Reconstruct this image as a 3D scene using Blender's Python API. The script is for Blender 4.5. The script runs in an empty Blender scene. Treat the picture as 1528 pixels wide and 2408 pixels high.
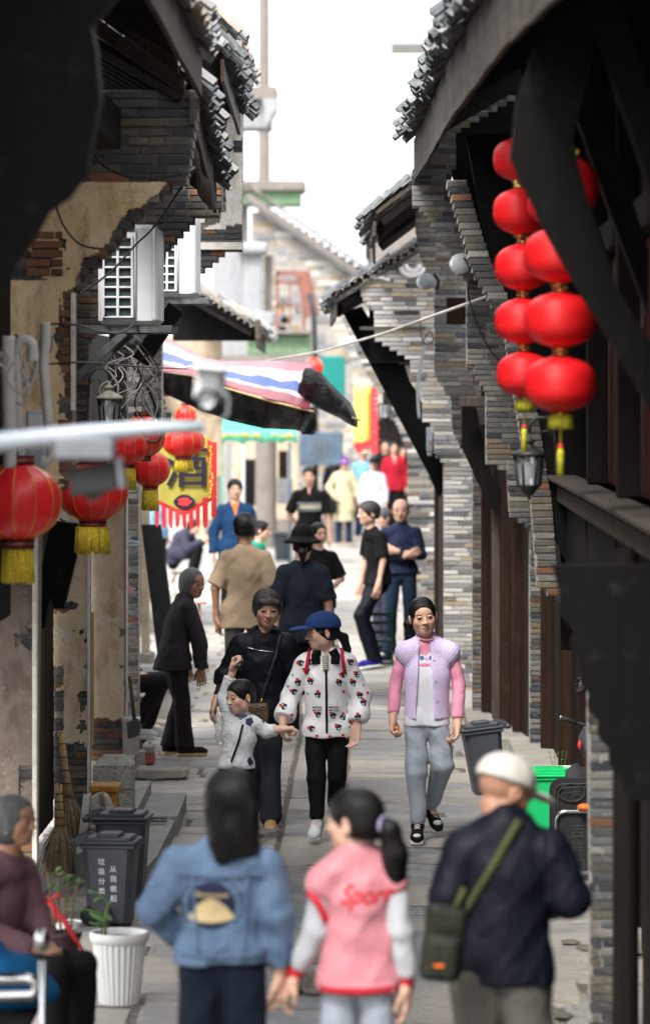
import bpy, math, random
import numpy as np
from mathutils import Vector, Matrix, Euler, noise
from mathutils.bvhtree import BVHTree
R = random.Random(7)
C = bpy.context.scene.collection
SC = bpy.context.scene

# ---------------------------------------------------------------- camera (portrait frame, long lens at 2.7 m)
CAMZ = 2.7
cd = bpy.data.cameras.new('street_camera')
cam = bpy.data.objects.new('street_camera', cd); C.objects.link(cam)
cam.location = (0, 0, CAMZ); cam.rotation_euler = (math.pi/2, 0, 0)
cd.sensor_fit = 'VERTICAL'; cd.sensor_height = 36; cd.sensor_width = 24; cd.lens = 135
cd.shift_x = -(900-764)/2408.0; cd.shift_y = -(1204-918)/2408.0
cd.clip_start = 0.3; cd.clip_end = 3000
cd.dof.use_dof = True; cd.dof.focus_distance = 23.2; cd.dof.aperture_fstop = 2.9
SC.camera = cam
# ---------------------------------------------------------------- daylight, bright overcast
SUN_EL, SUN_AZ = 50, 204      # degrees; azimuth measured from +Y clockwise
w = bpy.data.worlds.new('World'); SC.world = w; w.use_nodes = True
nt = w.node_tree; nt.nodes.clear()
sky = nt.nodes.new('ShaderNodeTexSky'); sky.sky_type = 'NISHITA'; sky.sun_disc = False
sky.sun_elevation = math.radians(SUN_EL); sky.sun_rotation = math.radians(SUN_AZ); sky.dust_density = 4; sky.air_density = 1.0
hs = nt.nodes.new('ShaderNodeHueSaturation'); hs.inputs['Saturation'].default_value = 0.13
bg = nt.nodes.new('ShaderNodeBackground'); bg.inputs['Strength'].default_value = 0.15
ow = nt.nodes.new('ShaderNodeOutputWorld')
mx = nt.nodes.new('ShaderNodeMix'); mx.data_type = 'RGBA'; mx.inputs[0].default_value = .62; mx.inputs[7].default_value = (5.6, 5.7, 5.9, 1)   # thin bright cloud over the clear-sky model
nt.links.new(sky.outputs[0], hs.inputs['Color']); nt.links.new(hs.outputs[0], mx.inputs[6]); nt.links.new(mx.outputs[2], bg.inputs[0]); nt.links.new(bg.outputs[0], ow.inputs[0])
sd = bpy.data.lights.new('sun', 'SUN'); sd.energy = 1.5; sd.angle = math.radians(14); sd.color = (1, .96, .9)
sun = bpy.data.objects.new('sun', sd); C.objects.link(sun)
_a, _e = math.radians(SUN_AZ), math.radians(SUN_EL)
sun.rotation_euler = Vector((math.sin(_a)*math.cos(_e), math.cos(_a)*math.cos(_e), math.sin(_e))).to_track_quat('Z', 'Y').to_euler()
SC.view_settings.view_transform = 'Standard'; SC.view_settings.look = 'None'
SC.view_settings.exposure = 1.78; SC.view_settings.gamma = 1.0
SC.view_settings.use_curve_mapping = False
SC.render.engine = 'CYCLES'; SC.cycles.max_bounces = 6; SC.cycles.use_denoising = True

F = 9030.0
def P(dx, dy, Y):             # a direction seen from the camera, taken at a distance of Y metres along the street
    return Vector(((dx-900)/F*Y, Y, CAMZ-(dy-918)/F*Y))
def GY(dy): return F*CAMZ/(dy-918)

# ---------------------------------------------------------------- materials
MATS = {}
class NB:
    """small node-graph builder"""
    def __init__(s, name):
        s.m = bpy.data.materials.new(name); s.m.use_nodes = True
        s.t = s.m.node_tree; s.b = s.t.nodes['Principled BSDF']; s.n = s.t.nodes; s.l = s.t.links
        MATS[name] = s.m
    def node(s, typ, **kw):
        x = s.n.new('ShaderNode'+typ)
        for k, v in kw.items(): setattr(x, k, v)
        return x
    def put(s, sock, v):
        if hasattr(v, 'is_linked') or hasattr(v, 'links'): s.l.new(v, sock)
        elif isinstance(v, (tuple, list)):
            sock.default_value = tuple(v)+((1,) if len(v) == 3 and len(sock.default_value) == 4 else ())
        else: sock.default_value = v
    def co(s, kind='Object'):
        return s.node('TexCoord').outputs[kind]
    def mapping(s, vec, scale=(1,1,1), rot=(0,0,0), loc=(0,0,0)):
        x = s.node('Mapping'); s.put(x.inputs[0], vec); x.inputs[1].default_value = loc; x.inputs[2].default_value = rot; x.inputs[3].default_value = scale
        return x.outputs[0]
    def noise(s, vec, scale=5, detail=4, rough=.55, dist=0, out=0):
        x = s.node('TexNoise'); s.put(x.inputs['Vector'], vec); x.inputs['Scale'].default_value = scale
        x.inputs['Detail'].default_value = detail; x.inputs['Roughness'].default_value = rough; x.inputs['Distortion'].default_value = dist
        return x.outputs[out]
    def vor(s, vec, scale=5, feature='F1', out='Distance', rand=1):
        x = s.node('TexVoronoi', feature=feature); s.put(x.inputs['Vector'], vec); x.inputs['Scale'].default_value = scale
        x.inputs['Randomness'].default_value = rand
        return x.outputs[out]
    def wave(s, vec, scale=5, dist=0, detail=1, dirn='X', typ='BANDS', prof='SIN'):
        x = s.node('TexWave', wave_type=typ, wave_profile=prof); s.put(x.inputs['Vector'], vec)
        if typ == 'BANDS': x.bands_direction = dirn
        x.inputs['Scale'].default_value = scale; x.inputs['Distortion'].default_value = dist; x.inputs['Detail'].default_value = detail
        return x.outputs['Fac']
    def math(s, op, a, b=0.0, c=0.0):
        x = s.node('Math', operation=op); s.put(x.inputs[0], a); s.put(x.inputs[1], b)
        if len(x.inputs) > 2: s.put(x.inputs[2], c)
        return x.outputs[0]
    def ramp(s, fac, stops, interp='LINEAR'):
        x = s.node('ValToRGB'); s.put(x.inputs[0], fac); r = x.color_ramp; r.interpolation = interp
        while len(r.elements) < len(stops): r.elements.new(.5)
        for e, (p, c) in zip(r.elements, stops):
            e.position = p; e.color = (c if isinstance(c, (tuple, list)) else (c, c, c))[:3]+(1,) if not (isinstance(c, (tuple, list)) and len(c) == 4) else c
        return x.outputs[0]
    def mix(s, f, a, b, mode='MIX'):
        x = s.node('Mix', data_type='RGBA', blend_type=mode); s.put(x.inputs[0], f); s.put(x.inputs[6], a); s.put(x.inputs[7], b)
        return x.outputs[2]
    def rnd(s):
        a = s.node('ObjectInfo').outputs['Random']; b = s.node('NewGeometry').outputs['Random Per Island']
        return s.math('FRACT', s.math('ADD', a, b))
    def bump(s, h, strength=.3, dist=.01):
        x = s.node('Bump'); s.put(x.inputs['Height'], h); x.inputs['Strength'].default_value = strength; x.inputs['Distance'].default_value = dist
        s.l.new(x.outputs[0], s.b.inputs['Normal'])
    def set(s, color=None, rough=None, metal=None, spec=None, **kw):
        if color is not None: s.put(s.b.inputs['Base Color'], color)
        if rough is not None: s.put(s.b.inputs['Roughness'], rough)
        if metal is not None: s.put(s.b.inputs['Metallic'], metal)
        if spec is not None: s.put(s.b.inputs['Specular IOR Level'], spec)
        for k, v in kw.items(): s.put(s.b.inputs[k.replace('_', ' ')], v)
        return s.m

def plain(name, col, rough=.6, metal=0, var=.12, scale=8, bump=0, bscale=60, spec=.4, **kw):
    if name in MATS: return MATS[name]
    b = NB(name); co = b.co()
    n = b.noise(co, scale, 5)
    c = b.mix(b.ramp(n, [(.3, 0.), (.7, 1.)]), tuple(x*(1-var) for x in col), tuple(min(1, x*(1+var)) for x in col))
    b.set(c, rough, metal, spec, **kw)
    if bump: b.bump(b.noise(co, bscale, 3), bump, .004)
    return b.m

def cloth(name, col, rough=.85, weave=260, fold=.35, var=.1, sheen=.0, spec=.2):
    if name in MATS: return MATS[name]
    b = NB(name); co = b.co()
    big = b.noise(co, 6, 4, .6, 1.0)
    c = b.mix(big, tuple(x*(1-var) for x in col), tuple(x*(1+var) for x in col))
    b.set(c, rough, 0, spec)
    f = b.noise(b.mapping(co, (1, 1, .55)), 13, 3, .5, 1.5)
    h = b.math('ADD', b.math('MULTIPLY', f, 1.0), b.math('MULTIPLY', b.noise(co, weave, 2), .05))
    b.bump(h, fold, .03)
    return b.m

def brickmat(name, stops, dirt=.5, light=.16):
    b = NB(name); r = b.rnd(); co = b.co()
    base = b.ramp(r, stops, 'CONSTANT')
    gco = b.node('NewGeometry').outputs['Position']
    n = b.noise(gco, 22, 6, .7, .5); n2 = b.noise(gco, 3.1, 4, .6)
    c = b.mix(b.ramp(n, [(.35, 0.), (.75, dirt)]), base, (.045, .045, .048))
    c = b.mix(b.ramp(b.noise(gco, 60, 4, .75), [(.55, 0.), (.8, light*4)]), c, (.62, .6, .56))
    c = b.mix(b.ramp(n2, [(.5, 0.), (.75, .35)]), c, (.30, .22, .14))
    b.set(c, .88, 0, .25); b.bump(b.noise(gco, 90, 6, .7), .5, .006)
    return b.m

GREYB = [(0, (0.032, 0.036, 0.043)), (.12, (0.122, 0.126, 0.133)), (.27, (0.202, 0.191, 0.173)), (.40, (0.144, 0.130, 0.101)), (.5, (0.061, 0.065, 0.076)), (.60, (0.245, 0.234, 0.212)), (.72, (0.180, 0.140, 0.090)), (.80, (0.137, 0.137, 0.140)), (.90, (0.259, 0.248, 0.227)), (.97, (0.101, 0.050, 0.032))]
DARKB = [(0, (.035, .037, .042)), (.2, (.06, .062, .065)), (.4, (.10, .095, .085)), (.55, (.05, .05, .055)), (.7, (.13, .115, .09)), (.85, (.08, .078, .075)), (.94, (.2, .09, .045))]
REDB = [(0, (0.195, 0.072, 0.033)), (.3, (0.234, 0.091, 0.046)), (.5, (0.143, 0.055, 0.029)), (.7, (0.260, 0.124, 0.072)), (.85, (0.091, 0.046, 0.033))]
PALEB = [(0, (.34, .325, .30)), (.2, (.46, .435, .39)), (.4, (.28, .28, .285)), (.55, (.54, .52, .48)), (.7, (.40, .33, .22)), (.8, (.15, .16, .18)), (.9, (.58, .56, .53))]
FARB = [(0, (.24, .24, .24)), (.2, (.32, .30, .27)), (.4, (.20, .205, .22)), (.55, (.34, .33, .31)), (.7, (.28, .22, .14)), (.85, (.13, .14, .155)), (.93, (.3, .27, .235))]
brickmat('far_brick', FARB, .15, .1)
brickmat('grey_brick', GREYB); brickmat('dark_brick', DARKB, .6, .05); brickmat('red_brick', REDB, .5, .08); brickmat('pale_brick', PALEB, .25, .2)
plain('mortar', (.36, .34, .31), .95, var=.25, scale=30, bump=.5); plain('dark_mortar', (.2, .17, .14), .95, var=.3, scale=25, bump=.5)

def woodmat(name, c1, c2, rough=.7, axis=2, gr=1.0):
    b = NB(name); co = b.co(); r = b.rnd()
    sc = [30, 30, 30]; sc[axis] = 1.6
    v = b.node('VectorMath', operation='ADD'); b.put(v.inputs[0], b.mapping(co, tuple(sc))); 
    cx = b.node('CombineXYZ'); b.put(cx.inputs[0], b.math('MULTIPLY', r, 37.)); b.put(cx.inputs[2], b.math('MULTIPLY', r, 11.)); b.put(v.inputs[1], cx.outputs[0])
    n = b.noise(v.outputs[0], 1.2, 6, .65, .6)
    c = b.mix(b.ramp(n, [(.3, 0.), (.72, 1.)]), c1, c2)
    c = b.mix(b.math('MULTIPLY', r, .35), c, tuple(x*.5 for x in c1))
    g = b.node('NewGeometry').outputs['Position']
    c = b.mix(b.ramp(b.noise(g, 9, 5, .7), [(.58, 0.), (.8, .35)]), c, tuple(x*1.6+.05 for x in c2))
    b.set(c, rough, 0, .12); b.bump(n, .35*gr, .008)
    return b.m
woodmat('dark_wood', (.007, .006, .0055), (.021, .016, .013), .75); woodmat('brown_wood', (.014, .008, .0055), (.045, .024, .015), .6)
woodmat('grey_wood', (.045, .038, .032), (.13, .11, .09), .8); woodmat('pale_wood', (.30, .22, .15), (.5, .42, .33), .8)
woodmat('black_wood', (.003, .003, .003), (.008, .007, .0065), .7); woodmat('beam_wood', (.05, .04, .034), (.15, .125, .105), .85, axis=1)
woodmat('orange_wood', (.42, .19, .03), (.58, .3, .07), .45); woodmat('tan_board', (.4, .24, .1), (.62, .42, .22), .6); woodmat('red_board', (.05, .012, .010), (.10, .028, .02), .55)

b = NB('tile_clay'); r = b.rnd(); g = b.node('NewGeometry').outputs['Position']
c = b.ramp(r, [(0, (.07, .078, .085)), (.25, (.14, .15, .158)), (.5, (.10, .108, .115)), (.7, (.22, .22, .215)), (.88, (.05, .055, .06))], 'CONSTANT')
c = b.mix(b.ramp(b.noise(g, 30, 6, .7), [(.45, 0.), (.8, .7)]), c, (.3, .3, .28))
c = b.mix(b.ramp(b.noise(g, 12, 6, .7), [(.55, 0.), (.7, .6)]), c, (.035, .038, .03)); b.set(c, .85, 0, .3); b.bump(b.noise(g, 70, 5), .4, .005)
b = NB('tile_pale'); r = b.rnd(); g = b.node('NewGeometry').outputs['Position']
c = b.ramp(r, [(0, (.24, .235, .23)), (.3, (.32, .26, .21)), (.5, (.28, .28, .28)), (.75, (.15, .15, .16)), (.9, (.36, .32, .28))], 'CONSTANT')
c = b.mix(b.ramp(b.noise(g, 30, 6, .7), [(.5, 0.), (.8, .5)]), c, (.2, .2, .2)); b.set(c, .85, 0, .3); b.bump(b.noise(g, 70, 5), .4, .005)

def plastermat(name, c1, c2, stain, white=.3):
    b = NB(name); g = b.node('NewGeometry').outputs['Position']
    gs = b.mapping(g, (1, 1, .35))
    n = b.noise(g, 5, 7, .68, .8); n2 = b.noise(gs, 9, 6, .7, .4); n3 = b.noise(g, 45, 5, .7)
    c = b.mix(b.ramp(n, [(.35, 0.), (.65, 1.)]), c1, c2)
    c = b.mix(b.ramp(n2, [(.48, 0.), (.72, .85)]), c, stain)
    c = b.mix(b.ramp(b.noise(g, 3.3, 7, .75, 1.2), [(.56, 0.), (.60, white), (1., white)]), c, (.55, .50, .45))
    c = b.mix(b.ramp(n3, [(.62, 0.), (.75, .5)]), c, (.6, .56, .5))
    b.set(c, .95, 0, .15); b.bump(b.math('ADD', n3, b.math('MULTIPLY', n, 2.)), .6, .012)
    return b.m
plastermat('plaster', (.48, .37, .25), (.60, .50, .38), (.28, .20, .125), .8)
plastermat('ochre_plaster', (.60, .43, .23), (.68, .54, .35), (.22, .14, .08), .15)
plastermat('brown_plaster', (.12, .095, .08), (.2, .165, .14), (.08, .06, .05), .1)
plastermat('white_plaster', (.6, .57, .52), (.7, .68, .64), (.36, .3, .22), .6)
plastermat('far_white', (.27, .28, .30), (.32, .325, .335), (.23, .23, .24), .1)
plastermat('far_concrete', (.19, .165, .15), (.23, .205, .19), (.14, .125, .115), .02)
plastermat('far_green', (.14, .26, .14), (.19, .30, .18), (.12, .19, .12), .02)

b = NB('paving'); r = b.rnd(); g = b.node('NewGeometry').outputs['Position']
c = b.ramp(r, [(0, (.30, .29, .275)), (.2, (.40, .37, .33)), (.4, (.29, .29, .29)), (.6, (.44, .395, .34)), (.8, (.34, .32, .29)), (.93, (.23, .245, .265))], 'CONSTANT')
n = b.noise(g, 4, 7, .72, .6); n2 = b.noise(g, 26, 6, .7, .3)
c = b.mix(b.ramp(n, [(.4, 0.), (.72, .6)]), c, (.50, .46, .40)); c = b.mix(b.ramp(n2, [(.52, 0.), (.75, .5)]), c, (.22, .215, .2))
c = b.mix(b.ramp(b.noise(g, 1.6, 5, .7), [(.55, 0.), (.75, .45)]), c, (.22, .22, .225))
b.set(c, b.ramp(b.noise(g, 7, 5, .7), [(.3, .7), (.7, .36)]), 0, .4)
b.bump(b.math('ADD', b.noise(b.mapping(g, (1, 2.2, 1)), 4, 6, .7, .8), b.math('MULTIPLY', n2, .4)), .9, .05)
plain('dirt_joint', (.13, .115, .09), .95, var=.35, scale=12, bump=.5)
plain('earth', (.2, .18, .15), .95, var=.3, scale=3, bump=.4)

def concrete(name, col, speck=0.):
    b = NB(name); g = b.co(); n = b.noise(g, 5, 7, .7, .4)
    c = b.mix(b.ramp(n, [(.35, 0.), (.7, 1.)]), tuple(x*.78 for x in col), tuple(x*1.12 for x in col))
    if speck:
        d = b.vor(g, 55, out='Color'); v = b.vor(g, 55); k = b.math('LESS_THAN', v, .3)
        bw = b.node('RGBToBW'); b.put(bw.inputs[0], d)
        c = b.mix(b.math('MULTIPLY', k, speck), c, b.ramp(bw.outputs[0], [(.3, (.1, .1, .1)), (.5, (.6, .58, .52)), (.7, (.16, .14, .12))], 'CONSTANT'))
    b.set(c, .9, 0, .2); b.bump(b.noise(g, 40, 5, .7), .4, .006); return b.m
concrete('concrete', (.36, .36, .34)); concrete('terrazzo', (.42, .41, .36), .8); concrete('stone_grey', (.33, .31, .27)); concrete('pale_stone', (.5, .48, .42))
b = NB('marble'); g = b.co(); v = b.wave(g, 3, 9, 4); b.set(b.mix(b.ramp(v, [(.1, 1.), (.3, 0.)]), b.mix(b.noise(g, 7, 6), (.38, .38, .34), (.56, .55, .5)), (.22, .17, .11)), .7); b.bump(b.noise(g, 12, 6), .7, .03)
plain('white_paint', (.78, .78, .77), .5, var=.05); plain('old_white', (.62, .58, .52), .7, var=.22, scale=14, bump=.3); plain('pipe_white', (.6, .58, .54), .45, var=.15)
plain('ac_white', (.82, .83, .84), .4, var=.05); plain('ac_dark', (.03, .05, .055), .5); plain('steel', (.5, .51, .52), .25, 1, .1); plain('iron', (.03, .033, .036), .5, .3)
plain('lamp_iron', (.035, .037, .035), .5, .4, .5, 30); plain('verdigris', (.24, .25, .2), .7, .1, .5, 25, .3); plain('grey_metal', (.2, .215, .23), .5, .2, .2); plain('bracket_metal', (.13, .14, .145), .6, .4, .4, 20)
plain('bin_grey', (.055, .062, .075), .42, var=.15, bump=.1); plain('bin_green', (.01, .52, .16), .35, var=.06); plain('rubber', (.015, .015, .016), .7); plain('black_cable', (.02, .02, .022), .5)
plain('white_cable', (.5, .47, .42), .6, var=.25); plain('silver_bar', (.45, .45, .46), .22, 1., .05); plain('print_white', (.72, .76, .8), .6, var=.05); plain('print_tan', (.58, .45, .24), .8); plain('print_navy', (.01, .018, .05), .8)
plain('print_red', (.62, .03, .04), .7); plain('print_yellow', (.75, .55, .05), .7); plain('print_black', (.015, .012, .03), .7); plain('print_blue', (.04, .13, .45), .6); plain('print_pink', (.75, .1, .3), .7)
plain('print_teal', (.0, .32, .2), .7); plain('gold', (.75, .45, .08), .35, .7, .1); plain('brass', (.7, .5, .15), .3, .9, .1); plain('tassel', (.85, .6, .05), .65, var=.3, scale=60); plain('tassel_green', (.5, .48, .03), .65, var=.25, scale=60)
plain('camera_white', (.72, .74, .74), .35, var=.03); plain('camera_black', (.01, .012, .015), .2); plain('speaker_grey', (.035, .038, .038), .6); plain('teal_board', (.0, .17, .15), .6, var=.1); plain('blue_board', (.07, .11, .155), .6, var=.3, scale=5)
plain('sign_grey', (.4, .45, .5), .45, var=.06); plain('canopy_green', (.08, .5, .32), .6, var=.1); plain('pole_green', (.12, .3, .24), .5); plain('bench_green', (.012, .045, .03), .5); plain('pink_plastic', (.75, .4, .36), .5)
plain('rust_red', (.22, .09, .07), .7, .1, .3); plain('straw', (.5, .34, .17), .85, var=.4, scale=50); plain('straw_dark', (.32, .23, .15), .9, var=.4, scale=50); plain('white_plastic', (.72, .72, .7), .4, var=.05); plain('orange_lens', (.85, .16, .01), .15, var=.1)
plain('leaf', (.10, .2, .05), .5, var=.3); plain('twig', (.2, .1, .05), .8, var=.3); plain('soil', (.10, .065, .04), .95, var=.4, scale=30, bump=.6); plain('purple_pot', (.045, .02, .022), .4); plain('red_plastic', (.4, .05, .05), .5, var=.2); plain('red_crate', (.32, .08, .07), .6, var=.3, scale=20)
plain('hanger_blue', (.35, .6, .65), .4); plain('orange_fruit', (.85, .25, .03), .4); plain('hair_tie', (.5, .42, .7), .7); plain('fox_grey', (.14, .12, .1), .9, var=.6, scale=20, bump=.6); plain('eyeglass', (.5, .42, .38), .25, .8)
b = NB('glass'); b.set((.55, .58, .6), .12, 0, .6, Transmission_Weight=.6); b = NB('clear_bag'); b.set((.8, .8, .8), .25, 0, .5, Transmission_Weight=.7, Alpha=.55)
b = NB('red_silk'); co = b.co(); b.set(b.mix(b.noise(co, 3, 3), (.90, .02, .026), (.95, .04, .045)), .34, 0, .45, Subsurface_Weight=.35, Subsurface_Scale=.25, Subsurface_Radius=(1., .2, .2)); b.bump(b.noise(co, 120, 2), .06, .002)
b = NB('red_pleat'); co = b.co(); b.set(b.mix(b.noise(co, 3, 3), (.66, .008, .012), (.74, .012, .015)), .45, 0, .3); b.bump(b.wave(co, 45, 0, 0, 'Z'), .35, .003)
# striped woven tarp: bands follow the sheet's own V coordinate
b = NB('striped_tarp'); uv = b.node('UVMap').outputs[0]; sx = b.node('SeparateXYZ'); b.put(sx.inputs[0], uv)
c = b.ramp(sx.outputs[1], [(0, (.42, .05, .09)), (.22, (.70, .70, .72)), (.30, (.015, .085, .46)), (.52, (.72, .72, .74)), (.78, (.62, .2, .26))], 'CONSTANT'); co = b.co()
b.set(c, .32, 0, .5); b.bump(b.noise(co, 9, 6, .75, 2.5), 1., .08)
b = NB('black_tarp'); co = b.co(); b.set((.012, .013, .016), .35, 0, .45); b.bump(b.noise(co, 9, 5, .65, 2), .8, .06)
b = NB('print_jacket'); co = b.co(); b.set((.80, .80, .81), .42, 0, .4); b.bump(b.noise(b.mapping(co, (1, 1, .5)), 10, 3, .5, .9), .45, .035)
b = NB('scribble_jacket'); co = b.co(); n = b.noise(co, 17, 3, .6, 2.5); ln = b.math('LESS_THAN', b.math('ABSOLUTE', b.math('SUBTRACT', b.math('FRACT', b.math('MULTIPLY', n, 9.)), .5)), .07)
c = b.mix(b.math('MULTIPLY', ln, .8), (.78, .82, .86), (.05, .06, .09)); c = b.mix(b.math('LESS_THAN', b.math('ADD', b.vor(co, 8), b.math('MULTIPLY', b.noise(co, 45, 3), .35)), .36), c, (.012, .016, .07)); b.set(c, .6); b.bump(b.noise(co, 14, 4, .6, 1.5), .6, .03)
b = NB('quilt_lilac'); co = b.co(); w1 = b.wave(b.mapping(co, (1, 1, .8), (0, math.radians(45), 0)), 19, 0, 0, 'X'); w2 = b.wave(b.mapping(co, (1, 1, .8), (0, math.radians(-45), 0)), 19, 0, 0, 'X')
h = b.math('MINIMUM', b.math('POWER', w1, .35), b.math('POWER', w2, .35)); b.set((.66, .555, .80), .7, 0, .2); b.bump(h, .35, .010)
b = NB('denim'); co = b.co(); n = b.noise(co, 9, 6, .7, 1); b.set(b.mix(b.ramp(n, [(.3, 0.), (.7, 1.)]), (.07, .125, .22), (.14, .215, .33)), .85); b.bump(b.math('ADD', b.noise(co, 11, 3, .55, 1.0), b.math('MULTIPLY', b.noise(co, 250, 2), .08)), .6, .035)
b = NB('heather'); co = b.co(); b.set(b.mix(b.ramp(b.noise(co, 260, 2), [(.45, 0.), (.6, 1.)]), (.27, .305, .36), (.38, .42, .48)), .9); b.bump(b.noise(b.mapping(co, (1, 1, .5)), 9, 2, .5, .8), .4, .04)
b = NB('fine_stripes'); co = b.co(); b.set(b.mix(b.math('GREATER_THAN', b.wave(co, 28, 1, 1, 'Z'), .62), (.6, .57, .5), (.03, .03, .03)), .85)
b = NB('skin'); at = b.node('Attribute', attribute_name='tint').outputs[0]; co = b.co(); n = b.noise(co, 30, 4)
b.set(b.mix(b.math('MULTIPLY', n, .14), at, (.6, .3, .25), 'MULTIPLY'), .5, 0, .35, Subsurface_Weight=.06); b.bump(b.noise(co, 120, 3), .12, .003)
def hairmat(name, c1, c2, rough=.42):
    b = NB(name); co = b.co(); n = b.noise(b.mapping(co, (80, 80, 5)), 1.5, 4, .6, .8); b.set(b.mix(b.ramp(n, [(.4, 0.), (.7, 1.)]), c1, c2), rough, 0, .3); b.bump(n, .6, .008); return b.m
hairmat('hair_black', (.003, .0025, .003), (.010, .009, .009)); hairmat('hair_grey', (.05, .05, .053), (.19, .19, .2), .55); hairmat('hair_salt', (.012, .011, .012), (.11, .105, .10), .5); hairmat('hair_white', (.22, .22, .23), (.4, .4, .4), .6)

# ---------------------------------------------------------------- meshes
BASE = {}      # object name -> world location of things (Empties) used to make parts relative
class MB:
    def __init__(s): s.v = []; s.f = []; s.sm = []; s.uv = None
    def add(s, vs, fs, smooth=False):
        o = len(s.v); s.v += [tuple(x) for x in vs]; s.f += [tuple(i+o for i in f) for f in fs]; s.sm += [smooth]*len(fs); return s
    def box(s, x0, x1, y0, y1, z0, z1, b=0.0, jit=0.0, M=None):
        if x0 > x1: x0, x1 = x1, x0
        if y0 > y1: y0, y1 = y1, y0
        if z0 > z1: z0, z1 = z1, z0
        if not isinstance(b, (tuple, list)) and b <= 0:
            vs = [(x, y, z) for x in (x0, x1) for y in (y0, y1) for z in (z0, z1)]
            fs = [(0, 1, 3, 2), (4, 6, 7, 5), (0, 4, 5, 1), (2, 3, 7, 6), (0, 2, 6, 4), (1, 5, 7, 3)]
        else:
            bb = b if isinstance(b, (tuple, list)) else (b, b, b)
            lo, hi = (x0, y0, z0), (x1, y1, z1); vs = []; idx = {}
            for sx in (0, 1):
                for sy in (0, 1):
                    for sz in (0, 1):
                        sg = (sx, sy, sz)
                        for ax in range(3):
                            p = []
                            for k in range(3):
                                e = hi[k] if sg[k] else lo[k]
                                if k != ax: e += -bb[k] if sg[k] else bb[k]
                                p.append(e)
                            idx[(sg, ax)] = len(vs); vs.append(tuple(p))
            fs = []
            for ax in range(3):
                o1, o2 = (ax+1) % 3, (ax+2) % 3
                for sd_ in (0, 1):
                    q = []
                    for a, c_ in ((0, 0), (1, 0), (1, 1), (0, 1)):
                        sg = [0, 0, 0]; sg[ax] = sd_; sg[o1] = a; sg[o2] = c_; q.append(idx[(tuple(sg), ax)])
                    fs.append(tuple(q if sd_ else q[::-1]))
            for ax in range(3):          # edge chamfers run along ax
                o1, o2 = (ax+1) % 3, (ax+2) % 3
                for a in (0, 1):
                    for c_ in (0, 1):
                        s0 = [0, 0, 0]; s0[o1] = a; s0[o2] = c_; s1 = list(s0); s1[ax] = 1
                        q = [idx[(tuple(s0), o1)], idx[(tuple(s1), o1)], idx[(tuple(s1), o2)], idx[(tuple(s0), o2)]]
                        fs.append(tuple(q if a ^ c_ else q[::-1]))
            for sx in (0, 1):
                for sy in (0, 1):
                    for sz in (0, 1):
                        q = [idx[((sx, sy, sz), k)] for k in range(3)]
                        fs.append(tuple(q if not ((sx+sy+sz) % 2 == 0) else q[::-1]))
        if jit: vs = [tuple(c+R.uniform(-jit, jit) for c in v) for v in vs]
        if M is not None: vs = [tuple(M @ Vector(v)) for v in vs]
        return s.add(vs, fs)
    def beam(s, a, c, w, h, b=0.0, up=(0, 0, 1), jit=0):      # rectangular bar from a to c
        a, c = Vector(a), Vector(c); d = c-a; L = d.length; d.normalize(); u = Vector(up)
        if abs(d.dot(u)) > .98: u = Vector((0, 1, 0))
        x = d.cross(u).normalized(); z = x.cross(d)
        M = Matrix(((x.x, d.x, z.x, a.x), (x.y, d.y, z.y, a.y), (x.z, d.z, z.z, a.z), (0, 0, 0, 1)))
        return s.box(-w/2, w/2, 0, L, -h/2, h/2, b, jit, M)
    def tube(s, pts, r, n=8, cap=True, closed=False):
        pts = [Vector(p) for p in pts]; m = len(pts); rs = r if isinstance(r, (list, tuple)) else [r]*m; vs = []; fs = []
        prev = None
        for i, p in enumerate(pts):
            t = (pts[min(i+1, m-1)]-pts[max(i-1, 0)]) if not closed else (pts[(i+1) % m]-pts[i-1])
            t = t.normalized() if t.length > 1e-9 else Vector((0, 0, 1))
            if prev is None:
                u = Vector((0, 0, 1)) if abs(t.z) < .9 else Vector((1, 0, 0)); x = t.cross(u).normalized()
            else:
                x = (prev-t*prev.dot(t)); x = x.normalized() if x.length > 1e-6 else t.orthogonal().normalized()
            prev = x; y = t.cross(x)
            for k in range(n):
                a = 2*math.pi*k/n; vs.append(p+(x*math.cos(a)+y*math.sin(a))*rs[i])
        for i in range(m if closed else m-1):
            j = (i+1) % m
            for k in range(n): fs.append((i*n+k, i*n+(k+1) % n, j*n+(k+1) % n, j*n+k))
        if cap and not closed: fs += [tuple(range(n))[::-1], tuple((m-1)*n+k for k in range(n))]
        return s.add(vs, fs, True)
    def lathe(s, prof, c=(0, 0, 0), n=24, flute=None, M=None, sx=1, sy=1):
        vs = []; fs = []; m = len(prof)
        for (r, z) in prof:
            for k in range(n):
                a = 2*math.pi*k/n; rr = r*(flute(a, z) if flute else 1)
                v = Vector((c[0]+rr*math.cos(a)*sx, c[1]+rr*math.sin(a)*sy, c[2]+z)); vs.append(M @ v if M is not None else v)
        for i in range(m-1):
            for k in range(n): fs.append((i*n+k, i*n+(k+1) % n, (i+1)*n+(k+1) % n, (i+1)*n+k))
        return s.add(vs, fs, True)
    def ball(s, c, r, n=12, sc=(1, 1, 1)):
        m = max(5, n//2+1); prof = [(max(1e-4, math.sin(math.pi*i/(m-1)))*1, -math.cos(math.pi*i/(m-1))) for i in range(m)]
        return s.lathe([(a*r, z*r*sc[2]) for a, z in prof], c, n, sx=sc[0], sy=sc[1])
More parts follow.
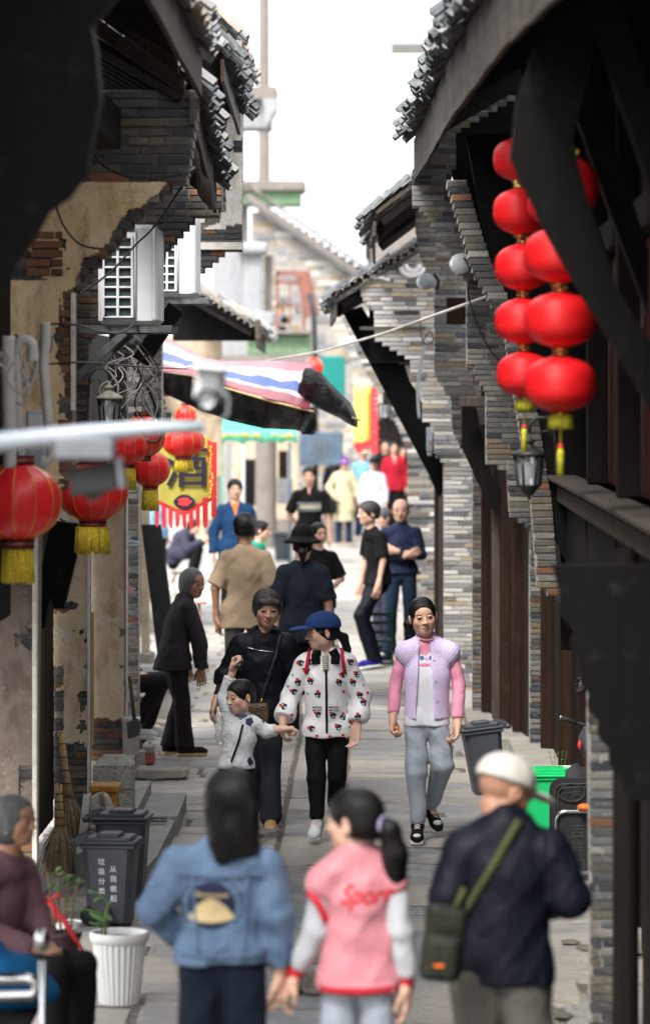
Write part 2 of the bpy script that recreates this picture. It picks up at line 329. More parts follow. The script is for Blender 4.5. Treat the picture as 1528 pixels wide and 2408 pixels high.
    def prism(s, poly, y0, y1, M=None):        # polygon in XZ extruded along Y
        n = len(poly); vs = [(x, y0, z) for x, z in poly]+[(x, y1, z) for x, z in poly]
        ar = sum(poly[i][0]*poly[(i+1) % n][1]-poly[(i+1) % n][0]*poly[i][1] for i in range(n))
        fs = [tuple(range(n)), tuple(range(2*n-1, n-1, -1))]+[(i, i+n, (i+1) % n+n, (i+1) % n) for i in range(n)]
        if ar < 0: fs = [f[::-1] for f in fs]
        if M is not None: vs = [tuple(M @ Vector(v)) for v in vs]
        return s.add(vs, fs)
    def sheet(s, grid, th=0.0, smooth=True, uv=False):     # grid[i][j] of points; optional thickness along normal
        ni, nj = len(grid), len(grid[0]); vs = [Vector(p) for row in grid for p in row]; fs = []
        for i in range(ni-1):
            for j in range(nj-1): fs.append((i*nj+j, (i+1)*nj+j, (i+1)*nj+j+1, i*nj+j+1))
        if uv: s.uv = [(i/(ni-1), j/(nj-1)) for i in range(ni) for j in range(nj)]*(2 if th else 1)
        if th:
            nor = []
            for i in range(ni):
                for j in range(nj):
                    a = Vector(grid[min(i+1, ni-1)][j])-Vector(grid[max(i-1, 0)][j]); c_ = Vector(grid[i][min(j+1, nj-1)])-Vector(grid[i][max(j-1, 0)])
                    k = a.cross(c_); nor.append(k.normalized() if k.length else Vector((0, 0, 1)))
            o = len(vs); vs += [v-n_*th for v, n_ in zip(vs[:o], nor)]; fs += [tuple(i+o for i in f)[::-1] for f in list(fs)]
            rim = [i*nj for i in range(ni)]+[(ni-1)*nj+j for j in range(1, nj)]+[i*nj+nj-1 for i in range(ni-2, -1, -1)]+[j for j in range(nj-2, 0, -1)]
            for k in range(len(rim)):
                a, c_ = rim[k], rim[(k+1) % len(rim)]; fs.append((a, a+o, c_+o, c_))
        return s.add(vs, fs, smooth)
    def mesh(s, name, mat=None, off=(0, 0, 0)):
        me = bpy.data.meshes.new(name); o = off
        me.from_pydata([(v[0]-o[0], v[1]-o[1], v[2]-o[2]) for v in s.v], [], s.f)
        me.polygons.foreach_set('use_smooth', s.sm)
        if s.uv:
            ul = me.uv_layers.new(name='UVMap'); vi = np.zeros(len(me.loops), np.int32); me.loops.foreach_get('vertex_index', vi)
            ul.data.foreach_set('uv', np.array(s.uv, np.float32)[vi].ravel())
        if mat: me.materials.append(MATS[mat])
        return me
    def build(s, name, mat, parent=None, **props):
        off = BASE.get(parent.name, (0, 0, 0)) if parent else (0, 0, 0)
        return link(name, s.mesh(name, mat, off), parent, **props)
def link(name, me, parent=None, label=None, cat=None, group=None, kind=None):
    o = bpy.data.objects.new(name, me); C.objects.link(o)
    if parent: o.parent = parent
    if label: o['label'] = label
    if cat: o['category'] = cat
    if group: o['group'] = group
    if kind: o['kind'] = kind
    return o
def thing(name, label, cat, loc=(0, 0, 0), rotz=0, group=None, world=True, kind=None):
    o = link(name, None, None, label, cat, group, kind); o.location = loc; o.rotation_euler = (0, 0, rotz); o.empty_display_size = .1
    if world: BASE[o.name] = tuple(loc)      # parts given in world coordinates (no rotation)
    return o
def fix_base(mesh_obj, loc): mesh_obj.location = loc
def single(mb, name, mat, label, cat, group=None, kind=None, base=None):
    if base is None:
        a = np.array(mb.v); base = ((a[:, 0].min()+a[:, 0].max())/2, (a[:, 1].min()+a[:, 1].max())/2, a[:, 2].min())
    o = link(name, mb.mesh(name, mat, base), None, label, cat, group, kind); o.location = base; return o
def dup(root, loc, rotz=None, label=None, group=None):
    r = root.copy(); C.objects.link(r); r.location = loc
    if rotz is not None: r.rotation_euler = (0, 0, rotz)
    if label: r['label'] = label
    if group: r['group'] = group
    for ch in list(root.children):
        c = ch.copy(); C.objects.link(c); c.parent = r
        for g_ in ch.children:
            d = g_.copy(); C.objects.link(d); d.parent = c
    return r
_tc = {}
def text_polys(txt, size=1.0, bold=0.0, shear=0.0, width=1.0):      # glyph outlines as a triangulated mesh (verts 2D, faces)
    key = (txt, bold, shear, width)
    if key not in _tc:
        cu = bpy.data.curves.new('t', 'FONT'); cu.body = txt; cu.align_x = 'CENTER'; cu.align_y = 'CENTER'; cu.offset = bold; cu.shear = shear; cu.resolution_u = 3
        ob = bpy.data.objects.new('t', cu); C.objects.link(ob); dg = bpy.context.evaluated_depsgraph_get(); dg.update()
        me = bpy.data.meshes.new_from_object(ob.evaluated_get(dg)); vs = [(v.co.x*width, v.co.y) for v in me.vertices]; fs = [tuple(p.vertices) for p in me.polygons]
        bpy.data.objects.remove(ob); _tc[key] = (vs, fs)
    vs, fs = _tc[key]; return [(x*size, y*size) for x, y in vs], fs
# ---------------------------------------------------------------- figures: smooth-blended distance fields meshed as one surface
f32 = np.float32
class Sdf:
    def __init__(s): s.p = []; s.fr = None; s.sub = None
    def frame(s, M=None, t=(0, 0, 0), sc=1.0): s.fr = None if M is None else (np.array(M, dtype=f32), np.array(t, dtype=f32), f32(sc))
    def _add(s, fn, c, rad, k, op):
        c = np.array(c, dtype=float)
        if s.fr is not None:
            M, t, sc = s.fr; f0 = fn
            def fn(x, y, z, M=M, t=t, sc=sc, f0=f0):
                x, y, z = (x-t[0])/sc, (y-t[1])/sc, (z-t[2])/sc
                return f0(M[0, 0]*x+M[1, 0]*y+M[2, 0]*z, M[0, 1]*x+M[1, 1]*y+M[2, 1]*z, M[0, 2]*x+M[1, 2]*y+M[2, 2]*z)*sc
            c = np.array(M) @ c*float(sc)+t; rad = rad*float(sc); k = k*float(sc)
        m = rad+k+.02
        s.p.append((fn, c-m, c+m, f32(k), op, c-rad-.012, c+rad+.012))
    def cone(s, a, b, ra, rb, k=.02, op='u', sy=1.0, sx=1.0):
        a = np.array(a, dtype=float); b = np.array(b, dtype=float); c = (a+b)/2
        i = np.array([1/sx, 1/sy, 1.0]); ba = (b-a)*i; L2 = max(float(ba@ba), 1e-9); ms = min(sx, sy, 1.0)
        def fn(x, y, z):
            px, py, pz = (x-f32(a[0]))*f32(i[0]), (y-f32(a[1]))*f32(i[1]), z-f32(a[2])
            t = np.clip((px*f32(ba[0])+py*f32(ba[1])+pz*f32(ba[2]))/f32(L2), 0, 1)
            return (np.sqrt((px-t*f32(ba[0]))**2+(py-t*f32(ba[1]))**2+(pz-t*f32(ba[2]))**2)-(f32(ra)+t*f32(rb-ra)))*f32(ms)
        s._add(fn, c, np.linalg.norm(b-a)/2+max(ra, rb)*max(sx, sy, 1), k, op)
    def ell(s, c, r, k=.02, op='u', rot=None):
        c = np.array(c, dtype=f32); r = np.array(r, dtype=f32)
        Q = None if rot is None else np.array(Euler(rot).to_matrix(), dtype=f32)
        def fn(x, y, z):
            x, y, z = x-c[0], y-c[1], z-c[2]
            if Q is not None: x, y, z = Q[0, 0]*x+Q[1, 0]*y+Q[2, 0]*z, Q[0, 1]*x+Q[1, 1]*y+Q[2, 1]*z, Q[0, 2]*x+Q[1, 2]*y+Q[2, 2]*z
            k0 = np.sqrt((x/r[0])**2+(y/r[1])**2+(z/r[2])**2); k1 = np.sqrt((x/r[0]**2)**2+(y/r[1]**2)**2+(z/r[2]**2)**2)
            return k0*(k0-1)/np.maximum(k1, 1e-6)
        s._add(fn, c, float(max(r)), k, op)
    def box(s, c, h, rd=.005, k=.005, op='u', rot=None):
        c = np.array(c, dtype=f32); h = np.array(h, dtype=f32)-rd
        Q = None if rot is None else np.array(Euler(rot).to_matrix(), dtype=f32)
        def fn(x, y, z):
            x, y, z = x-c[0], y-c[1], z-c[2]
            if Q is not None: x, y, z = Q[0, 0]*x+Q[1, 0]*y+Q[2, 0]*z, Q[0, 1]*x+Q[1, 1]*y+Q[2, 1]*z, Q[0, 2]*x+Q[1, 2]*y+Q[2, 2]*z
            qx, qy, qz = np.abs(x)-h[0], np.abs(y)-h[1], np.abs(z)-h[2]
            return np.sqrt(np.maximum(qx, 0)**2+np.maximum(qy, 0)**2+np.maximum(qz, 0)**2)+np.minimum(np.maximum(qx, np.maximum(qy, qz)), 0)-f32(rd)
        s._add(fn, c, float(np.linalg.norm(h))+rd, k, op)
    def raw(s, fn, c, rad, k=.004, op='i'): s._add(fn, c, rad, k, op)
    def axes(s, res, fine):
        pos = [q for q in s.p+(s.sub[0].p if s.sub else []) if q[4] == 'u']; lo = np.min([q[5] for q in pos], 0); hi = np.max([q[6] for q in pos], 0); A = []
        for ax in range(3):
            z = [(a, b, st) for (x_, a, b, st) in fine if x_ == ax]; p = lo[ax]; L = [p]
            while p < hi[ax]:
                st = res
                for a, b, q in z:
                    if a-res <= p <= b: st = min(st, q)
                p += st; L.append(p)
            A.append(np.array(L, dtype=f32))
        return A
    def mesh(s, res=.01, fine=(), fold=None):
        X, Y, Z = s.axes(res, fine); D = s.field(X, Y, Z)
        if s.sub:
            E = s.sub[0].field(X, Y, Z); k = f32(s.sub[1]); h = np.maximum(k-np.abs(D-E), 0)/k; D = np.minimum(D, E)-h*h*k*f32(.25)
        return s.finish(X, Y, Z, D, fold)
    def field(s, X, Y, Z):
        D = np.full((len(X), len(Y), len(Z)), .5, f32)
        for fn, lo, hi, k, op, _, _ in s.p:
            if op == 'i': sl = (slice(None),)*3
            else:
                q = [(max(0, np.searchsorted(A, lo[i])-1), np.searchsorted(A, hi[i])+1) for i, A in enumerate((X, Y, Z))]
                if any(a >= b for a, b in q): continue
                sl = tuple(slice(a, b) for a, b in q)
            d = fn(X[sl[0], None, None], Y[None, sl[1], None], Z[None, None, sl[2]]).astype(f32); a = D[sl]
            if op == 'u': h = np.maximum(k-np.abs(a-d), 0)/max(k, 1e-6); D[sl] = np.minimum(a, d)-h*h*k*f32(.25)
            else:
                if op == 's': d = -d
                h = np.maximum(k-np.abs(a-d), 0)/max(k, 1e-6); D[sl] = np.maximum(a, d)+h*h*k*f32(.25)
        return D
    def finish(s, X, Y, Z, D, fold):
        if fold is not None: D += fold(X[:, None, None], Y[None, :, None], Z[None, None, :]).astype(f32)
        D[0] = D[-1] = .5; D[:, 0] = D[:, -1] = .5; D[:, :, 0] = D[:, :, -1] = .5
        I = D < 0; nx, ny, nz = D.shape
        c8 = [I[i:nx-1+i, j:ny-1+j, k:nz-1+k] for i in (0, 1) for j in (0, 1) for k in (0, 1)]
        sm = sum(c.astype(np.int8) for c in c8); act = (sm > 0) & (sm < 8); ci = np.argwhere(act)
        vid = np.full(act.shape, -1, np.int32); vid[act] = np.arange(len(ci)); acc = np.zeros((len(ci), 3)); cnt = np.zeros(len(ci))
        G = (X, Y, Z)
        for ax in range(3):
            o1, o2 = (ax+1) % 3, (ax+2) % 3
            for u in (0, 1):
                for v in (0, 1):
                    p0 = ci.copy(); p0[:, o1] += u; p0[:, o2] += v; p1 = p0.copy(); p1[:, ax] += 1
                    d0, d1 = D[tuple(p0.T)], D[tuple(p1.T)]; m = (d0 < 0) != (d1 < 0); t = d0[m]/(d0[m]-d1[m])
                    q0 = np.stack([G[i][p0[m, i]] for i in range(3)], 1); q1 = np.stack([G[i][p1[m, i]] for i in range(3)], 1)
                    acc[m] += q0+(q1-q0)*t[:, None]; cnt[m] += 1
        V = acc/np.maximum(cnt, 1)[:, None]; F_ = []
        for ax in range(3):
            o1, o2 = (ax+1) % 3, (ax+2) % 3
            a = [slice(None)]*3; b_ = [slice(None)]*3; a[ax] = slice(0, -1); b_[ax] = slice(1, None); A_, B_ = I[tuple(a)], I[tuple(b_)]
            e = np.argwhere(A_ != B_); e = e[(e[:, o1] > 0) & (e[:, o2] > 0)]
            if not len(e): continue
            s0 = A_[tuple(e.T)]
            def g(d1, d2):
                q = e.copy(); q[:, o1] -= d1; q[:, o2] -= d2; return vid[tuple(q.T)]
            q = np.stack([g(1, 1), g(0, 1), g(0, 0), g(1, 0)], 1); q[~s0] = q[~s0][:, ::-1]; F_.append(q)
        Fq = np.concatenate(F_) if F_ else np.zeros((0, 4), int); Fq = Fq[(Fq >= 0).all(1)]
        return V, Fq
def np_mesh(name, V, Q, mat, tint=None):
    me = bpy.data.meshes.new(name); me.vertices.add(len(V)); me.vertices.foreach_set('co', V.astype(f32).ravel())
    me.loops.add(len(Q)*4); me.loops.foreach_set('vertex_index', Q.astype(np.int32).ravel()); me.polygons.add(len(Q))
    me.polygons.foreach_set('loop_start', np.arange(0, len(Q)*4, 4, dtype=np.int32)); me.polygons.foreach_set('loop_total', np.full(len(Q), 4, np.int32))
    me.polygons.foreach_set('use_smooth', np.ones(len(Q), bool)); me.update(calc_edges=True); me.materials.append(MATS[mat])
    if tint is not None:
        at = me.color_attributes.new('tint', 'FLOAT_COLOR', 'POINT'); at.data.foreach_set('color', np.concatenate([tint, np.ones((len(V), 1))], 1).astype(f32).ravel())
    return me
def fold_fn(amp, seed=0, fz=1.0, vert=.5):
    r = random.Random(seed); ph = [r.uniform(0, 6.28) for _ in range(8)]
    def fn(x, y, z):
        w1 = np.sin(9*z+ph[0]+3*x); w2 = np.sin(7*x+5*y+ph[1]+4*z)
        a = np.sin(26*fz*z+14*x*np.sign(x+.0001)+6*y+2.2*w2+ph[2]); b_ = np.sin(34*x+22*y+2.0*w1+ph[3]+4*z)
        c = np.sin(52*fz*z-23*x+17*y+2*w1+ph[4])
        q = f32(1)-np.abs(np.sin(13*fz*z+9*x+2.6*w2+5*y+ph[5]))**f32(.45); r2 = f32(1)-np.abs(np.sin(17*x+12*y+6*z+2.4*w1+ph[6]))**f32(.4)
        return f32(amp)*((a*(1-vert)+b_*vert)*f32(.75)+.3*c-2.2*q*(1-vert)-2.0*r2*vert)
    return fn
def hand(S, wrist, D_, N_, side, sc, curl=.5, spread=.0, thumb=.6, k=.010):
    """palm, four unequal fingers with two bends, and a thumb from the side of the palm; D_ finger direction, N_ way the palm faces"""
    w = np.array(wrist, float); D = np.array(D_, float); D /= np.linalg.norm(D); N = np.array(N_, float); N -= D*(N@D); N /= np.linalg.norm(N)
    T = np.cross(D, N)*side; T /= np.linalg.norm(T); s = sc
    P_ = lambda d, t, n: w+(D*d+T*t+N*n)*s
    S.cone(P_(-.02, 0, 0), P_(.03, 0, 0), .025*s, .025*s, k*2)
    for t in (-.024, -.008, .008, .026): S.cone(P_(.02, t*.7, 0), P_(.088, t*1.15, .002), .0145*s, .0125*s, k*1.6)
    for t, L, rr in ((-.030, .058, .0075), (-.0105, .074, .0085), (.0105, .080, .0088), (.031, .072, .0085)):
        a = P_(.088, t*1.05, .002); ang = 0; p = a
        for j, (fr, bend) in enumerate(((.45, .55), (.32, 1.0), (.23, .8))):
            ang += curl*bend; d = D*math.cos(ang)+N*math.sin(ang)+T*(t*4*spread); q = p+d*L*fr*s; S.cone(p, q, rr*s*(1-.08*j), rr*s*(.92-.08*j), .004*s); p = q
    a = P_(.022, .026, .004); b_ = P_(.052, .026+.028*thumb+.006, .012+.012*curl); c = P_(.086, .026+.034*thumb+.004, .016+.03*curl)
    S.cone(a, b_, .0145*s, .0115*s, k*1.2); S.cone(b_, c, .011*s, .0085*s, .004*s)

SK = {'pelvis': (0, 0, .95), 'chest': (0, .005, 1.24), 'neck': (0, .012, 1.42), 'head': (0, -.012, 1.587), 'shL': (.158, .012, 1.365), 'shR': (-.158, .012, 1.365),
      'elL': (.205, .03, 1.115), 'elR': (-.205, .03, 1.115), 'wrL': (.215, -.03, .885), 'wrR': (-.215, -.03, .885), 'hipL': (.085, 0, .92), 'hipR': (-.085, 0, .92),
      'knL': (.095, -.015, .50), 'knR': (-.095, -.015, .50), 'anL': (.1, .02, .085), 'anR': (-.1, .02, .085), 'toL': (.11, -.15, .03), 'toR': (-.11, -.15, .03)}
SKIN = {'fair': (.76, .49, .38), 'mid': (.68, .42, .31), 'tan': (.57, .335, .24), 'dark': (.38, .20, .13)}

def head_prims(S, J, u, hs, HM, feat, neckr=.05):
    S.frame(None); nk = np.array(J['neck']); hc = np.array(J['head'])
    base = hc+HM@np.array((0, .022, -.06))*hs
    S.cone(nk-np.array((0, 0, .03))*u, base, neckr*u*1.12, neckr*u, .025*u)
    S.frame(HM, hc, hs)
    S.ell((0, .014, .028), (.074, .092, .082), .01)
    S.ell((0, -.022, -.03), (.060, .062, .072), .02); S.ell((0, -.046, -.080), (.030, .028, .024), .03)
    S.ell((0, -.03, .035), (.064, .058, .052), .02)
    for q in (1, -1):
        S.ell((q*.040, -.052, -.020), (.022, .022, .022), .02); S.ell((q*.049, -.01, -.052), (.014, .035, .026), .02)
        S.ell((q*.031, -.098, .006), (.017, .0155, .0105), .012, 's'); S.ell((q*.031, -.0745, .004), (.0135, .0125, .011), .004)
        S.ell((q*.031, -.0845, .012), (.0165, .005, .004), .005)
        S.ell((q*.077, .012, -.006), (.008, .019, .030), .008, rot=(.15, 0, q*.35))
        S.ell((q*.082, .008, -.004), (.004, .009, .016), .004, 's')
        S.ell((q*.0125, -.090, -.028), (.0085, .0105, .0075), .006)
    S.cone((0, -.080, .010), (0, -.1005, -.025), .0070, .0105, .010)
    S.ell((0, -.082, -.0505), (.021, .0125, .0058), .005); S.ell((0, -.080, -.0605), (.0175, .012, .0062), .005); S.ell((0, -.098, -.0557), (.02, .012, .0012), .003, 's')
    S.frame(None)
def tint_fn(V, base, J, hs, HM, brow=(.05, .035, .03), lip=(.42, .13, .12), age=0.):
    t = np.tile(np.array(base), (len(V), 1)); q = ((V-np.array(J['head'])) @ HM)/hs; x, y, z = np.abs(q[:, 0]), q[:, 1], q[:, 2]; fr = y < -.035
    def put(m, c, a=1.0): t[m] = t[m]*(1-a)+np.array(c)*a
    put(fr & (((x-.043)/.022)**2+((z+.03)/.022)**2 < 1), (base[0]*1.05, base[1]*.8, base[2]*.75), .3)
    put(fr & (((x-.032)/.019)**2+((z-.0235-(x-.03)*.12)/.0046)**2 < 1), brow, .8)
    e = fr & (((x-.031)/.0150)**2+((z-.0035)/.0053)**2 < 1); put(e, (.42, .36, .33))
    put(e & ((x-.031)**2+(z-.0035)**2 < .0080**2), (.012, .008, .006)); put(fr & (((x-.031)/.0170)**2+((z-.0085)/.0036)**2 < 1), (.03, .02, .018), .9)
    put(fr & (((x)/.019)**2+((z+.0560)/.0090)**2 < 1) & (y < -.07), lip, .75); put(fr & (x < .019) & (np.abs(z+.0550+x*.10) < .0016) & (y < -.07), (.16, .05, .045), .6)
    put(fr & (((x-.008)/.004)**2+((z+.034)/.003)**2 < 1), (.2, .09, .07), .3)
    return t
def hair(S, J, hs, HM, style, seed=1):
    S.frame(HM, J['head'], hs)
    if style in ('short', 'crop', 'bald_sides'):
        t = .011 if style == 'short' else .005
        S.ell((0, .011, .034), (.075+t, .095+t, .080+t), .01)
        S.ell((0, .03, -.01), (.077, .077, .062), .015)
        S.ell((0, -.090, -.030), (.069, .075, .086), .01, 's'); S.ell((0, -.01, -.085), (.1, .12, .055), .015, 's')
        if style == 'bald_sides': S.ell((0, -.04, .06), (.07, .10, .075), .015, 's')
        for q in (1, -1): S.ell((q*.085, -.002, -.02), (.02, .026, .034), .008, 's')
    elif style == 'mop':
        S.ell((0, .014, .035), (.086, .104, .090), .01); S.ell((0, .03, -.01), (.086, .084, .070), .02)
        S.ell((0, -.10, -.046), (.066, .085, .095), .008, 's'); S.ell((0, -.0, -.11), (.11, .13, .055), .015, 's'); S.cone((-.05, -.078, .062), (.055, -.076, .056), .015, .017, .015)
    elif style == 'back':
        S.ell((0, .010, .033), (.081, .101, .088), .01); S.ell((0, .035, -.01), (.078, .074, .065), .02); S.ell((0, -.096, -.030), (.064, .080, .101), .006, 's'); S.ell((0, -.01, -.09), (.1, .12, .05), .015, 's')
        for q in (1, -1): S.ell((q*.088, -.0, -.014), (.022, .024, .036), .008, 's')
    elif style == 'bob':
        S.ell((0, .02, .028), (.088, .104, .092), .01); S.ell((0, .03, -.04), (.090, .082, .075), .03); S.ell((0, -.095, -.040), (.068, .085, .1), .008, 's')
    elif style == 'long':
        S.ell((0, .02, .030), (.088, .104, .092), .01); S.cone((0, .045, -.01), (0, .066, -.10), .088, .080, .03, sy=.6); S.cone((.0, .066, -.09), (.045, .07, -.165), .06, .022, .03, sy=.6); S.cone((.0, .066, -.09), (-.05, .07, -.150), .06, .026, .03, sy=.6); S.ell((0, -.1, -.04), (.068, .085, .1), .008, 's')
    S.frame(None)
def stray(root, J, hs, HM, mat, n, z1, seed=0, w=.085):
    """loose strands over the outer surface of long hair, one stuff part"""
    rr = random.Random(seed); m = MB(); M = np.array(HM); c = np.array(J['head'])
    for k in range(n):
        a = rr.uniform(-.2, math.pi+.2); e = rr.uniform(-.3, .3); z2 = z1+rr.uniform(-.03, .035); P_ = []
        for i in range(9):
            t = i/8; ph = max(0., 1-t/.38)*1.15; zz = .030+.094*math.sin(ph) if t < .38 else .030+(z2-.030)*(t-.38)/.62; rad = w*1.02*(math.cos(ph) if t < .38 else 1-.3*max(0, t-.7))*(1+.02*math.sin(k+t*5)); ang = a+e*t+.06*math.sin(5*t+k)
            P_.append(tuple(c+M@np.array((rad*math.cos(ang), .02+.045*t+rad*.98*math.sin(ang), zz))*hs))
        m.tube(P_, [.0016*(1-.6*i/8) for i in range(9)], 4, cap=False)
    link('loose_strands', m.mesh('loose_strands', mat), root, kind='stuff')
def tail(S, J, hs, HM, pts, rs):
    S.frame(HM, J['head'], hs)
    for i in range(len(pts)-1): S.cone(pts[i], pts[i+1], rs[i], rs[i+1], .012)
    S.frame(None)

def person(label, loc, H=1.65, rot=0., pose=None, g=1.0, skin='mid', hs=1.0, yaw=0., pitch=0., roll=0., hairs=('short', 'hair_black'), hairtail=None, top=None, over=None,
           pants=None, shoes=None, curl=(.5, .5), handdir=None, palm=None, res=.010, cat='person', age=0, lip=None, hat=None, group=None, seed=0, nohands=False, fine=True, fingers=None):
    """one figure standing at loc, facing the camera when rot = 0; returns (root, joints, scale, head matrix)"""
    u = H/1.7; J = dict(SK)
    if pose: J.update(pose)
    J = {k: np.array(v, float)*u for k, v in J.items()}; hs = hs*u*1.0
    HM = np.array(Matrix.Rotation(yaw, 3, 'Z') @ Matrix.Rotation(roll, 3, 'Y') @ Matrix.Rotation(pitch, 3, 'X'))
    root = thing('person', label, cat, loc, rot, group, world=False)
    hd = handdir or {}; pm = palm or {}
    hands = []
    for sd_, q in (('L', 1), ('R', -1)):
        d = np.array(hd.get(sd_, J['wr'+sd_]-J['el'+sd_]), float); hands.append((sd_, q, d/np.linalg.norm(d), pm.get(sd_, (-q, -.15, 0))))
    fz = []
    if fine:
        hc = J['head']; hr = .125*hs
        for ax in range(3): fz.append((ax, hc[ax]-hr, hc[ax]+hr, fine if fine is not True else min(res, .0045)))
    # body: one continuous surface
    S = Sdf()
    S.cone(J['pelvis'], J['chest'], .105*u*g, .115*u*g, .03*u, sy=.68); S.cone(J['shL'], J['neck']-np.array((0, 0, .04*u)), .04*u, .045*u, .03*u); S.cone(J['shR'], J['neck']-np.array((0, 0, .04*u)), .04*u, .045*u, .03*u); S.cone(J['chest'], J['neck'], .1*u*g, .05*u, .04*u, sy=.7)
    for sd_, q, d, pn in hands:
        S.cone(J['sh'+sd_], J['el'+sd_], .042*u*g, .036*u*g, .02*u); S.cone(J['el'+sd_], J['wr'+sd_], .036*u*g, .023*u, .01*u)
        if not nohands:
            c_ = curl[0 if sd_ == 'L' else 1]; hand(S, J['wr'+sd_]+d*.012*u, d, pn, 1 if sd_ == 'L' else -1, hs*.98, c_)
            if fingers:
                for ax in range(3): p = J['wr'+sd_]+d*.08*u; fz.append((ax, p[ax]-.09*u, p[ax]+.09*u, fingers))
        S.cone(J['hip'+sd_], J['kn'+sd_], .064*u*g, .052*u, .02*u); S.cone(J['kn'+sd_], J['an'+sd_], .046*u, .034*u, .015*u); S.cone(J['an'+sd_]-np.array((0, 0, .02*u)), J['an'+sd_]*.45+J['to'+sd_]*.55, .030*u, .020*u, .01*u)
    head_prims(S, J, u, hs, HM, None)
    V, Q = S.mesh(res, fz); link('body', np_mesh('body', V, Q, 'skin', tint_fn(V, SKIN[skin], J, hs, HM, lip=lip or (.40, .13, .12))), root)
    if hairs:
        S = Sdf(); hair(S, J, hs, HM, hairs[0]); V, Q = S.mesh(min(res, .006) if fine else res, (), fold_fn(.0026*hs, seed, .5, .9)); ho = link('hair', np_mesh('hair', V, Q, hairs[1]), root)
    if hairtail:
        S = Sdf(); tail(S, J, hs, HM, *hairtail); V, Q = S.mesh(min(res, .006), (), fold_fn(.002*hs, seed+3, .5, .9)); link('ponytail', np_mesh('ponytail', V, Q, hairs[1]), root)
    if pants: garment_legs(root, J, u, g, seed, res, **pants)
    if top: garment_top(root, J, u, g, seed+11, res, **top)
    if over: garment_top(root, J, u, g, seed+17, res, **over)
    if shoes: shoe_pair(root, J, u, res, **shoes)
    if hat: headwear(root, J, hs, HM, res, **hat)
    return root, J, u, HM
def garment_legs(root, J, u, g, seed, res, mat='dark', w=1.0, hem=.085, cuff=.062, name='trousers', amp=.004, high=1.02, thigh=.084, knee=.066):
    S = Sdf(); pv = J['pelvis']
    S.cone(pv+np.array((0, 0, -.02*u)), pv+np.array((0, 0, .08*u)), .124*u*g, .118*u*g, .03*u, sy=.74)
    for q in 'LR':
        S.cone(J['hip'+q], J['kn'+q], thigh*u*g*w, knee*u*w, .012*u); a, k_ = J['an'+q], J['kn'+q]; e = k_+(a-k_)*(1-(hem-.085)/.42)
        S.cone(k_, e, knee*.97*u*w, cuff*u*w, .010*u)
    if high is not None:
        zc = high*u; S.raw(lambda x, y, z: z-f32(zc)+0*x+0*y, (0, 0, 1), 9)
    if hem > 0 and pv[2] > .8*u: zh = hem*u; S.raw(lambda x, y, z: f32(zh)-z+0*x+0*y, (0, 0, 1), 9)
    V, Q = S.mesh(res, (), fold_fn(amp*u, seed, .8, .35)); link(name, np_mesh(name, V, Q, mat), root)
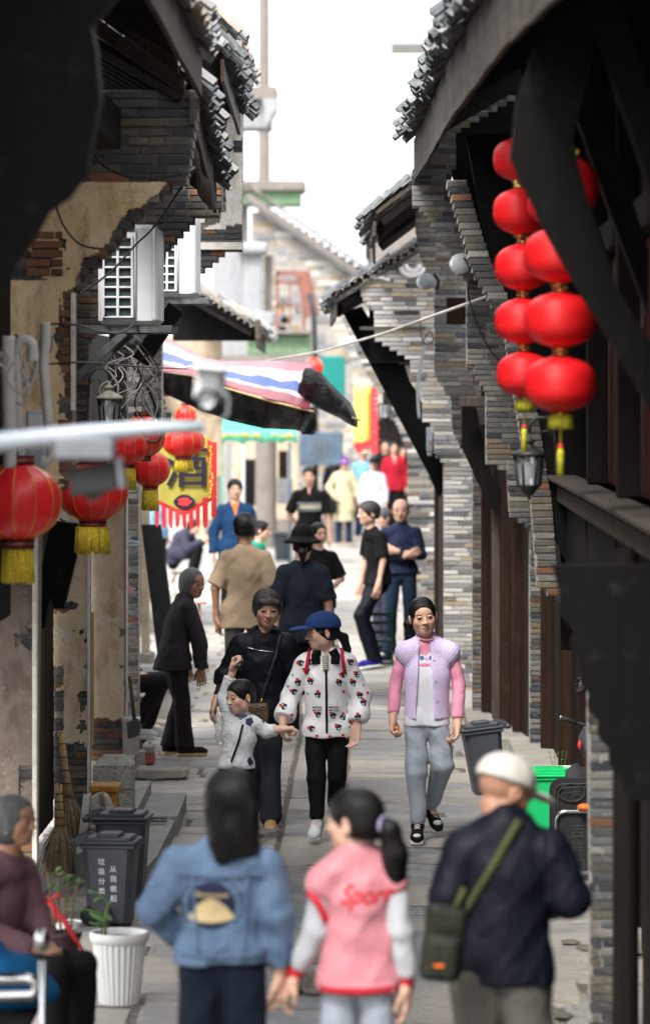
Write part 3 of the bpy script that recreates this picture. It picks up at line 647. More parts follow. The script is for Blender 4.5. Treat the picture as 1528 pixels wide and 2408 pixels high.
def garment_top(root, J, u, g, seed, res, mat='dark', name='jacket', hem=.86, sleeve=1.0, loose=.012, collar=None, amp=.004, flare=0., cuffr=None, vneck=None, opening=None, noarm=False, tilt=0., bal=0., sh=1.0):
    S = Sdf(); l = loose*u; pv, ch, nk = J['pelvis'], J['chest'], J['neck']; down = pv+(pv-ch)/np.linalg.norm(pv-ch)*max(0., (pv[2]/u-hem)+.10)*u
    S.cone(pv, ch, (.122+flare*.3)*u*g+l, .126*u*g+l, .03*u, sy=.74); S.cone(down, pv, (.125+flare)*u*g+l, (.122+flare*.3)*u*g+l, .02*u, sy=.76)
    dz = np.array((0, 0, 1.))
    if hem < pv[2]/u+.02:
        for q in 'LR': S.cone(J['hip'+q]+dz*.04*u, J['hip'+q]+(J['kn'+q]-J['hip'+q])*.45, .082*u*g+l*.8, (.080+flare*.5)*u*g+l*.8, .04*u)
    S.cone(ch, ch*.35+nk*.65, .12*u*g+l, .085*u*g+l, .03*u, sy=.72)
    for q in 'LR':
        s0 = J['sh'+q]; s0 = s0+(nk-s0)*(0 if noarm else min(.35, loose*3.2))-dz*l*.5; S.cone(s0*.92+nk*.08-dz*.02*u, nk-dz*.055*u, (.050*u*g+l*.8)*sh, .056*u*g+l*.5, .02*u); S.cone(s0*.7+nk*.3-dz*.02*u, nk+dz*.0*u, .040*u+l*.6, .046*u+l*.4, .035*u)
        if noarm: S.cone(s0-dz*.022*u, s0*.9+ch*.1-dz*.03*u, .042*u*g+l*.9, .045*u*g+l*.9, .025*u)
    if collar:
        h, r_ = collar; hd_ = J['head']-nk; hd_ = hd_/np.linalg.norm(hd_); S.cone(nk-hd_*.02*u, nk+hd_*h*u, r_*u+.012*u, r_*u, .02*u)
    else: S.ell(nk+np.array((0, -.014, .04))*u, (.060*u, .064*u, .045*u), .008, 's')
    if vneck:
        d, wv = vneck; y0 = nk[1]-.02*u; z1 = nk[2]+.06*u; z0 = z1-d*u; x0 = nk[0]
        def vn(x, y, z):
            hw = (z-f32(z0))/f32(z1-z0)*f32(wv*u); return np.maximum(np.maximum(np.abs(x-f32(x0))-hw, f32(z0)-z), y-f32(y0))
        S.raw(vn, (x0, y0, (z0+z1)/2), d*u, .004, 's')
    if opening:
        w0, w1 = opening; zt, zb = nk[2], hem*u
        def op_(x, y, z):
            hw = f32(w1*u)+(z-f32(zb))/f32(zt-zb)*f32((w0-w1)*u); return np.maximum(np.abs(x+.004)-hw, y+f32(.02*u))
        S.raw(op_, (0, -.1*u, 1.1*u), .5*u, .006, 's')
    zc = f32(hem*u); tt = f32(tilt); px = f32(pv[0])
    S.raw(lambda x, y, z: zc+(x-px)*tt-z+0*y, (0, 0, 1), 9)
    if not noarm:
        A = Sdf()
        for q in 'LR':
            a, e, w_ = J['sh'+q], J['el'+q], J['wr'+q]; a = a+(nk-a)*min(.3, loose*3.)-dz*l*.6; r0, r1, r2 = .047*u*g+l*.8, .042*u*g+l*.9, (cuffr or .034)*u+l*.45
            if sleeve <= .5:
                t = sleeve/.5; m = a+(e-a)*t; A.cone(a, m, r0, r1+.010*u, .02*u); d = (e-a)/np.linalg.norm(e-a)
            else:
                A.cone(a, e, r0, r1, .03*u); t = (sleeve-.5)/.5; m = e+(w_-e)*t; A.cone(e, m, r1, r1+(r2-r1)*t, .012*u); d = (w_-e)/np.linalg.norm(w_-e)
                if bal: mm = e+(w_-e)*t*.75; A.cone(mm, mm+(w_-e)*.06, r1+bal*u, r1+bal*u, .03*u)
            m, d = m.astype(f32), d.astype(f32)
            def cut(x, y, z, m=m, d=d):
                h = (x-m[0])*d[0]+(y-m[1])*d[1]+(z-m[2])*d[2]; dist = np.sqrt((x-m[0]-d[0]*h)**2+(y-m[1]-d[1]*h)**2+(z-m[2]-d[2]*h)**2)
                return np.maximum(np.maximum(-h, h-f32(.14*u)), dist-f32(.085*u))
            A.raw(cut, m+d*.07*u, .16*u, .004, 's')
        S.sub = (A, .022*u)
    V, Q = S.mesh(res, (), fold_fn(amp*u, seed)); o = link(name, np_mesh(name, V, Q, mat), root)
    return o
def shoe_pair(root, J, u, res, mat='rubber', sole='white_plastic', size=1.0, name='shoe'):
    for q in 'LR':
        a, t = J['an'+q], J['to'+q]; d = t-a; yawv = math.atan2(d[0], -d[1]); ln = math.sqrt(d[0]**2+d[1]**2); pt = math.atan2(-(d[2]+.055*u), ln)
        M = np.array(Matrix.Rotation(yawv, 3, 'Z') @ Matrix.Rotation(pt, 3, 'X')); base = a-M@np.array((0, 0, .085*u))
        s = u*size
        for nm, mt in ((name, mat), ('sole', sole)):
            S = Sdf(); S.frame(M, base, s)
            if nm == name:
                S.cone((0, .03, .05), (0, .0, .095), .040, .040, .02); S.cone((0, .03, .048), (0, -.13, .040), .040, .036, .02, sx=1.08); S.ell((0, -.14, .038), (.046, .060, .032), .02)
                S.raw(lambda x, y, z: f32(.014)-z+0*x+0*y, (0, 0, 0), 9, .003, 's') if False else None
            else:
                S.box((0, -.055, .012), (.041, .128, .014), .012); S.ell((0, -.125, .013), (.046, .066, .015), .02)
            V, Q = S.mesh(max(.005, res*.7)); me = np_mesh(nm, V, Q, mt)
            if nm == name: so = link(name, me, root)
            else: link('sole', me, so)
def headwear(root, J, hs, HM, res, kind='cap', mat='denim', name='cap', brim=None, back=False):
    S = Sdf(); S.frame(HM, J['head'], hs); rs = min(res, .006)
    if kind == 'cap':
        S.ell((0, .012, .040), (.093, .113, .090), .01); S.raw(lambda x, y, z: (f32(.030)-y*f32(.10))-z+0*x, (0, 0, 0), 9, .004, 'i')
        V, Q = S.mesh(rs); o = link(name, np_mesh(name, V, Q, mat), root)
        S = Sdf(); S.frame(HM, J['head'], hs); S.ell((0, -.120, .036), (.073, .088, .016), .01); S.ell((0, -.12, .026), (.09, .10, .016), .004, 's'); V, Q = S.mesh(.005); link('brim', np_mesh('brim', V, Q, mat), o)
    elif kind == 'bucket':
        S.cone((0, .01, .03), (0, .01, .085), .092, .066, .02, sy=1.1); S.ell((0, .01, .022), (.145, .155, .020), .02); V, Q = S.mesh(rs); link(name, np_mesh(name, V, Q, mat), root)
    elif kind == 'sun':
        S.cone((0, .015, .03), (0, .015, .075), .108, .095, .03, sy=1.1); S.ell((0, .03, .020), (.155, .165, .040), .03); S.ell((0, .03, -.002), (.15, .16, .035), .01, 's'); V, Q = S.mesh(rs); link(name, np_mesh(name, V, Q, mat), root)

_bv = {}
def paste(root, vs2, fs, origin, right, up, mat, name, target='jacket', off=.003, sub=0, parent=None):
    """lay a flat print on a garment: the outline is projected along the view normal onto the garment's surface"""
    tgt = [c for c in root.children if c.name.split('.')[0] == target][0]; me = tgt.data
    if me.name not in _bv: _bv[me.name] = BVHTree.FromPolygons([v.co.copy() for v in me.vertices], [tuple(p.vertices) for p in me.polygons])
    bv = _bv[me.name]
    import bmesh
    bm = bmesh.new(); vv = [bm.verts.new((x, y, 0)) for x, y in vs2]
    for f in fs:
        try: bm.faces.new([vv[i] for i in f])
        except Exception: pass
    if sub: bmesh.ops.triangulate(bm, faces=bm.faces[:]); bmesh.ops.subdivide_edges(bm, edges=bm.edges[:], cuts=sub, use_grid_fill=True)
    right, up = Vector(right).normalized(), Vector(up).normalized(); n = right.cross(up); O = Vector(origin); out = []
    for v in bm.verts:
        p = O+right*v.co.x+up*v.co.y+n*.6; h = bv.ray_cast(p, -n, 1.2)
        if h[0] is None: bm.free(); return None
        v.co = h[0]+n*off
    m2 = bpy.data.meshes.new(name); bm.to_mesh(m2); bm.free(); m2.materials.append(MATS[mat]); m2.polygons.foreach_set('use_smooth', [True]*len(m2.polygons)); return link(name, m2, tgt if parent is None else parent)
def disc(r, n=40, r0=0, sx=1, a0=0, a1=2*math.pi):
    if r0: vs = [(q*math.cos(a0+(a1-a0)*i/n)*sx, q*math.sin(a0+(a1-a0)*i/n)) for i in range(n+1) for q in (r0, r)]; return vs, [(2*i, 2*i+1, 2*i+3, 2*i+2) for i in range(n)]
    return [(0, 0)]+[(r*math.cos(a0+(a1-a0)*i/n)*sx, r*math.sin(a0+(a1-a0)*i/n)) for i in range(n+1)], [(0, i+1, i+2) for i in range(n)]
def tubes_on(root, pts, r, mat, name, n=8, parent=None):
    mb = MB(); mb.tube(pts, r, n); return link(name, mb.mesh(name, mat), parent or root)
def ribbon_on(root, pts, w, mat, name, target='jacket', toward=(0, -1, 0), th=.003):
    """a strap that lies on the garment: points are projected onto it along the given direction"""
    tgt = [c for c in root.children if c.name.split('.')[0] == target][0]; me = tgt.data; bv = BVHTree.FromPolygons([v.co.copy() for v in me.vertices], [tuple(p.vertices) for p in me.polygons])
    t = Vector(toward).normalized(); P_ = []
    for i in range(len(pts)-1):
        for k in range(8): P_.append(Vector(pts[i]).lerp(Vector(pts[i+1]), k/8))
    P_.append(Vector(pts[-1])); grid = []
    for i, p in enumerate(P_):
        d = (P_[min(i+1, len(P_)-1)]-P_[max(i-1, 0)]).normalized(); s_ = d.cross(t).normalized()*w/2; h = bv.ray_cast(p+t*.6, -t, 1.2); c_ = h[0] if h[0] is not None else p
        grid.append([c_+t*.006-s_, c_+t*.009, c_+t*.006+s_])
    mb = MB(); mb.sheet(grid, th); return link(name, mb.mesh(name, mat), root)
# ================================================================ the place
def interp(x, pts):
    if x <= pts[0][0]: return pts[0][1]
    for (a, p), (b_, q) in zip(pts, pts[1:]):
        if x <= b_: return p+(q-p)*(x-a)/max(b_-a, 1e-6)
    return pts[-1][1]
def unit_brick(seed, b=.06):
    rr = random.Random(seed); m = MB(); m.box(-.5, .5, -.5, .5, -.5, .5, (.02, .05, b))
    m.v = [(x+rr.uniform(-.012, .012), y+rr.uniform(-.03, .03), z+rr.uniform(-.045, .045)) for x, y, z in m.v]; return m
BRV = [unit_brick(i) for i in range(6)]
_bm = {}
def brick_mesh(mat, i):
    if (mat, i) not in _bm: _bm[(mat, i)] = BRV[i].mesh('brick', mat)
    return _bm[(mat, i)]
def put(name, me, parent, loc, scale=(1, 1, 1), rot=None):
    o = bpy.data.objects.new(name, me); C.objects.link(o); o.parent = parent; b_ = BASE[parent.name]
    o.location = (loc[0]-b_[0], loc[1]-b_[1], loc[2]-b_[2]); o.scale = scale
    if rot is not None: o.rotation_euler = rot
    return o
def masonry(root, Y, z0, z1, left, right, mats, ch=.038, blen=(.13, .27), th=.34, skip=None, limit=300, core='mortar', gap=.008, top=None, proud=.005, seed=1, single_side=None):
    """courses of single bricks on a mortar core; left/right give the wall's edge at a height"""
    rr = random.Random(seed); n = int(round((z1-z0)/ch)); L = []; core_mb = MB()
    for i in range(n):
        zc = z0+(i+.5)*ch; xl, xr = left(zc), right(zc)
        if top is not None:      # clip by a sloping top: x range where the wall is high enough
            t = top(zc); xl, xr = max(xl, t[0]), min(xr, t[1])
        if xr-xl < .03: continue
        core_mb.box(xl+.007, xr-.007, Y+.006, Y+th, zc-ch/2-.0005*(i % 2), zc+ch/2+.0005)
        x = xl+rr.uniform(-.003, .006)-(rr.uniform(.2, .8)*blen[0] if single_side else 0); first = True
        while x < xr-.02:
            w_ = rr.uniform(*blen); 
            if rr.random() < .22: w_ *= .5
            if xr-(x+w_) < .05: w_ = xr-x
            xa, xb = max(x, xl), min(x+w_, xr)
            if xb-xa > .02 and not (skip and skip((xa+xb)/2, zc)): L.append((xa, xb, zc, rr.random()))
            x += w_
        del first
    if core_mb.v: core_mb.build('mortar', core, root)
    L.sort(key=lambda b_: -(b_[1]-b_[0])+.05*b_[3]); mbs = {}
    for k, (xa, xb, zc, rn) in enumerate(L):
        mt = mats[0] if len(mats) == 1 or rr.random() < .8 else rr.choice(mats[1:]); hh = ch-gap*rr.uniform(.6, 1.3); i = rr.randrange(6)
        loc = ((xa+xb)/2, Y+.05-proud+rr.uniform(-.003, .003), zc+rr.uniform(-.0012, .0012)); sc = (xb-xa-gap, .1, hh); ry = rr.uniform(-.006, .006)
        if k < limit: put('brick', brick_mesh(mt, i), root, loc, sc, (0, ry, 0))
        else:
            q = mbs.setdefault(mt, MB()); q.add([(loc[0]+v[0]*sc[0], loc[1]+v[1]*sc[1], loc[2]+v[2]*sc[2]) for v in BRV[i].v], BRV[i].f)
    for mt, q in mbs.items(): q.build('small_bricks', mt, root, kind='stuff')
def plaster_patch(root, Y, x0, x1, z0, z1, inside, mat, cell=.009, off=.010, name='plaster_coat'):
    """a ragged coat of plaster: a grid of cells kept where inside(x, z) holds, with a real edge"""
    nx, nz = max(2, int((x1-x0)/cell)), max(2, int((z1-z0)/cell)); keep = {(i, k) for i in range(nx) for k in range(nz) if inside(x0+(i+.5)*cell, z0+(k+.5)*cell)}
    m = MB(); vi = {}
    def v(i, k, f):
        if (i, k, f) not in vi:
            x, z = x0+i*cell, z0+k*cell; d = noise.noise(Vector((x*5, z*5, Y)))*.004
            jx, jz = noise.noise(Vector((x*60, z*60, 3)))*.006, noise.noise(Vector((x*60, z*60, 9)))*.006
            vi[(i, k, f)] = len(m.v); m.v.append((x+jx, (Y-off+d) if f else (Y+.02), z+jz))
        return vi[(i, k, f)]
    for (i, k) in keep:
        m.f.append((v(i, k, 1), v(i+1, k, 1), v(i+1, k+1, 1), v(i, k+1, 1))); m.sm.append(False)
        for di, dk, a, b_ in ((-1, 0, (i, k+1), (i, k)), (1, 0, (i+1, k), (i+1, k+1)), (0, -1, (i, k), (i+1, k)), (0, 1, (i+1, k+1), (i, k+1))):
            if (i+di, k+dk) not in keep: m.f.append((v(*b_, 1), v(*a, 1), v(*a, 0), v(*b_, 0))); m.sm.append(False)
    if m.f: return m.build(name, mat, root)
def fbm(x, z, s=1., seed=0, oct_=4):
    t = 0; a = 1
    for o in range(oct_): t += a*noise.noise(Vector((x*s, z*s, seed+o*7.3))); a *= .55; s *= 2.1
    return t
def dxx(pts, Y):          # edge given as (dy, dx) points seen at distance Y -> function x(z)
    q = sorted([(CAMZ-(dy-918)/F*Y, (dx-900)/F*Y) for dy, dx in pts]); return lambda z: interp(z, q)
def zat(dy, Y): return CAMZ-(dy-918)/F*Y
def xat(dx, Y): return (dx-900)/F*Y

# ---- ground
g = MB(); g.box(-60, 60, -20, 900, -.6, -.045); g.build('ground', 'earth', kind='structure')
street = thing('street', None, None, (0, 20, 0), kind='structure')
g = MB(); g.box(-3.2, 2.2, 8, 82, -.044, -.012); g.build('joint_bed', 'dirt_joint', street)
def slab_mesh(i):
    rr = random.Random(i); nx, ny = 4, 4; c = [[rr.uniform(-.006, .006) for _ in range(ny)] for _ in range(nx)]; m = MB(); tx, ty = rr.uniform(-.004, .004), rr.uniform(-.009, .009)
    gx = [-.5, -.47, .47, .5]; gy = [-.5, -.455, .455, .5]
    vs = []
    for a, x in enumerate(gx):
        for b_, y in enumerate(gy):
            ed = a in (0, 3) or b_ in (0, 3); jx = rr.uniform(-.012, .012) if ed else 0; jy = rr.uniform(-.025, .025) if ed else 0
            vs.append((x+jx, y+jy, (-.016 if ed else 0)+c[a][b_]+tx*x*2+ty*y*2))
    m.add(vs, [(a*4+b_, (a+1)*4+b_, (a+1)*4+b_+1, a*4+b_+1) for a in range(3) for b_ in range(3)], False)
    lo = len(m.v); rim = [0, 4, 8, 12, 13, 14, 15, 11, 7, 3, 2, 1]; m.add([(vs[k][0], vs[k][1], -.06) for k in rim], []); 
    for k in range(12): m.f.append((rim[k], lo+k, lo+(k+1) % 12, rim[(k+1) % 12])); m.sm.append(False)
    return m
SLM = [slab_mesh(i) for i in range(12)]; SLD = [s_.mesh('paving_slab', 'paving') for s_ in SLM]
slabs = []; rr = random.Random(3)
def lane_shift(Y): return interp(Y, [(15, 0), (30, -.05), (45, -.35), (60, -.8), (80, -1.3)])
Y = 13.0
while Y < 80:
    d = rr.uniform(.30, .50); sh_ = lane_shift(Y)
    x = -2.9+rr.uniform(-.3, 0)+sh_
    while x < -.62+sh_:
        w_ = rr.uniform(.45, 1.0); xe = min(x+w_, -.60+sh_)
        if xe-x > .08: slabs.append(((x+xe)/2, Y+d/2, xe-x-.024, d-.032, 0))
        x = xe+.001
    x = -.22+sh_
    while x < 1.75+sh_:
        w_ = rr.uniform(.5, 1.15); xe = x+w_; slabs.append(((x+xe)/2, Y+d/2, w_-.024, d-.032, 0)); x = xe
    Y += d
Y = 13.0
while Y < 80:         # the middle run of long slabs, laid lengthwise
    d = rr.uniform(.8, 1.5); sh_ = lane_shift(Y+d/2); slabs.append((-.41+sh_, Y+d/2, .345, d-.02, math.atan2(lane_shift(Y)-lane_shift(Y+d), d))); Y += d
slabs = [s_ for s_ in slabs if s_[1] > 15.3]; slabs.sort(key=lambda s_: s_[1]); far = MB()
for k, (x, y, w_, d, a) in enumerate(slabs):
    i = rr.randrange(12); z = rr.uniform(-.005, .005)
    if k < 300:
        o = put('paving_slab', SLD[i], street, (x, y, z), (w_, d, 1), (rr.uniform(-.006, .006), rr.uniform(-.005, .005), a))
    else: far.add([(x+v[0]*w_*math.cos(a)-v[1]*d*math.sin(a), y+v[1]*d+v[0]*w_*math.sin(a), z+v[2]) for v in SLM[i].v], SLM[i].f)
far.build('far_slabs', 'paving', street, kind='stuff')

# ---- roofs with separate clay tiles
def tile_unit(seed, cover=True):
    rr = random.Random(seed); m = MB(); n = 5; grid = []
    for j, y in enumerate((0, .5, 1)):
        row = []
        for i in range(n+1):
            a = math.pi*(i/n); x = -.5*math.cos(a); z = math.sin(a)*(.30 if cover else -.28)
            row.append((x*(1-.10*y)+rr.uniform(-.02, .02), y+rr.uniform(-.03, .03)*(j != 1), z+rr.uniform(-.03, .03)))
        grid.append(row)
    m.sheet(grid, .055, False); return m
import collections
BUD = collections.defaultdict(lambda: 290)
TU = [tile_unit(i, i % 2 == 0) for i in range(8)]; TD = {}
def tile_mesh(i, mat):
    if (i, mat) not in TD: TD[(i, mat)] = TU[i].mesh('tile', mat)
    return TD[(i, mat)]
def roof(root, A, B, slope, length, mat='tile_clay', pitch=.105, tl=.19, lap=.085, over=.05, limit=290, seed=0, wob=.02, rafters='dark_wood', fascia='grey_wood', fh=.14, thick=.03, verge=None, tiles=True, raf=.24, boards='beam_wood'):
    """A-B eave line (lower roof edge), slope: unit vector up the roof"""
    rr = random.Random(seed); A, B, s_ = Vector(A), Vector(B), Vector(slope).normalized(); e = (B-A); L = e.length; e.normalize(); n = s_.cross(e).normalized()
    if n.z < 0: n = -n
    Rm = Matrix((e, s_, n)).transposed(); eu = Rm.to_euler() if e.cross(s_).dot(n) > 0 else None
    if eu is None: Rm = Matrix((-e, s_, n)).transposed(); eu = Rm.to_euler()
    m = MB(); g_ = [[A+e*t+s_*q for q in (0.04, length)] for t in (0, L)]
    nb = max(2, int(length/.13)); stuff_b = 0
    for k in range(nb):          # sheathing boards run along the eave, seen from the street below
        q0, q1 = .04+(length-.04)*k/nb, .04+(length-.04)*(k+1)/nb
        mm = MB(); mm.sheet([[A+e*t+s_*q for q in (q0, q1)] for t in (0, L)], -thick if False else thick, False); mm.build('roof_board', boards, root)
    k = 0; t = .06
    while t < L-.03:
        a = A+e*t+s_*.03-n*(thick+.035); mm = MB(); mm.beam(a, a+s_*(length-.03), .055, .07, .004, up=n); mm.build('rafter', rafters, root); t += raf; k += 1
    if fascia:
        mm = MB(); pts = [(A+e*(L*i/12)-n*.02+Vector((0, 0, -fh/2-.01+.004*math.sin(i*1.7+seed)))) for i in range(13)]
        for a, b_ in zip(pts, pts[1:]): mm.beam(a, b_, .022, fh, 0)
        mm.build('fascia_board', fascia, root)
    if tiles:
        nrow = int(L/pitch); ncol = max(1, int(length/lap)); T = []
        for i in range(nrow):
            t = (i+.5)*pitch+rr.uniform(-.01, .01); drop = noise.noise(Vector((t*1.7, seed, 0)))*wob; cov = i % 2 == 0; o_ = over+rr.uniform(-.035, .035)
            for j in range(ncol):
                p = A+e*t+s_*(j*lap-o_+rr.uniform(-.01, .01))+n*((.045 if cov else .022)+drop+rr.uniform(-.004, .004)); T.append((j, p, cov))
        T.sort(key=lambda q: (q[0], q[1].y)); limit = min(limit, BUD[root.name]); BUD[root.name] -= min(limit, len(T)); rest = MB()
        for k, (j, p, cov) in enumerate(T):
            i = rr.randrange(4)*2+(0 if cov else 1); rot = Rm @ Euler((math.radians(rr.uniform(4, 12)), rr.uniform(-.06, .06), rr.uniform(-.05, .05))).to_matrix(); sc = (pitch*1.25, tl, pitch*1.1)
            if k < limit: put('tile', tile_mesh(i, mat), root, p, sc, rot.to_euler())
            else: rest.add([tuple(p+rot @ Vector((v[0]*sc[0], v[1]*sc[1], v[2]*sc[2]))) for v in TU[i].v], TU[i].f)
        if rest.v: rest.build('small_tiles', mat, root, kind='stuff')
def planks(root, A, B, z0, z1, w_=.13, mat='dark_wood', th=.03, groove=.006, seed=0, rails=()):
    rr = random.Random(seed); A, B = Vector((*A, 0)), Vector((*B, 0)); L = (B-A).length; e = (B-A).normalized(); n = max(1, int(round(L/w_))); w_ = L/n; nn = Vector((-e.y, e.x, 0))
    for i in range(n):
        m = MB(); a = A+e*(i*w_+groove/2)+nn*rr.uniform(-.003, .003); b_ = A+e*((i+1)*w_-groove/2); c_ = (a+b_)/2
        m.beam((c_.x, c_.y, z0), (c_.x, c_.y, z1), w_-groove, th, .003, up=nn) if False else m.box(-(w_-groove)/2, (w_-groove)/2, -th/2, th/2, z0, z1, .003, 0, Matrix(((e.x, nn.x, 0, c_.x), (e.y, nn.y, 0, c_.y), (0, 0, 1, 0), (0, 0, 0, 1))))
        m.build('plank', mat, root)
def carved_bracket(root, Y, pts, th=.10, mat='black_wood', scrolls=(), name='carved_bracket', smat=None):
    """a timber bracket in the plane of the wall end with raised scrollwork on the face turned to the street's near end"""
    m = MB(); m.prism([(xat(x, Y), zat(y, Y)) for x, y in pts], Y, Y+th); o = m.build(name, mat, root)
    for (x, y, r_) in scrolls:
        q = MB(); c0 = (xat(x, Y), zat(y, Y)); r_ = r_/F*Y; a0 = R.uniform(0, 6)
        q.tube([(c0[0]+r_*(1-i/26)*math.cos(a0+i*.42), Y-.008, c0[1]+r_*(1-i/26)*math.sin(a0+i*.42)) for i in range(22)], [r_*.26*(1-.5*i/22) for i in range(22)], 6)
        q.build('scroll', smat or mat, o)
    return o
BASE_FIX = []
def H(name, label, Y, x, cat='house', group=None):
    return thing(name, label, cat, (x, Y, 0), group=group)

# ================= right side
RN = H('timber_house', 'dark two-storey timber house at the right, its tiled eave hung with round red lanterns', 15.5, 1.1)
# far gable wall of it, Y = 28, with stepped corbel out to the eave
Y = 28.0; lf = dxx([(395, 966), (485, 968), (492, 986), (600, 1060), (640, 1072), (660, 1095), (865, 1095), (872, 1104), (920, 1140), (1088, 1141), (1108, 1190), (1210, 1196), (1243, 1244), (1850, 1244)], Y)
lf0 = lf; lf = lambda z: lf0(z) if z < zat(400, Y) else (lf0(4.3)+.03 if z < 4.58 else lf0(4.3)+.03+(z-4.58)/.58)
masonry(RN, Y, 0, 4.85, lf, lambda z: 1.42 if z < 1.9 else lf(z)+.30, ['grey_brick'], .0385, seed=5, blen=(.12, .25))
m = MB(); m.prism([(.50, 4.40)]+[(lf(z)+.29, z) for z in (4.3, 4.0, 3.5, 3, 2.5, 2.1, 1.9)]+[(2.2, 1.9), (2.2, 5.80), (.50, 4.83)], Y+.04, Y+.1); m.build('timber_infill', 'black_wood', RN)  # black panel stands in for the soffit's shadow over the upper brickwork
# nearer wall of the same row, Y = 21
RM = H('brick_partition_wall', 'blurred stepped brick wall end right behind the right-hand black wall lantern', 21, .9, 'wall')
Y = 21.0; lf = dxx([(425, 1046), (640, 1110), (760, 1180), (1180, 1247), (1380, 1262), (1419, 1325), (1573, 1382), (2200, 1390)], Y)
masonry(RM, Y, 0, zat(425, Y), lf, lambda z: min(1.32, lf(z)+.12), ['dark_brick', 'grey_brick'], .0385, seed=6)
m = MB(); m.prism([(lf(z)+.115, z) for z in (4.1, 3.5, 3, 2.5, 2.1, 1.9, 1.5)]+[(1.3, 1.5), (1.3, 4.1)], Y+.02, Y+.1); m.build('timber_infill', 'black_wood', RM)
RP = H('brick_pier', 'tall narrow grey brick pier at the bottom right, in front of the parked scooter', 15.5, .88, 'pier')
Y = 15.5; masonry(RP, Y, 0, zat(1530, Y), lambda z: xat(1384+3*math.sin(z*3), Y), lambda z: xat(1446, Y), ['grey_brick', 'dark_brick'], .0375, seed=8, blen=(.055, .11), th=.25)
# ground floor planks, sill and post between the walls
planks(RN, (1.235, 21.4), (1.235, 27.98), .02, 2.3, .14, 'dark_wood', seed=2); planks(RN, (1.25, 15.9), (1.25, 20.95), .02, 2.3, .16, 'dark_wood', seed=3)
for yy, xx in ((27.6, 1.2), (24.6, 1.19), (22.0, 1.19), (18.5, 1.2)):
    m = MB(); m.lathe([(.07, .12), (.07, 3.9)], (xx, yy, 0), 14); m.build('post', 'brown_wood', RN); m = MB(); m.lathe([(.10, 0), (.11, .06), (.09, .12), (.001, .12)], (xx, yy, 0), 14); m.build('post_base', 'stone_grey', RN)
m = MB(); m.lathe([(.05, .22), (.05, 2.1)], (xat(1470, 14.6), 14.6, 0), 14); m.build('post', 'dark_wood', RN); m = MB(); m.box(xat(1449, 14.6), xat(1487, 14.6), 14.53, 14.68, 0, .21, .008); m.build('post_base', 'pale_stone', RN)
planks(RN, (1.04, 11.5), (1.04, 15.2), .02, 2.0, .13, 'dark_wood', seed=4)
# sill beam with moulding and upper storey panels
m = MB(); m.beam((1.0, 11, 2.135), (1.0, 23.3, 2.135), .10, .10, .012); m.build('sill_beam', 'grey_wood', RN)
m = MB(); m.beam((.975, 11, 2.225), (.975, 23.3, 2.225), .16, .025, .005); m.build('sill_board', 'grey_wood', RN)
planks(RN, (1.13, 11.0), (1.13, 23.0), 2.24, 3.35, .19, 'red_board', seed=12)
for yy in (12.0, 14.2, 16.4, 18.8, 21.4):
    m = MB(); m.box(1.0, 1.1, yy, yy+.11, 2.24, 4.4, .006); m.build('post', 'dark_wood', RN)
    m = MB(); m.box(.99, 1.06, yy+.02, yy+.09, 1.25, 2.08, .006); m.build('post', 'dark_wood', RN)
m = MB(); m.box(1.05, 1.12, 11, 23, 3.36, 3.5, .006); m.build('lintel', 'dark_wood', RN); m = MB(); m.box(1.36, 1.5, 10, 27.9, 0, 4.6); m.build('back_wall', 'black_wood', RN); m = MB(); m.box(1.15, 1.3, 3, 11, 0, 4.9); m.build('side_wall', 'black_wood', RN)
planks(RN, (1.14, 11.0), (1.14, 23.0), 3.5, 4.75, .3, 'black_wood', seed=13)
m = MB(); m.box(1.06, 1.09, 11, 15.4, 1.95, 2.09); m.build('apron_board', 'dark_wood', RN)
# the long eave
EV = [(.58, 3.0, 3.86), (.53, 11.2, 3.88), (.43, 14, 3.95), (.325, 19, 4.04), (.27, 24, 4.13), (.225, 28.05, 4.30)]
for k in (4, 3, 2, 1, 0):
    (x0, y0, z0), (x1, y1, z1) = EV[k], EV[k+1]; roof(RN, (x0, y0, z0+.32), (x1, y1, z1+.32-(k == 4)*.06), (.86, 0, .5), 2.0, seed=k+1, limit=290 if k else 0, over=.10, fh=.30, wob=.07, boards='black_wood', fascia='beam_wood', pitch=.12, tl=.21, raf=.4)
# big brackets under the eave and under the sill
for yy, k in ((13.0, 1.0), (15.2, .95), (17.6, .95), (24.4, 1.0)):
    m = MB(); m.prism([(1.05, 3.0), (1.05, 3.25), (.75, 4.2), (.62, 4.2), (.9, 3.4)], yy, yy+.12); o = m.build('eave_brace', 'black_wood', RN)
m = MB(); m.box(1.0, 1.03, 11, 21, 1.72, 2.08); m.build('apron_board', 'black_wood', RN)
Yq = 13.6; edge = [(1318, 1400), (1350, 1485), (1368, 1560), (1388, 1636), (1412, 1700), (1436, 1762), (1466, 1830), (1500, 1890)]; out = [(xat(1560, Yq), zat(1890, Yq)), (xat(1560, Yq), zat(1330, Yq)), (xat(1300, Yq), zat(1330, Yq))]
for (x0, y0), (x1, y1) in zip(edge, edge[1:]):
    for t_ in (0, .2, .4, .6, .8): bl = 15*math.sin(math.pi*t_); out.append((xat(x0+(x1-x0)*t_-bl, Yq), zat(y0+(y1-y0)*t_+bl*.3, Yq)))
m = MB(); m.prism(out[::-1], Yq, Yq+.12); o = m.build('carved_bracket', 'black_wood', RN)
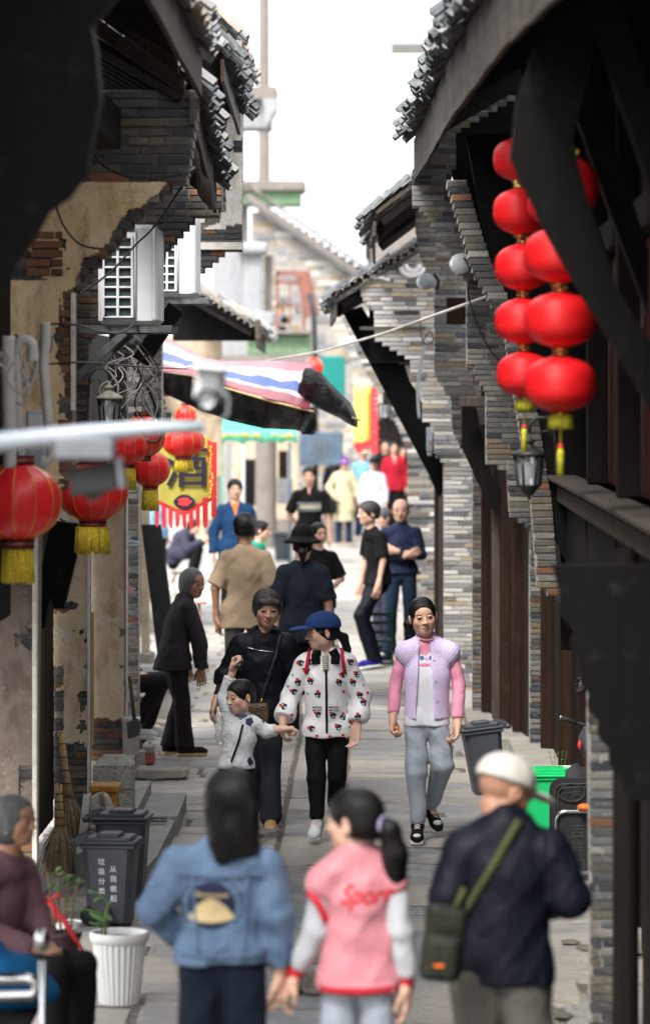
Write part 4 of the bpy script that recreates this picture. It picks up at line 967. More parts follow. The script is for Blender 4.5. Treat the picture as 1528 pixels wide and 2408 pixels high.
for (a, b_, r_) in ((1362, 1440, 26), (1398, 1520, 30), (1430, 1600, 30), (1460, 1680, 30), (1490, 1765, 28), (1450, 1450, 34), (1490, 1560, 34)):
    q = MB(); c0 = (xat(a, Yq), zat(b_, Yq)); r_ = r_/F*Yq; a0 = R.uniform(0, 6); q.tube([(c0[0]+r_*(1-i/26)*math.cos(a0+i*.42), Yq-.012, c0[1]+r_*(1-i/26)*math.sin(a0+i*.42)) for i in range(22)], [r_*.22*(1-.5*i/22) for i in range(22)], 6); q.build('scroll', 'dark_wood', o)

# house 2 on the right: pier at 30.8, roof2
R2 = H('brick_house', 'grey brick house with a short dark tiled eave just beyond the long lantern-hung eave', 30.8, .8)
Y = 30.8; lf = dxx([(540, 975), (600, 985), (678, 1019), (880, 1019), (938, 1058), (1010, 1060), (1068, 1089), (1088, 1109), (1800, 1109)], Y)
masonry(R2, Y, 0, zat(450, Y), lf, lambda z: interp(z, [(0, 1.06), (2.2, 1.06), (3.2, .95), (4.4, .8)]), ['grey_brick'], .0385, seed=9)
roof(R2, (xat(878, Y), 28.45, zat(548, Y)+.02), (xat(870, Y), 30.95, zat(548, Y)+.02), (.80, 0, .60), .62, seed=4, limit=150, over=.07, fh=.11, wob=.03, fascia='grey_wood')
roof(R2, (xat(872, Y)+.01, 31.0, zat(552, Y)), (xat(872, Y)+.01, 32.9, zat(552, Y)), (.80, 0, .60), .62, seed=14, limit=60, over=.05, fascia='grey_wood')
planks(R2, (.84, 30.75), (1.09, 28.4), .14, 2.4, .13, 'brown_wood', seed=5)
for a in (.05, .32, .55, .8):
    x_, y_ = .84+(1.09-.84)*a-.035, 30.75-2.35*a; m = MB(); m.box(x_-.035, x_+.035, y_-.04, y_+.04, .14, 3.0, .005); m.build('post', 'brown_wood' if a != .32 else 'grey_wood', R2)
m = MB(); m.box(.62, 1.05, 30.55, 30.65, zat(1000, Y), zat(958, Y), .01); m.build('lintel', 'grey_wood', R2)
m = MB(); m.box(.5, .95, 30.2, 30.3, zat(748, 30.2)-.05, zat(700, 30.2)); m.build('lintel', 'brown_wood', R2)
planks(R2, (.72, 30.3), (.92, 29.0), 2.75, 4.1, .12, 'red_board', seed=15)
m = MB(); m.box(xat(1079, 29.4), xat(1140, 29.4), 29.3, 29.4, zat(957, 29.4), zat(932, 29.4), .008); m.build('sill', 'grey_wood', R2)
carved_bracket(R2, 29.6, [(1085, 955), (1120, 958), (1138, 1060), (1160, 1130), (1200, 1180), (1238, 1260), (1245, 1340), (1215, 1330), (1195, 1240), (1150, 1190), (1120, 1130), (1085, 1050)], .12, 'black_wood', [(1112, 1010, 16), (1128, 1050, 17), (1145, 1095, 18), (1162, 1145, 17), (1190, 1188, 16), (1212, 1225, 15), (1222, 1270, 12)], smat='brown_wood')
# house 3: white-streaked gable, Y = 33
R3 = H('brick_house', 'pale brick gable with a sloping tiled verge, right of the striped tarp', 33, .4)
Y = 33.0; lf = dxx([(580, 842), (663, 842), (700, 848), (733, 877), (798, 879), (848, 962), (898, 964), (913, 990), (988, 991), (1003, 1018), (1068, 1019), (1090, 1041), (1800, 1041)], Y)
def r3top(z): return (xat(839, Y)+(z-zat(668, Y))/.60, 9) if z > zat(668, Y) else (-9, 9)
masonry(R3, Y, 0, zat(560, Y), lf, lambda z: .80, ['pale_brick', 'grey_brick', 'grey_brick'], .0385, seed=10, top=r3top)
roof(R3, (xat(786, Y), 33.02, zat(706, Y)), (xat(786, Y)-.1, 37.5, zat(706, Y)), (.857, 0, .515), .95, seed=6, limit=150, over=.06, fh=.13, pitch=.12, fascia='grey_wood')
for i in range(16):      # stacked pale verge tiles along the gable's sloping edge
    p = Vector((xat(792, Y)+.055*i, Y-.05, zat(704, Y)+.033*i+.045)); put('tile', tile_mesh(i % 4*2, 'tile_pale'), R3, p, (.13, .085, .12), (0, math.radians(-31), R.uniform(-.1, .1)))
    for k in range(2): put('tile', tile_mesh(1+2*(i % 3), 'tile_clay'), R3, p+Vector((.02, .01, -.022-.018*k)), (.12, .08, .05), (0, math.radians(-29), 0))
m = MB(); m.tube([(xat(878+ (i*5.5), Y), Y-.02, zat(655-(3*math.sin(i*.7)) if i < 99 else 0, Y)) for i in range(8)], .016, 6); m.build('gable_moulding', 'white_paint', R3)
m = MB(); m.tube([(xat(968+26*math.cos(a), Y), Y-.03, zat(628+20*math.sin(a), Y)) for a in [i*math.pi/10 for i in range(0, 11)]], [.022]*11, 8); m.tube([(xat(968+16*math.cos(a), Y), Y-.03, zat(622+16*math.sin(a), Y)) for a in [i*math.pi/10 for i in range(0, 11)]], [.025]*11, 8); m.build('crescent_ornament', 'white_paint', R3)
m = MB(); m.box(xat(845, Y), xat(1000, Y), Y-.03, Y+.05, zat(776, Y), zat(768, Y)); m.build('string_course', 'grey_wood', R3)
planks(R3, (.60, 43.9), (.58, 33.4), .1, 2.3, .15, 'brown_wood', seed=7)
m = MB(); m.lathe([(.055, .1), (.055, 2.6)], (xat(1032, 40), 40, 0), 12); m.build('post', 'brown_wood', R3); m = MB(); m.box(xat(1018, 41), xat(1043, 41), 40.9, 41.1, 0, .22, .01); m.build('post_base', 'pale_stone', R3)
m = MB(); m.box(-.12, .5, 33.4, 40, 2.95, 3.42); m.build('upper_panel', 'black_wood', R3)
# timber braces in its shadow
for yy, pts in ((34.5, [(805, 735), (850, 720), (985, 930), (1040, 1075), (1040, 1160), (1015, 1130)]),):
    carved_bracket(R3, yy, pts, .1, 'black_wood', [(905, 860, 12), (930, 895, 12), (955, 930, 12)], 'eave_brace', 'dark_wood')
m = MB(); m.box(xat(900, 36), xat(985, 36), 35.9, 36.1, zat(952, 36), zat(920, 36), .015); m.build('lintel', 'grey_wood', R3)
carved_bracket(R3, 37.5, [(872, 800), (930, 800), (1022, 1060), (1042, 1160), (1030, 1170)], .1, 'black_wood', (), 'eave_brace')
# house 4: pier at 44
R4 = H('brick_house', 'brick pier and wall directly behind the man with crossed arms', 44, .5)
Y = 44.0; lf = dxx([(720, 790), (800, 825), (890, 868), (950, 905), (1007, 935), (1064, 957), (1600, 957)], Y)
masonry(R4, Y, 0, zat(745, Y), lf, lambda z: .75, ['grey_brick', 'pale_brick'], .045, seed=11, blen=(.16, .32))
R5 = H('brick_house', 'pale sunlit brick wall far down on the right, behind the hanging yellow banner', 76, -.2)
Y = 76.0; masonry(R5, Y, 0, zat(735, Y), dxx([(730, 768), (800, 790), (830, 822), (900, 828), (1300, 832)], Y), lambda z: .8, ['pale_brick'], .08, seed=12, blen=(.2, .4))
m = MB(); m.box(xat(884, 75.9), xat(960, 75.9), 75.8, 75.95, 0, zat(985, 75.9)); m.build('doorway', 'dark_wood', R5)
m = MB(); m.box(.62, .9, 46, 74, 0, 3.6); m.build('side_wall', 'brown_wood', R5)
m = MB(); m.box(xat(862, 75), xat(905, 75), 75, 75.15, zat(885, 75), zat(845, 75)); m.build('shutter', 'red_board', R5)

# stone kerb along the right-hand door fronts
KB = thing('door_kerb', None, None, (1.0, 26, 0), kind='structure')
for (x0, x1, y0, y1) in ((1.02, 1.4, 24.2, 26.3), (1.05, 1.4, 22, 24.17), (.93, 1.35, 26.33, 28.4), (.80, 1.15, 28.43, 29.9), (.66, 1.05, 29.93, 31.6), (.5, .8, 31.65, 34), (.45, .75, 34.03, 37), (.4, .75, 37.03, 40.8)):
    m = MB(); m.box(x0, x1, y0, y1, -.03, .13, .012, .004); m.build('kerb_stone', 'stone_grey', KB)

# ================= left side
L0 = H('timber_house', 'nearest left house, a black mass of eave timbers filling the top left corner', 15, -1.6)
roof(L0, (-.86, 10.3, 4.42), (-.88, 18.7, 4.36), (-.86, 0, .5), 1.1, seed=21, limit=150, over=.1, fh=.2, wob=.06, boards='black_wood', fascia='grey_wood', mat='tile_pale')
Yq = 12.0; m = MB(); m.prism([(xat(x, Yq), zat(y, Yq)) for x, y in ((-200, 760), (0, 690), (35, 610), (75, 560), (110, 495), (160, 460), (205, 395), (222, 300), (236, 230), (226, 120), (215, 60), (330, -80), (-200, -80))], Yq, Yq+.14); m.build('eave_brace', 'black_wood', L0)
Yq = 18.75
for k in range(5):
    o1 = k*46; m = MB(); m.prism([(xat(205, Yq), zat(68-o1, Yq)), (xat(436-k*14, Yq), zat(224-o1*1.05, Yq)), (xat(432-k*14, Yq), zat(184-o1*1.05, Yq)), (xat(205, Yq), zat(26-o1, Yq))], Yq-k*.05, Yq+.04-k*.05); m.build('soffit_board', 'beam_wood', L0)
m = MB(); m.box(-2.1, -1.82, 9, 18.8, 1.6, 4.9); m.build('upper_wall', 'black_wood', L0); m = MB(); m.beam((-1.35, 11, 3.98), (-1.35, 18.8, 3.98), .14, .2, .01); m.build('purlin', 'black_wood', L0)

# wall A1 (Y = 19)
L1 = H('brick_house', 'ochre plastered brick wall end with a stepped right edge beside the first air conditioner', 19, -1.8)
Y = 19.0; rg = dxx([(205, 468), (265, 465), (350, 452), (425, 440), (428, 415), (490, 350), (540, 300), (590, 260), (650, 200), (684, 172), (1130, 170), (1180, 90), (2300, 78)], Y)
def pl1(x, z):
    dx, dy = 900+x/Y*F, 918+(CAMZ-z)/Y*F
    if dy > 1140: return x < rg(z)-.004 and fbm(x, z, 3, 3) < .35 and not (dy > 1800 and dx > 45 and fbm(x, z, 6, 2) < .4) 
    e_ = rg(z); n_ = fbm(x, z, 4.5, 5)
    if dy < 425: return False
    if dx < 155 and 560 < dy < 660 and n_ > -.25+(dx-80)*.004: return False
    return (e_-x) > .05+.07*n_ and not (dx > 140 and dy > 680 and n_ > -.1)
masonry(L1, Y, 0, zat(205, Y), lambda z: -2.05, rg, ['dark_brick', 'dark_brick', 'grey_brick', 'red_brick'], .046, seed=31, skip=lambda x, z: (pl1(x, z) and pl1(x-.05, z) and pl1(x+.05, z)) or z > 1.6 and z < 3.35 and False, core='dark_mortar', blen=(.14, .28), limit=300)
plaster_patch(L1, Y, -2.05, -.9, 2.2, zat(425, Y), pl1, 'ochre_plaster'); plaster_patch(L1, Y, -2.05, -1.70, 0, 2.2, pl1, 'brown_plaster')
m = MB(); m.box(xat(79, Y), xat(90, Y), Y-.05, Y+.02, .1, 2.02, .003); m.build('edge_board', 'old_white', L1); m = MB(); m.box(xat(169, Y), xat(178, Y), Y-.04, Y+.02, 2.6, 3.18, .003); m.build('edge_board', 'old_white', L1)
# red bricks showing through the plaster
k = 0
for (xa, xb, ya, yb) in ((75, 150, 555, 650), (150, 168, 700, 900), (138, 168, 985, 1070)):
    z = zat(yb, Y); 
    while z < zat(ya, Y):
        x = xat(xa, Y)+R.uniform(-.03, 0)
        while x < xat(xb, Y)-.03:
            w_ = R.uniform(.1, .2); xe = min(x+w_, xat(xb, Y)); put('brick', brick_mesh('red_brick', R.randrange(6)), L1, ((x+xe)/2, Y+.035, z+.02), (xe-x-.008, .1, .036)); x += w_; k += 1
        z += .046
roof(L1, (-.93, 18.95, 4.20), (-1.02, 23.6, 3.98), (-.86, 0, .5), .95, seed=22, limit=260, over=.09, fh=.16, wob=.05, boards='beam_wood', fascia='grey_wood')
m = MB(); m.sheet([[(-1.0+.012*math.sin(t*9), 19.5+t*2.6, 4.06+.03*math.sin(t*5)), (-1.0+.02*math.sin(t*7), 19.5+t*2.6, 3.86-.12*t)] for t in [i/10 for i in range(11)]], .02); m.build('hanging_board', 'grey_wood', L1)
planks(L1, (-2.05, 19.4), (-2.05, 23.75), .05, 2.3, .14, 'brown_wood', seed=23)
m = MB(); m.box(-2.12, -2.05, 19.4, 23.75, 2.3, 4.3); m.build('upper_panel', 'dark_wood', L1)
carved_bracket(L1, 21.5, [(120, 1225), (182, 1232), (182, 1300), (160, 1390), (150, 1432), (128, 1430), (118, 1400), (105, 1478), (90, 1480), (90, 1380)], .12, 'black_wood', [(128, 1262, 13), (160, 1285, 12), (145, 1325, 12), (115, 1330, 12), (150, 1375, 11), (112, 1385, 11), (138, 1405, 9), (104, 1430, 10)], smat='grey_wood')  # scrolls paler than the bracket: their sheen is put into the colour
# wall A2 (Y = 23.8)
L2 = H('brick_house', 'house end with worn tan plaster over dark brick beside the straw brooms', 23.8, -1.9)
Y = 23.8; rg = dxx([(380, 524), (390, 523), (500, 522), (503, 458), (518, 456), (540, 436), (580, 400), (620, 366), (700, 300), (800, 210), (1100, 208), (2000, 208)], Y)
def ragged(lo, hi, seed, sc=5., amp=.12):
    return lambda x, z: z > lo+amp*fbm(x, z*.6, sc, seed)+.05
def pl2(x, z):
    dx, dy = 900+x/Y*F, 918+(CAMZ-z)/Y*F
    if dy < 1000: return False
    n_ = fbm(x*1.0, z, 7, 8); lim = 1705+60*fbm(x, 0, 9, 2)
    if dy > lim+50: return False
    if dx < 152: return n_ < .18-(dy-1480)*.0012 and dy < 1650
    if dx > 188: return n_ < .35-(dy-1450)*.0014
    return n_ < .55 and dy < 1755-(dx-130)*.2
masonry(L2, Y, 0, zat(380, Y), lambda z: xat(126, Y) if z < 2.3 else -2.0, rg, ['dark_brick'], .042, seed=33, skip=lambda x, z: pl2(x, z) and pl2(x-.04, z) and pl2(x+.04, z), core='dark_mortar', blen=(.1, .2))
plaster_patch(L2, Y, xat(127, Y), xat(206, Y), 0, 2.3, pl2, 'plaster')
m = MB(); m.box(xat(206.5, Y), xat(210, Y), Y-.03, Y+.1, .1, 2.2); m.build('edge_board', 'old_white', L2)
roof(L2, (-.99, 24.0, 4.80), (-1.03, 27.9, 4.72), (-.8, 0, .6), .8, seed=24, limit=240, over=.09, fh=.14, wob=.05, fascia='brown_wood')
m = MB(); m.box(xat(212.5, 27.9), xat(221, 27.9), 27.86, 27.93, .12, zat(1440, 27.9), .003); m.build('door_board', 'tan_board', L2)
planks(L2, (-2.14, 24.2), (-2.14, 27.95), .05, 2.3, .14, 'dark_wood', seed=25); m = MB(); m.box(-2.2, -2.14, 24.2, 27.95, 2.3, 4.9); m.build('upper_panel', 'dark_wood', L2)
# wall B (Y = 28)
L3 = H('brick_house', 'tall house with a peeling tan plastered front beside the speckled concrete bollard', 28, -1.9)
Y = 28.0; rg = dxx([(95, 575), (185, 571), (585, 570), (588, 536), (620, 500), (650, 460), (720, 400), (800, 330), (860, 298), (1795, 297)], Y)
def pl3(x, z):
    dx, dy = 900+x/Y*F, 918+(CAMZ-z)/Y*F; n_ = fbm(x, z, 6, 12)
    if dy < 545:
        if dx < 455: return False
        if dx > 530: return (n_ < .42 and not (330 < dy < 360 and dx > 550)) and dy < 530+14*fbm(x, 0, 12, 1)
        return 500 < dy < 540 and n_ < .3
    if dy < 1000: return False
    lim = 1690 + 8*fbm(x, 0, 14, 4)
    if dx > 283: return n_ < .25-(dy-1480)*.0016 and dy < lim
    if dx > 262: return n_ < .62-(dy-1560)*.002 and dy < lim
    return dy < lim
masonry(L3, Y, 0, zat(95, Y), lambda z: xat(212, Y) if z < 2.4 else -2.0, rg, ['dark_brick', 'grey_brick', 'red_brick'], .040, seed=35, skip=lambda x, z: pl3(x, z) and pl3(x-.04, z) and pl3(x+.04, z), core='dark_mortar', blen=(.12, .26))
plaster_patch(L3, Y, xat(212, Y), xat(296, Y), 0, 2.4, pl3, 'plaster'); plaster_patch(L3, Y, xat(450, Y), xat(570, Y), zat(545, Y), zat(95, Y), pl3, 'white_plaster')
m = MB(); m.box(xat(458, Y), xat(569, Y), Y-.03, Y+.1, zat(587, Y), zat(570, Y)); m.box(xat(460, Y), xat(520, Y), Y-.02, Y+.1, zat(503, Y), zat(495, Y)); m.build('corbel_slab', 'old_white', L3)
m = MB(); m.box(xat(296.5, Y), xat(299, Y), Y-.02, Y+.1, .1, 2.5); m.build('edge_board', 'old_white', L3)
roof(L3, (-1.1, 27.9, 5.28), (-1.1, 32, 5.28), (-.8, 0, .6), .5, seed=26, limit=80, over=.05, fh=.1, mat='tile_pale')
# wall C (Y = 28.7)
L4 = H('brick_house', 'slim grey brick wall end behind the blue clothes hanger', 28.7, -1.95)
Y = 28.7; masonry(L4, Y, 0, zat(640, Y), lambda z: -2.0, dxx([(640, 381), (1010, 380), (1090, 326), (1795, 325)], Y), ['grey_brick', 'dark_brick'], .046, seed=37, blen=(.16, .3))
m = MB(); m.box(xat(333, 38), xat(352, 38), 37.9, 38.1, .12, zat(1000, 38), .006); m.build('plaster_pillar', 'plaster', L4); m = MB(); m.box(xat(328, 38), xat(362, 38), 37.8, 38.2, -.02, .12, .02, .006); m.build('pillar_base', 'stone_grey', L4)
m = MB(); m.box(-2.9, -2.52, 29.4, 37.7, 0, 3.2); m.build('side_wall', 'dark_wood', L4)
# leaning sheets of dark timber in front of the side wall
# house with low tiled roof, left middle distance
L5 = H('tiled_roof_house', 'low house with ragged pale roof tiles showing above the striped tarp', 40, -2.0)
roof(L5, (xat(606, 40), 40.0, zat(775, 40)), (xat(606, 40)-.1, 46, zat(775, 40)), (-.80, 0, .45), 1.0, seed=27, mat='tile_pale', limit=200, pitch=.13, tl=.24, over=.1, fh=.16, wob=.06, boards='black_wood', fascia='grey_wood')
m = MB(); m.prism([(xat(400, 40), zat(800, 40)), (xat(596, 40), zat(800, 40)), (xat(596, 40), zat(765, 40)), (xat(520, 40), zat(735, 40)), (xat(400, 40), zat(640, 40))], 40.5, 40.7); m.build('gable_board', 'black_wood', L5)
m = MB(); m.box(-3.4, xat(350, 46), 42, 46, 0, zat(790, 42)); m.build('wall', 'dark_wood', L5)
m = MB(); m.box(-3.0, xat(520, 46), 46.2, 46.4, zat(1120, 46), zat(790, 46)); m.build('wall', 'plaster', L5)
for i in range(14):
    p = Vector((xat(604, 40)-.066*i, 39.97, zat(778, 40)+.040*i)); put('tile', tile_mesh(i % 4*2, 'tile_pale'), L5, p, (.15, .10, .16), (0, math.radians(30), R.uniform(-.1, .1)))
m = MB(); m.beam((xat(606, 39.9), 39.9, zat(740, 39.9)-.05), (xat(608, 39.9), 39.9, zat(800, 39.9)), .06, .1, .01); m.build('barge_board', 'tile_clay' if False else 'grey_wood', L5)
m = MB(); m.box(xat(520, 41), xat(575, 41), 41, 41.15, zat(790, 41), zat(722, 41)); m.build('wall', 'far_white', L5)
# far end of the street
B1 = H('stone_gable_house', 'far pale stone house whose sloping roof closes the street view', 82, -1.5)
Y = 82.0
def b1top(z):
    k = (zat(520, Y)-z)/.62; return (xat(590, Y), xat(650, Y)+max(0, (zat(500, Y)-z))/.66)
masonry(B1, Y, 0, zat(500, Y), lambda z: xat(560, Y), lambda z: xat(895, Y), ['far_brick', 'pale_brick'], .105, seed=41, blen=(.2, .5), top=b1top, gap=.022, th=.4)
m = MB(); a, b_ = Vector((xat(585, Y), Y-.3, zat(455, Y))), Vector((xat(870, Y), Y-.3, zat(655, Y))); m.sheet([[a+(b_-a)*t, a+(b_-a)*t+Vector((0, 2.5, 0))] for t in (0, .5, 1)], .12, False); m.build('roof_slab', 'far_concrete', B1)
for i in range(30):
    p = a+(b_-a)*(i/29)+Vector((0, -.02, .06)); put('tile', tile_mesh(i % 4*2, 'tile_pale'), B1, p, (.22, .5, .35), (0, math.radians(36), 0))
m = MB(); a2 = Vector((0, 0, -.16)); m.sheet([[a+(b_-a)*t+a2, a+(b_-a)*t+a2+Vector((0, .3, 0))] for t in (0, 1)], .05, False); m.build('roof_edge', 'tile_clay', B1)
B2 = H('concrete_building', 'far concrete building with projecting slabs and a pale green fascia against the white sky', 90, -3.4)
Y = 90.0
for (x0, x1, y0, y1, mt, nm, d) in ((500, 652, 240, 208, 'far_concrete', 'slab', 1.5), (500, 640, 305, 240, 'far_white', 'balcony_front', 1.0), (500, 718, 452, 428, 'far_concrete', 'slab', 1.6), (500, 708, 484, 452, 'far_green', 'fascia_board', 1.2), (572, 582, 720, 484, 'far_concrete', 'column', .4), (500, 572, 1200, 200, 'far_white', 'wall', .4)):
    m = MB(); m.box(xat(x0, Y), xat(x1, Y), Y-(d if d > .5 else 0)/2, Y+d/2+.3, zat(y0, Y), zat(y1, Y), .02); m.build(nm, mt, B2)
m = MB(); m.prism([(xat(628, Y), zat(305, Y)), (xat(652, Y), zat(262, Y)), (xat(655, Y), zat(238, Y)), (xat(620, Y), zat(238, Y))], Y-.9, Y+.5); m.build('bracket', 'far_white', B2)
m = MB(); m.lathe([(.20, 0), (.16, 9), (.13, 18)], (xat(621, 102), 102, 0), 16); single(m, 'utility_pole', 'far_concrete', 'tall concrete utility pole rising into the white sky between the rooftops', 'pole')
B3 = H('white_building', 'white plastered building behind the ragged tiled roof', 72, -2.8)
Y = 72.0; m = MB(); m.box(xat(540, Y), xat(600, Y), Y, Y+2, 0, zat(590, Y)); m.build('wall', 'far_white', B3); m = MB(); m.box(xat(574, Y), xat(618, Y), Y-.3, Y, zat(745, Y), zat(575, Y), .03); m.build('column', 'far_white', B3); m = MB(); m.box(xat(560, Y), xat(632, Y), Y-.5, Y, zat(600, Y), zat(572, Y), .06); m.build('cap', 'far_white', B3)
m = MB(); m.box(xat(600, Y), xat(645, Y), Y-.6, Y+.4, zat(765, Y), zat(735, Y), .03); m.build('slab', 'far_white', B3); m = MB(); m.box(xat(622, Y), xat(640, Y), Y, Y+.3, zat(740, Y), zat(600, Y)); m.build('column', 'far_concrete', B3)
# rusty balcony cage, fascia, posts
bc = H('balcony_cage', 'rusty red balcony frame stacked with boxes on the far wall', 78, -2.0, 'balcony'); Y = 78.0
for (x0, x1, y0, y1) in ((648, 716, 648, 636), (648, 714, 668, 660), (648, 655, 790, 640), (710, 718, 790, 640), (648, 716, 790, 784), (680, 684, 786, 668), (648, 714, 722, 718)):
    m = MB(); m.box(xat(x0, Y), xat(x1, Y), Y, Y+.1, zat(y0, Y), zat(y1, Y)); m.build('bar', 'rust_red', bc)
for i in range(14):
    x0 = 652+R.uniform(0, 48); y0 = 700+R.choice((0, 22, 44, 66)); m = MB(); m.box(xat(x0, Y), xat(x0+R.uniform(8, 14), Y), Y+.2+i*.02, Y+.5+i*.02, zat(y0+16, Y), zat(y0, Y), .01); m.build('box', R.choice(['concrete', 'straw', 'far_white', 'dark_wood', 'tan_board']), bc)
m = MB(); m.beam((xat(712, Y), Y-.3, zat(640, Y)), (xat(735, Y), Y-.3, zat(745, Y)), .12, .3, .02); m.build('awning_arm', 'rust_red', bc)
gf = H('green_fascia', 'pale green fascia board over the far shopfront', 70, -2.0, 'fascia'); Y = 70.0
for a, b_, mt in ((580, 730, 'far_green'),):
    m = MB(); m.box(xat(a, Y), xat(b_, Y), Y, Y+.4, zat(834, Y), zat(786, Y), .02); m.build('board', mt, gf); m = MB(); m.box(xat(575, Y), xat(732, Y), Y-.2, Y+.5, zat(786, Y), zat(777, Y), .01); m.build('cap', 'far_concrete', gf)
    for k in range(9): m = MB(); x_ = xat(a+8+k*17, Y); m.box(x_, x_+.02, Y-.01, Y, zat(833, Y), zat(788, Y)); m.build('batten', 'far_concrete', gf)
m = MB(); m.tube([(xat(728, 69), 69, zat(690, 69)), (xat(738, 69), 69, zat(740, 69)), (xat(742, 69), 69, zat(900, 69)), (xat(742, 69), 69, 0)], .05, 8); single(m, 'drain_pipe', 'iron', 'dark drainpipe running down the far stone wall', 'pipe')
fs = H('shopfront', 'far open shopfront with concrete columns behind the green market canopy', 66, -2.3, 'shop'); Y = 66.0
for (x0, x1, mt) in ((505, 520, 'far_concrete'), (600, 650, 'far_concrete')):
    m = MB(); m.lathe([(abs(xat(x1, Y)-xat(x0, Y))/2, 0), (abs(xat(x1, Y)-xat(x0, Y))/2, 2.1)], ((xat(x0, Y)+xat(x1, Y))/2, Y, 0), 16); m.build('column', mt, fs)
m = MB(); m.box(xat(480, 68), xat(830, 68), 68, 68.2, 0, .42); m.build('step', 'far_concrete', fs); m = MB(); m.box(xat(460, 71), xat(700, 71), 71, 71.2, 0, 2.3); m.build('back_wall', 'plaster', fs)
m = MB(); m.box(xat(455, 67), xat(735, 67), 67, 67.3, zat(980, 67), zat(835, 67)); m.build('lintel', 'far_concrete', fs)
for (x0, x1, y0, y1, mt) in ((652, 688, 1185, 1125, 'far_white'), (575, 600, 1190, 1080, 'dark_wood'), (530, 545, 1200, 1040, 'far_white'), (655, 676, 1125, 1060, 'dark_wood')):
    m = MB(); m.box(xat(x0, 69), xat(x1, 69), 69, 69.1, zat(y0, 69), zat(y1, 69)); m.build('panel', mt, fs)
B4 = H('tiled_roof_house', 'tiny blue-grey roof peak high above the right-hand eaves', 120, 1.4); Y = 120.0
m = MB(); m.prism([(xat(918, Y), zat(102, Y)), (xat(945, Y), zat(40, Y)), (xat(1060, Y), zat(38, Y)), (xat(1060, Y), zat(102, Y))], Y, Y+4); m.build('roof', 'sign_grey', B4)
B6 = H('brick_house', 'small reddish brick house end peeping over the pale gable verge', 80, -.2); Y = 80.0
m = MB(); m.box(xat(862, Y), 1.4, Y, Y+1, zat(720, Y), zat(520, Y)); m.build('wall', 'far_concrete', B6); m = MB(); m.box(xat(858, Y), xat(868, Y), Y-.1, Y, zat(610, Y), zat(515, Y)); m.build('edge_board', 'brown_wood', B6); roof(B6, (xat(852, Y), Y, zat(530, Y)), (xat(852, Y), Y+3, zat(530, Y)), (.8, 0, .6), .6, mat='tile_pale', limit=60, pitch=.16, tl=.3, fascia=None)
# left raised steps and bits of kerb
ST = thing('door_steps', None, None, (-1.5, 23, 0), kind='structure')
def stepblock(a, b_, c_, d, h, mt='concrete', z=0):       # four plan corners
    m = MB(); m.add([(p[0], p[1], z-.05) for p in (a, b_, c_, d)]+[(p[0], p[1], z+h) for p in (a, b_, c_, d)], [(4, 5, 6, 7), (0, 4, 7, 3), (1, 2, 6, 5), (0, 1, 5, 4), (3, 7, 6, 2)]); return m.build('step', mt, ST)
def gp(dx, dy, h=0): Yg = F*(CAMZ-h)/(dy-918); return (xat(dx, Yg), Yg)
stepblock(gp(180, 2010, .2), gp(302, 1944, .2), gp(356, 1836, .2), gp(200, 1836, .2), .20, 'concrete')
stepblock(gp(250, 2140, .1), gp(370, 2012, .1), gp(415, 1921, .1), gp(300, 1921, .1), .10, 'concrete'); stepblock(gp(300, 1920, .12), gp(418, 1919.5, .12), gp(439, 1864, .12), gp(340, 1864, .12), .12, 'concrete')
for k in range(4):
    for j in range(2):
        x_, y_ = gp(327+k*19+j*1, 1925+j*6, .12); m = MB(); m.box(x_-.022, x_+.022, y_-.025, y_+.02, .12, .1245); m.build('drain_hole', 'rubber', ST)
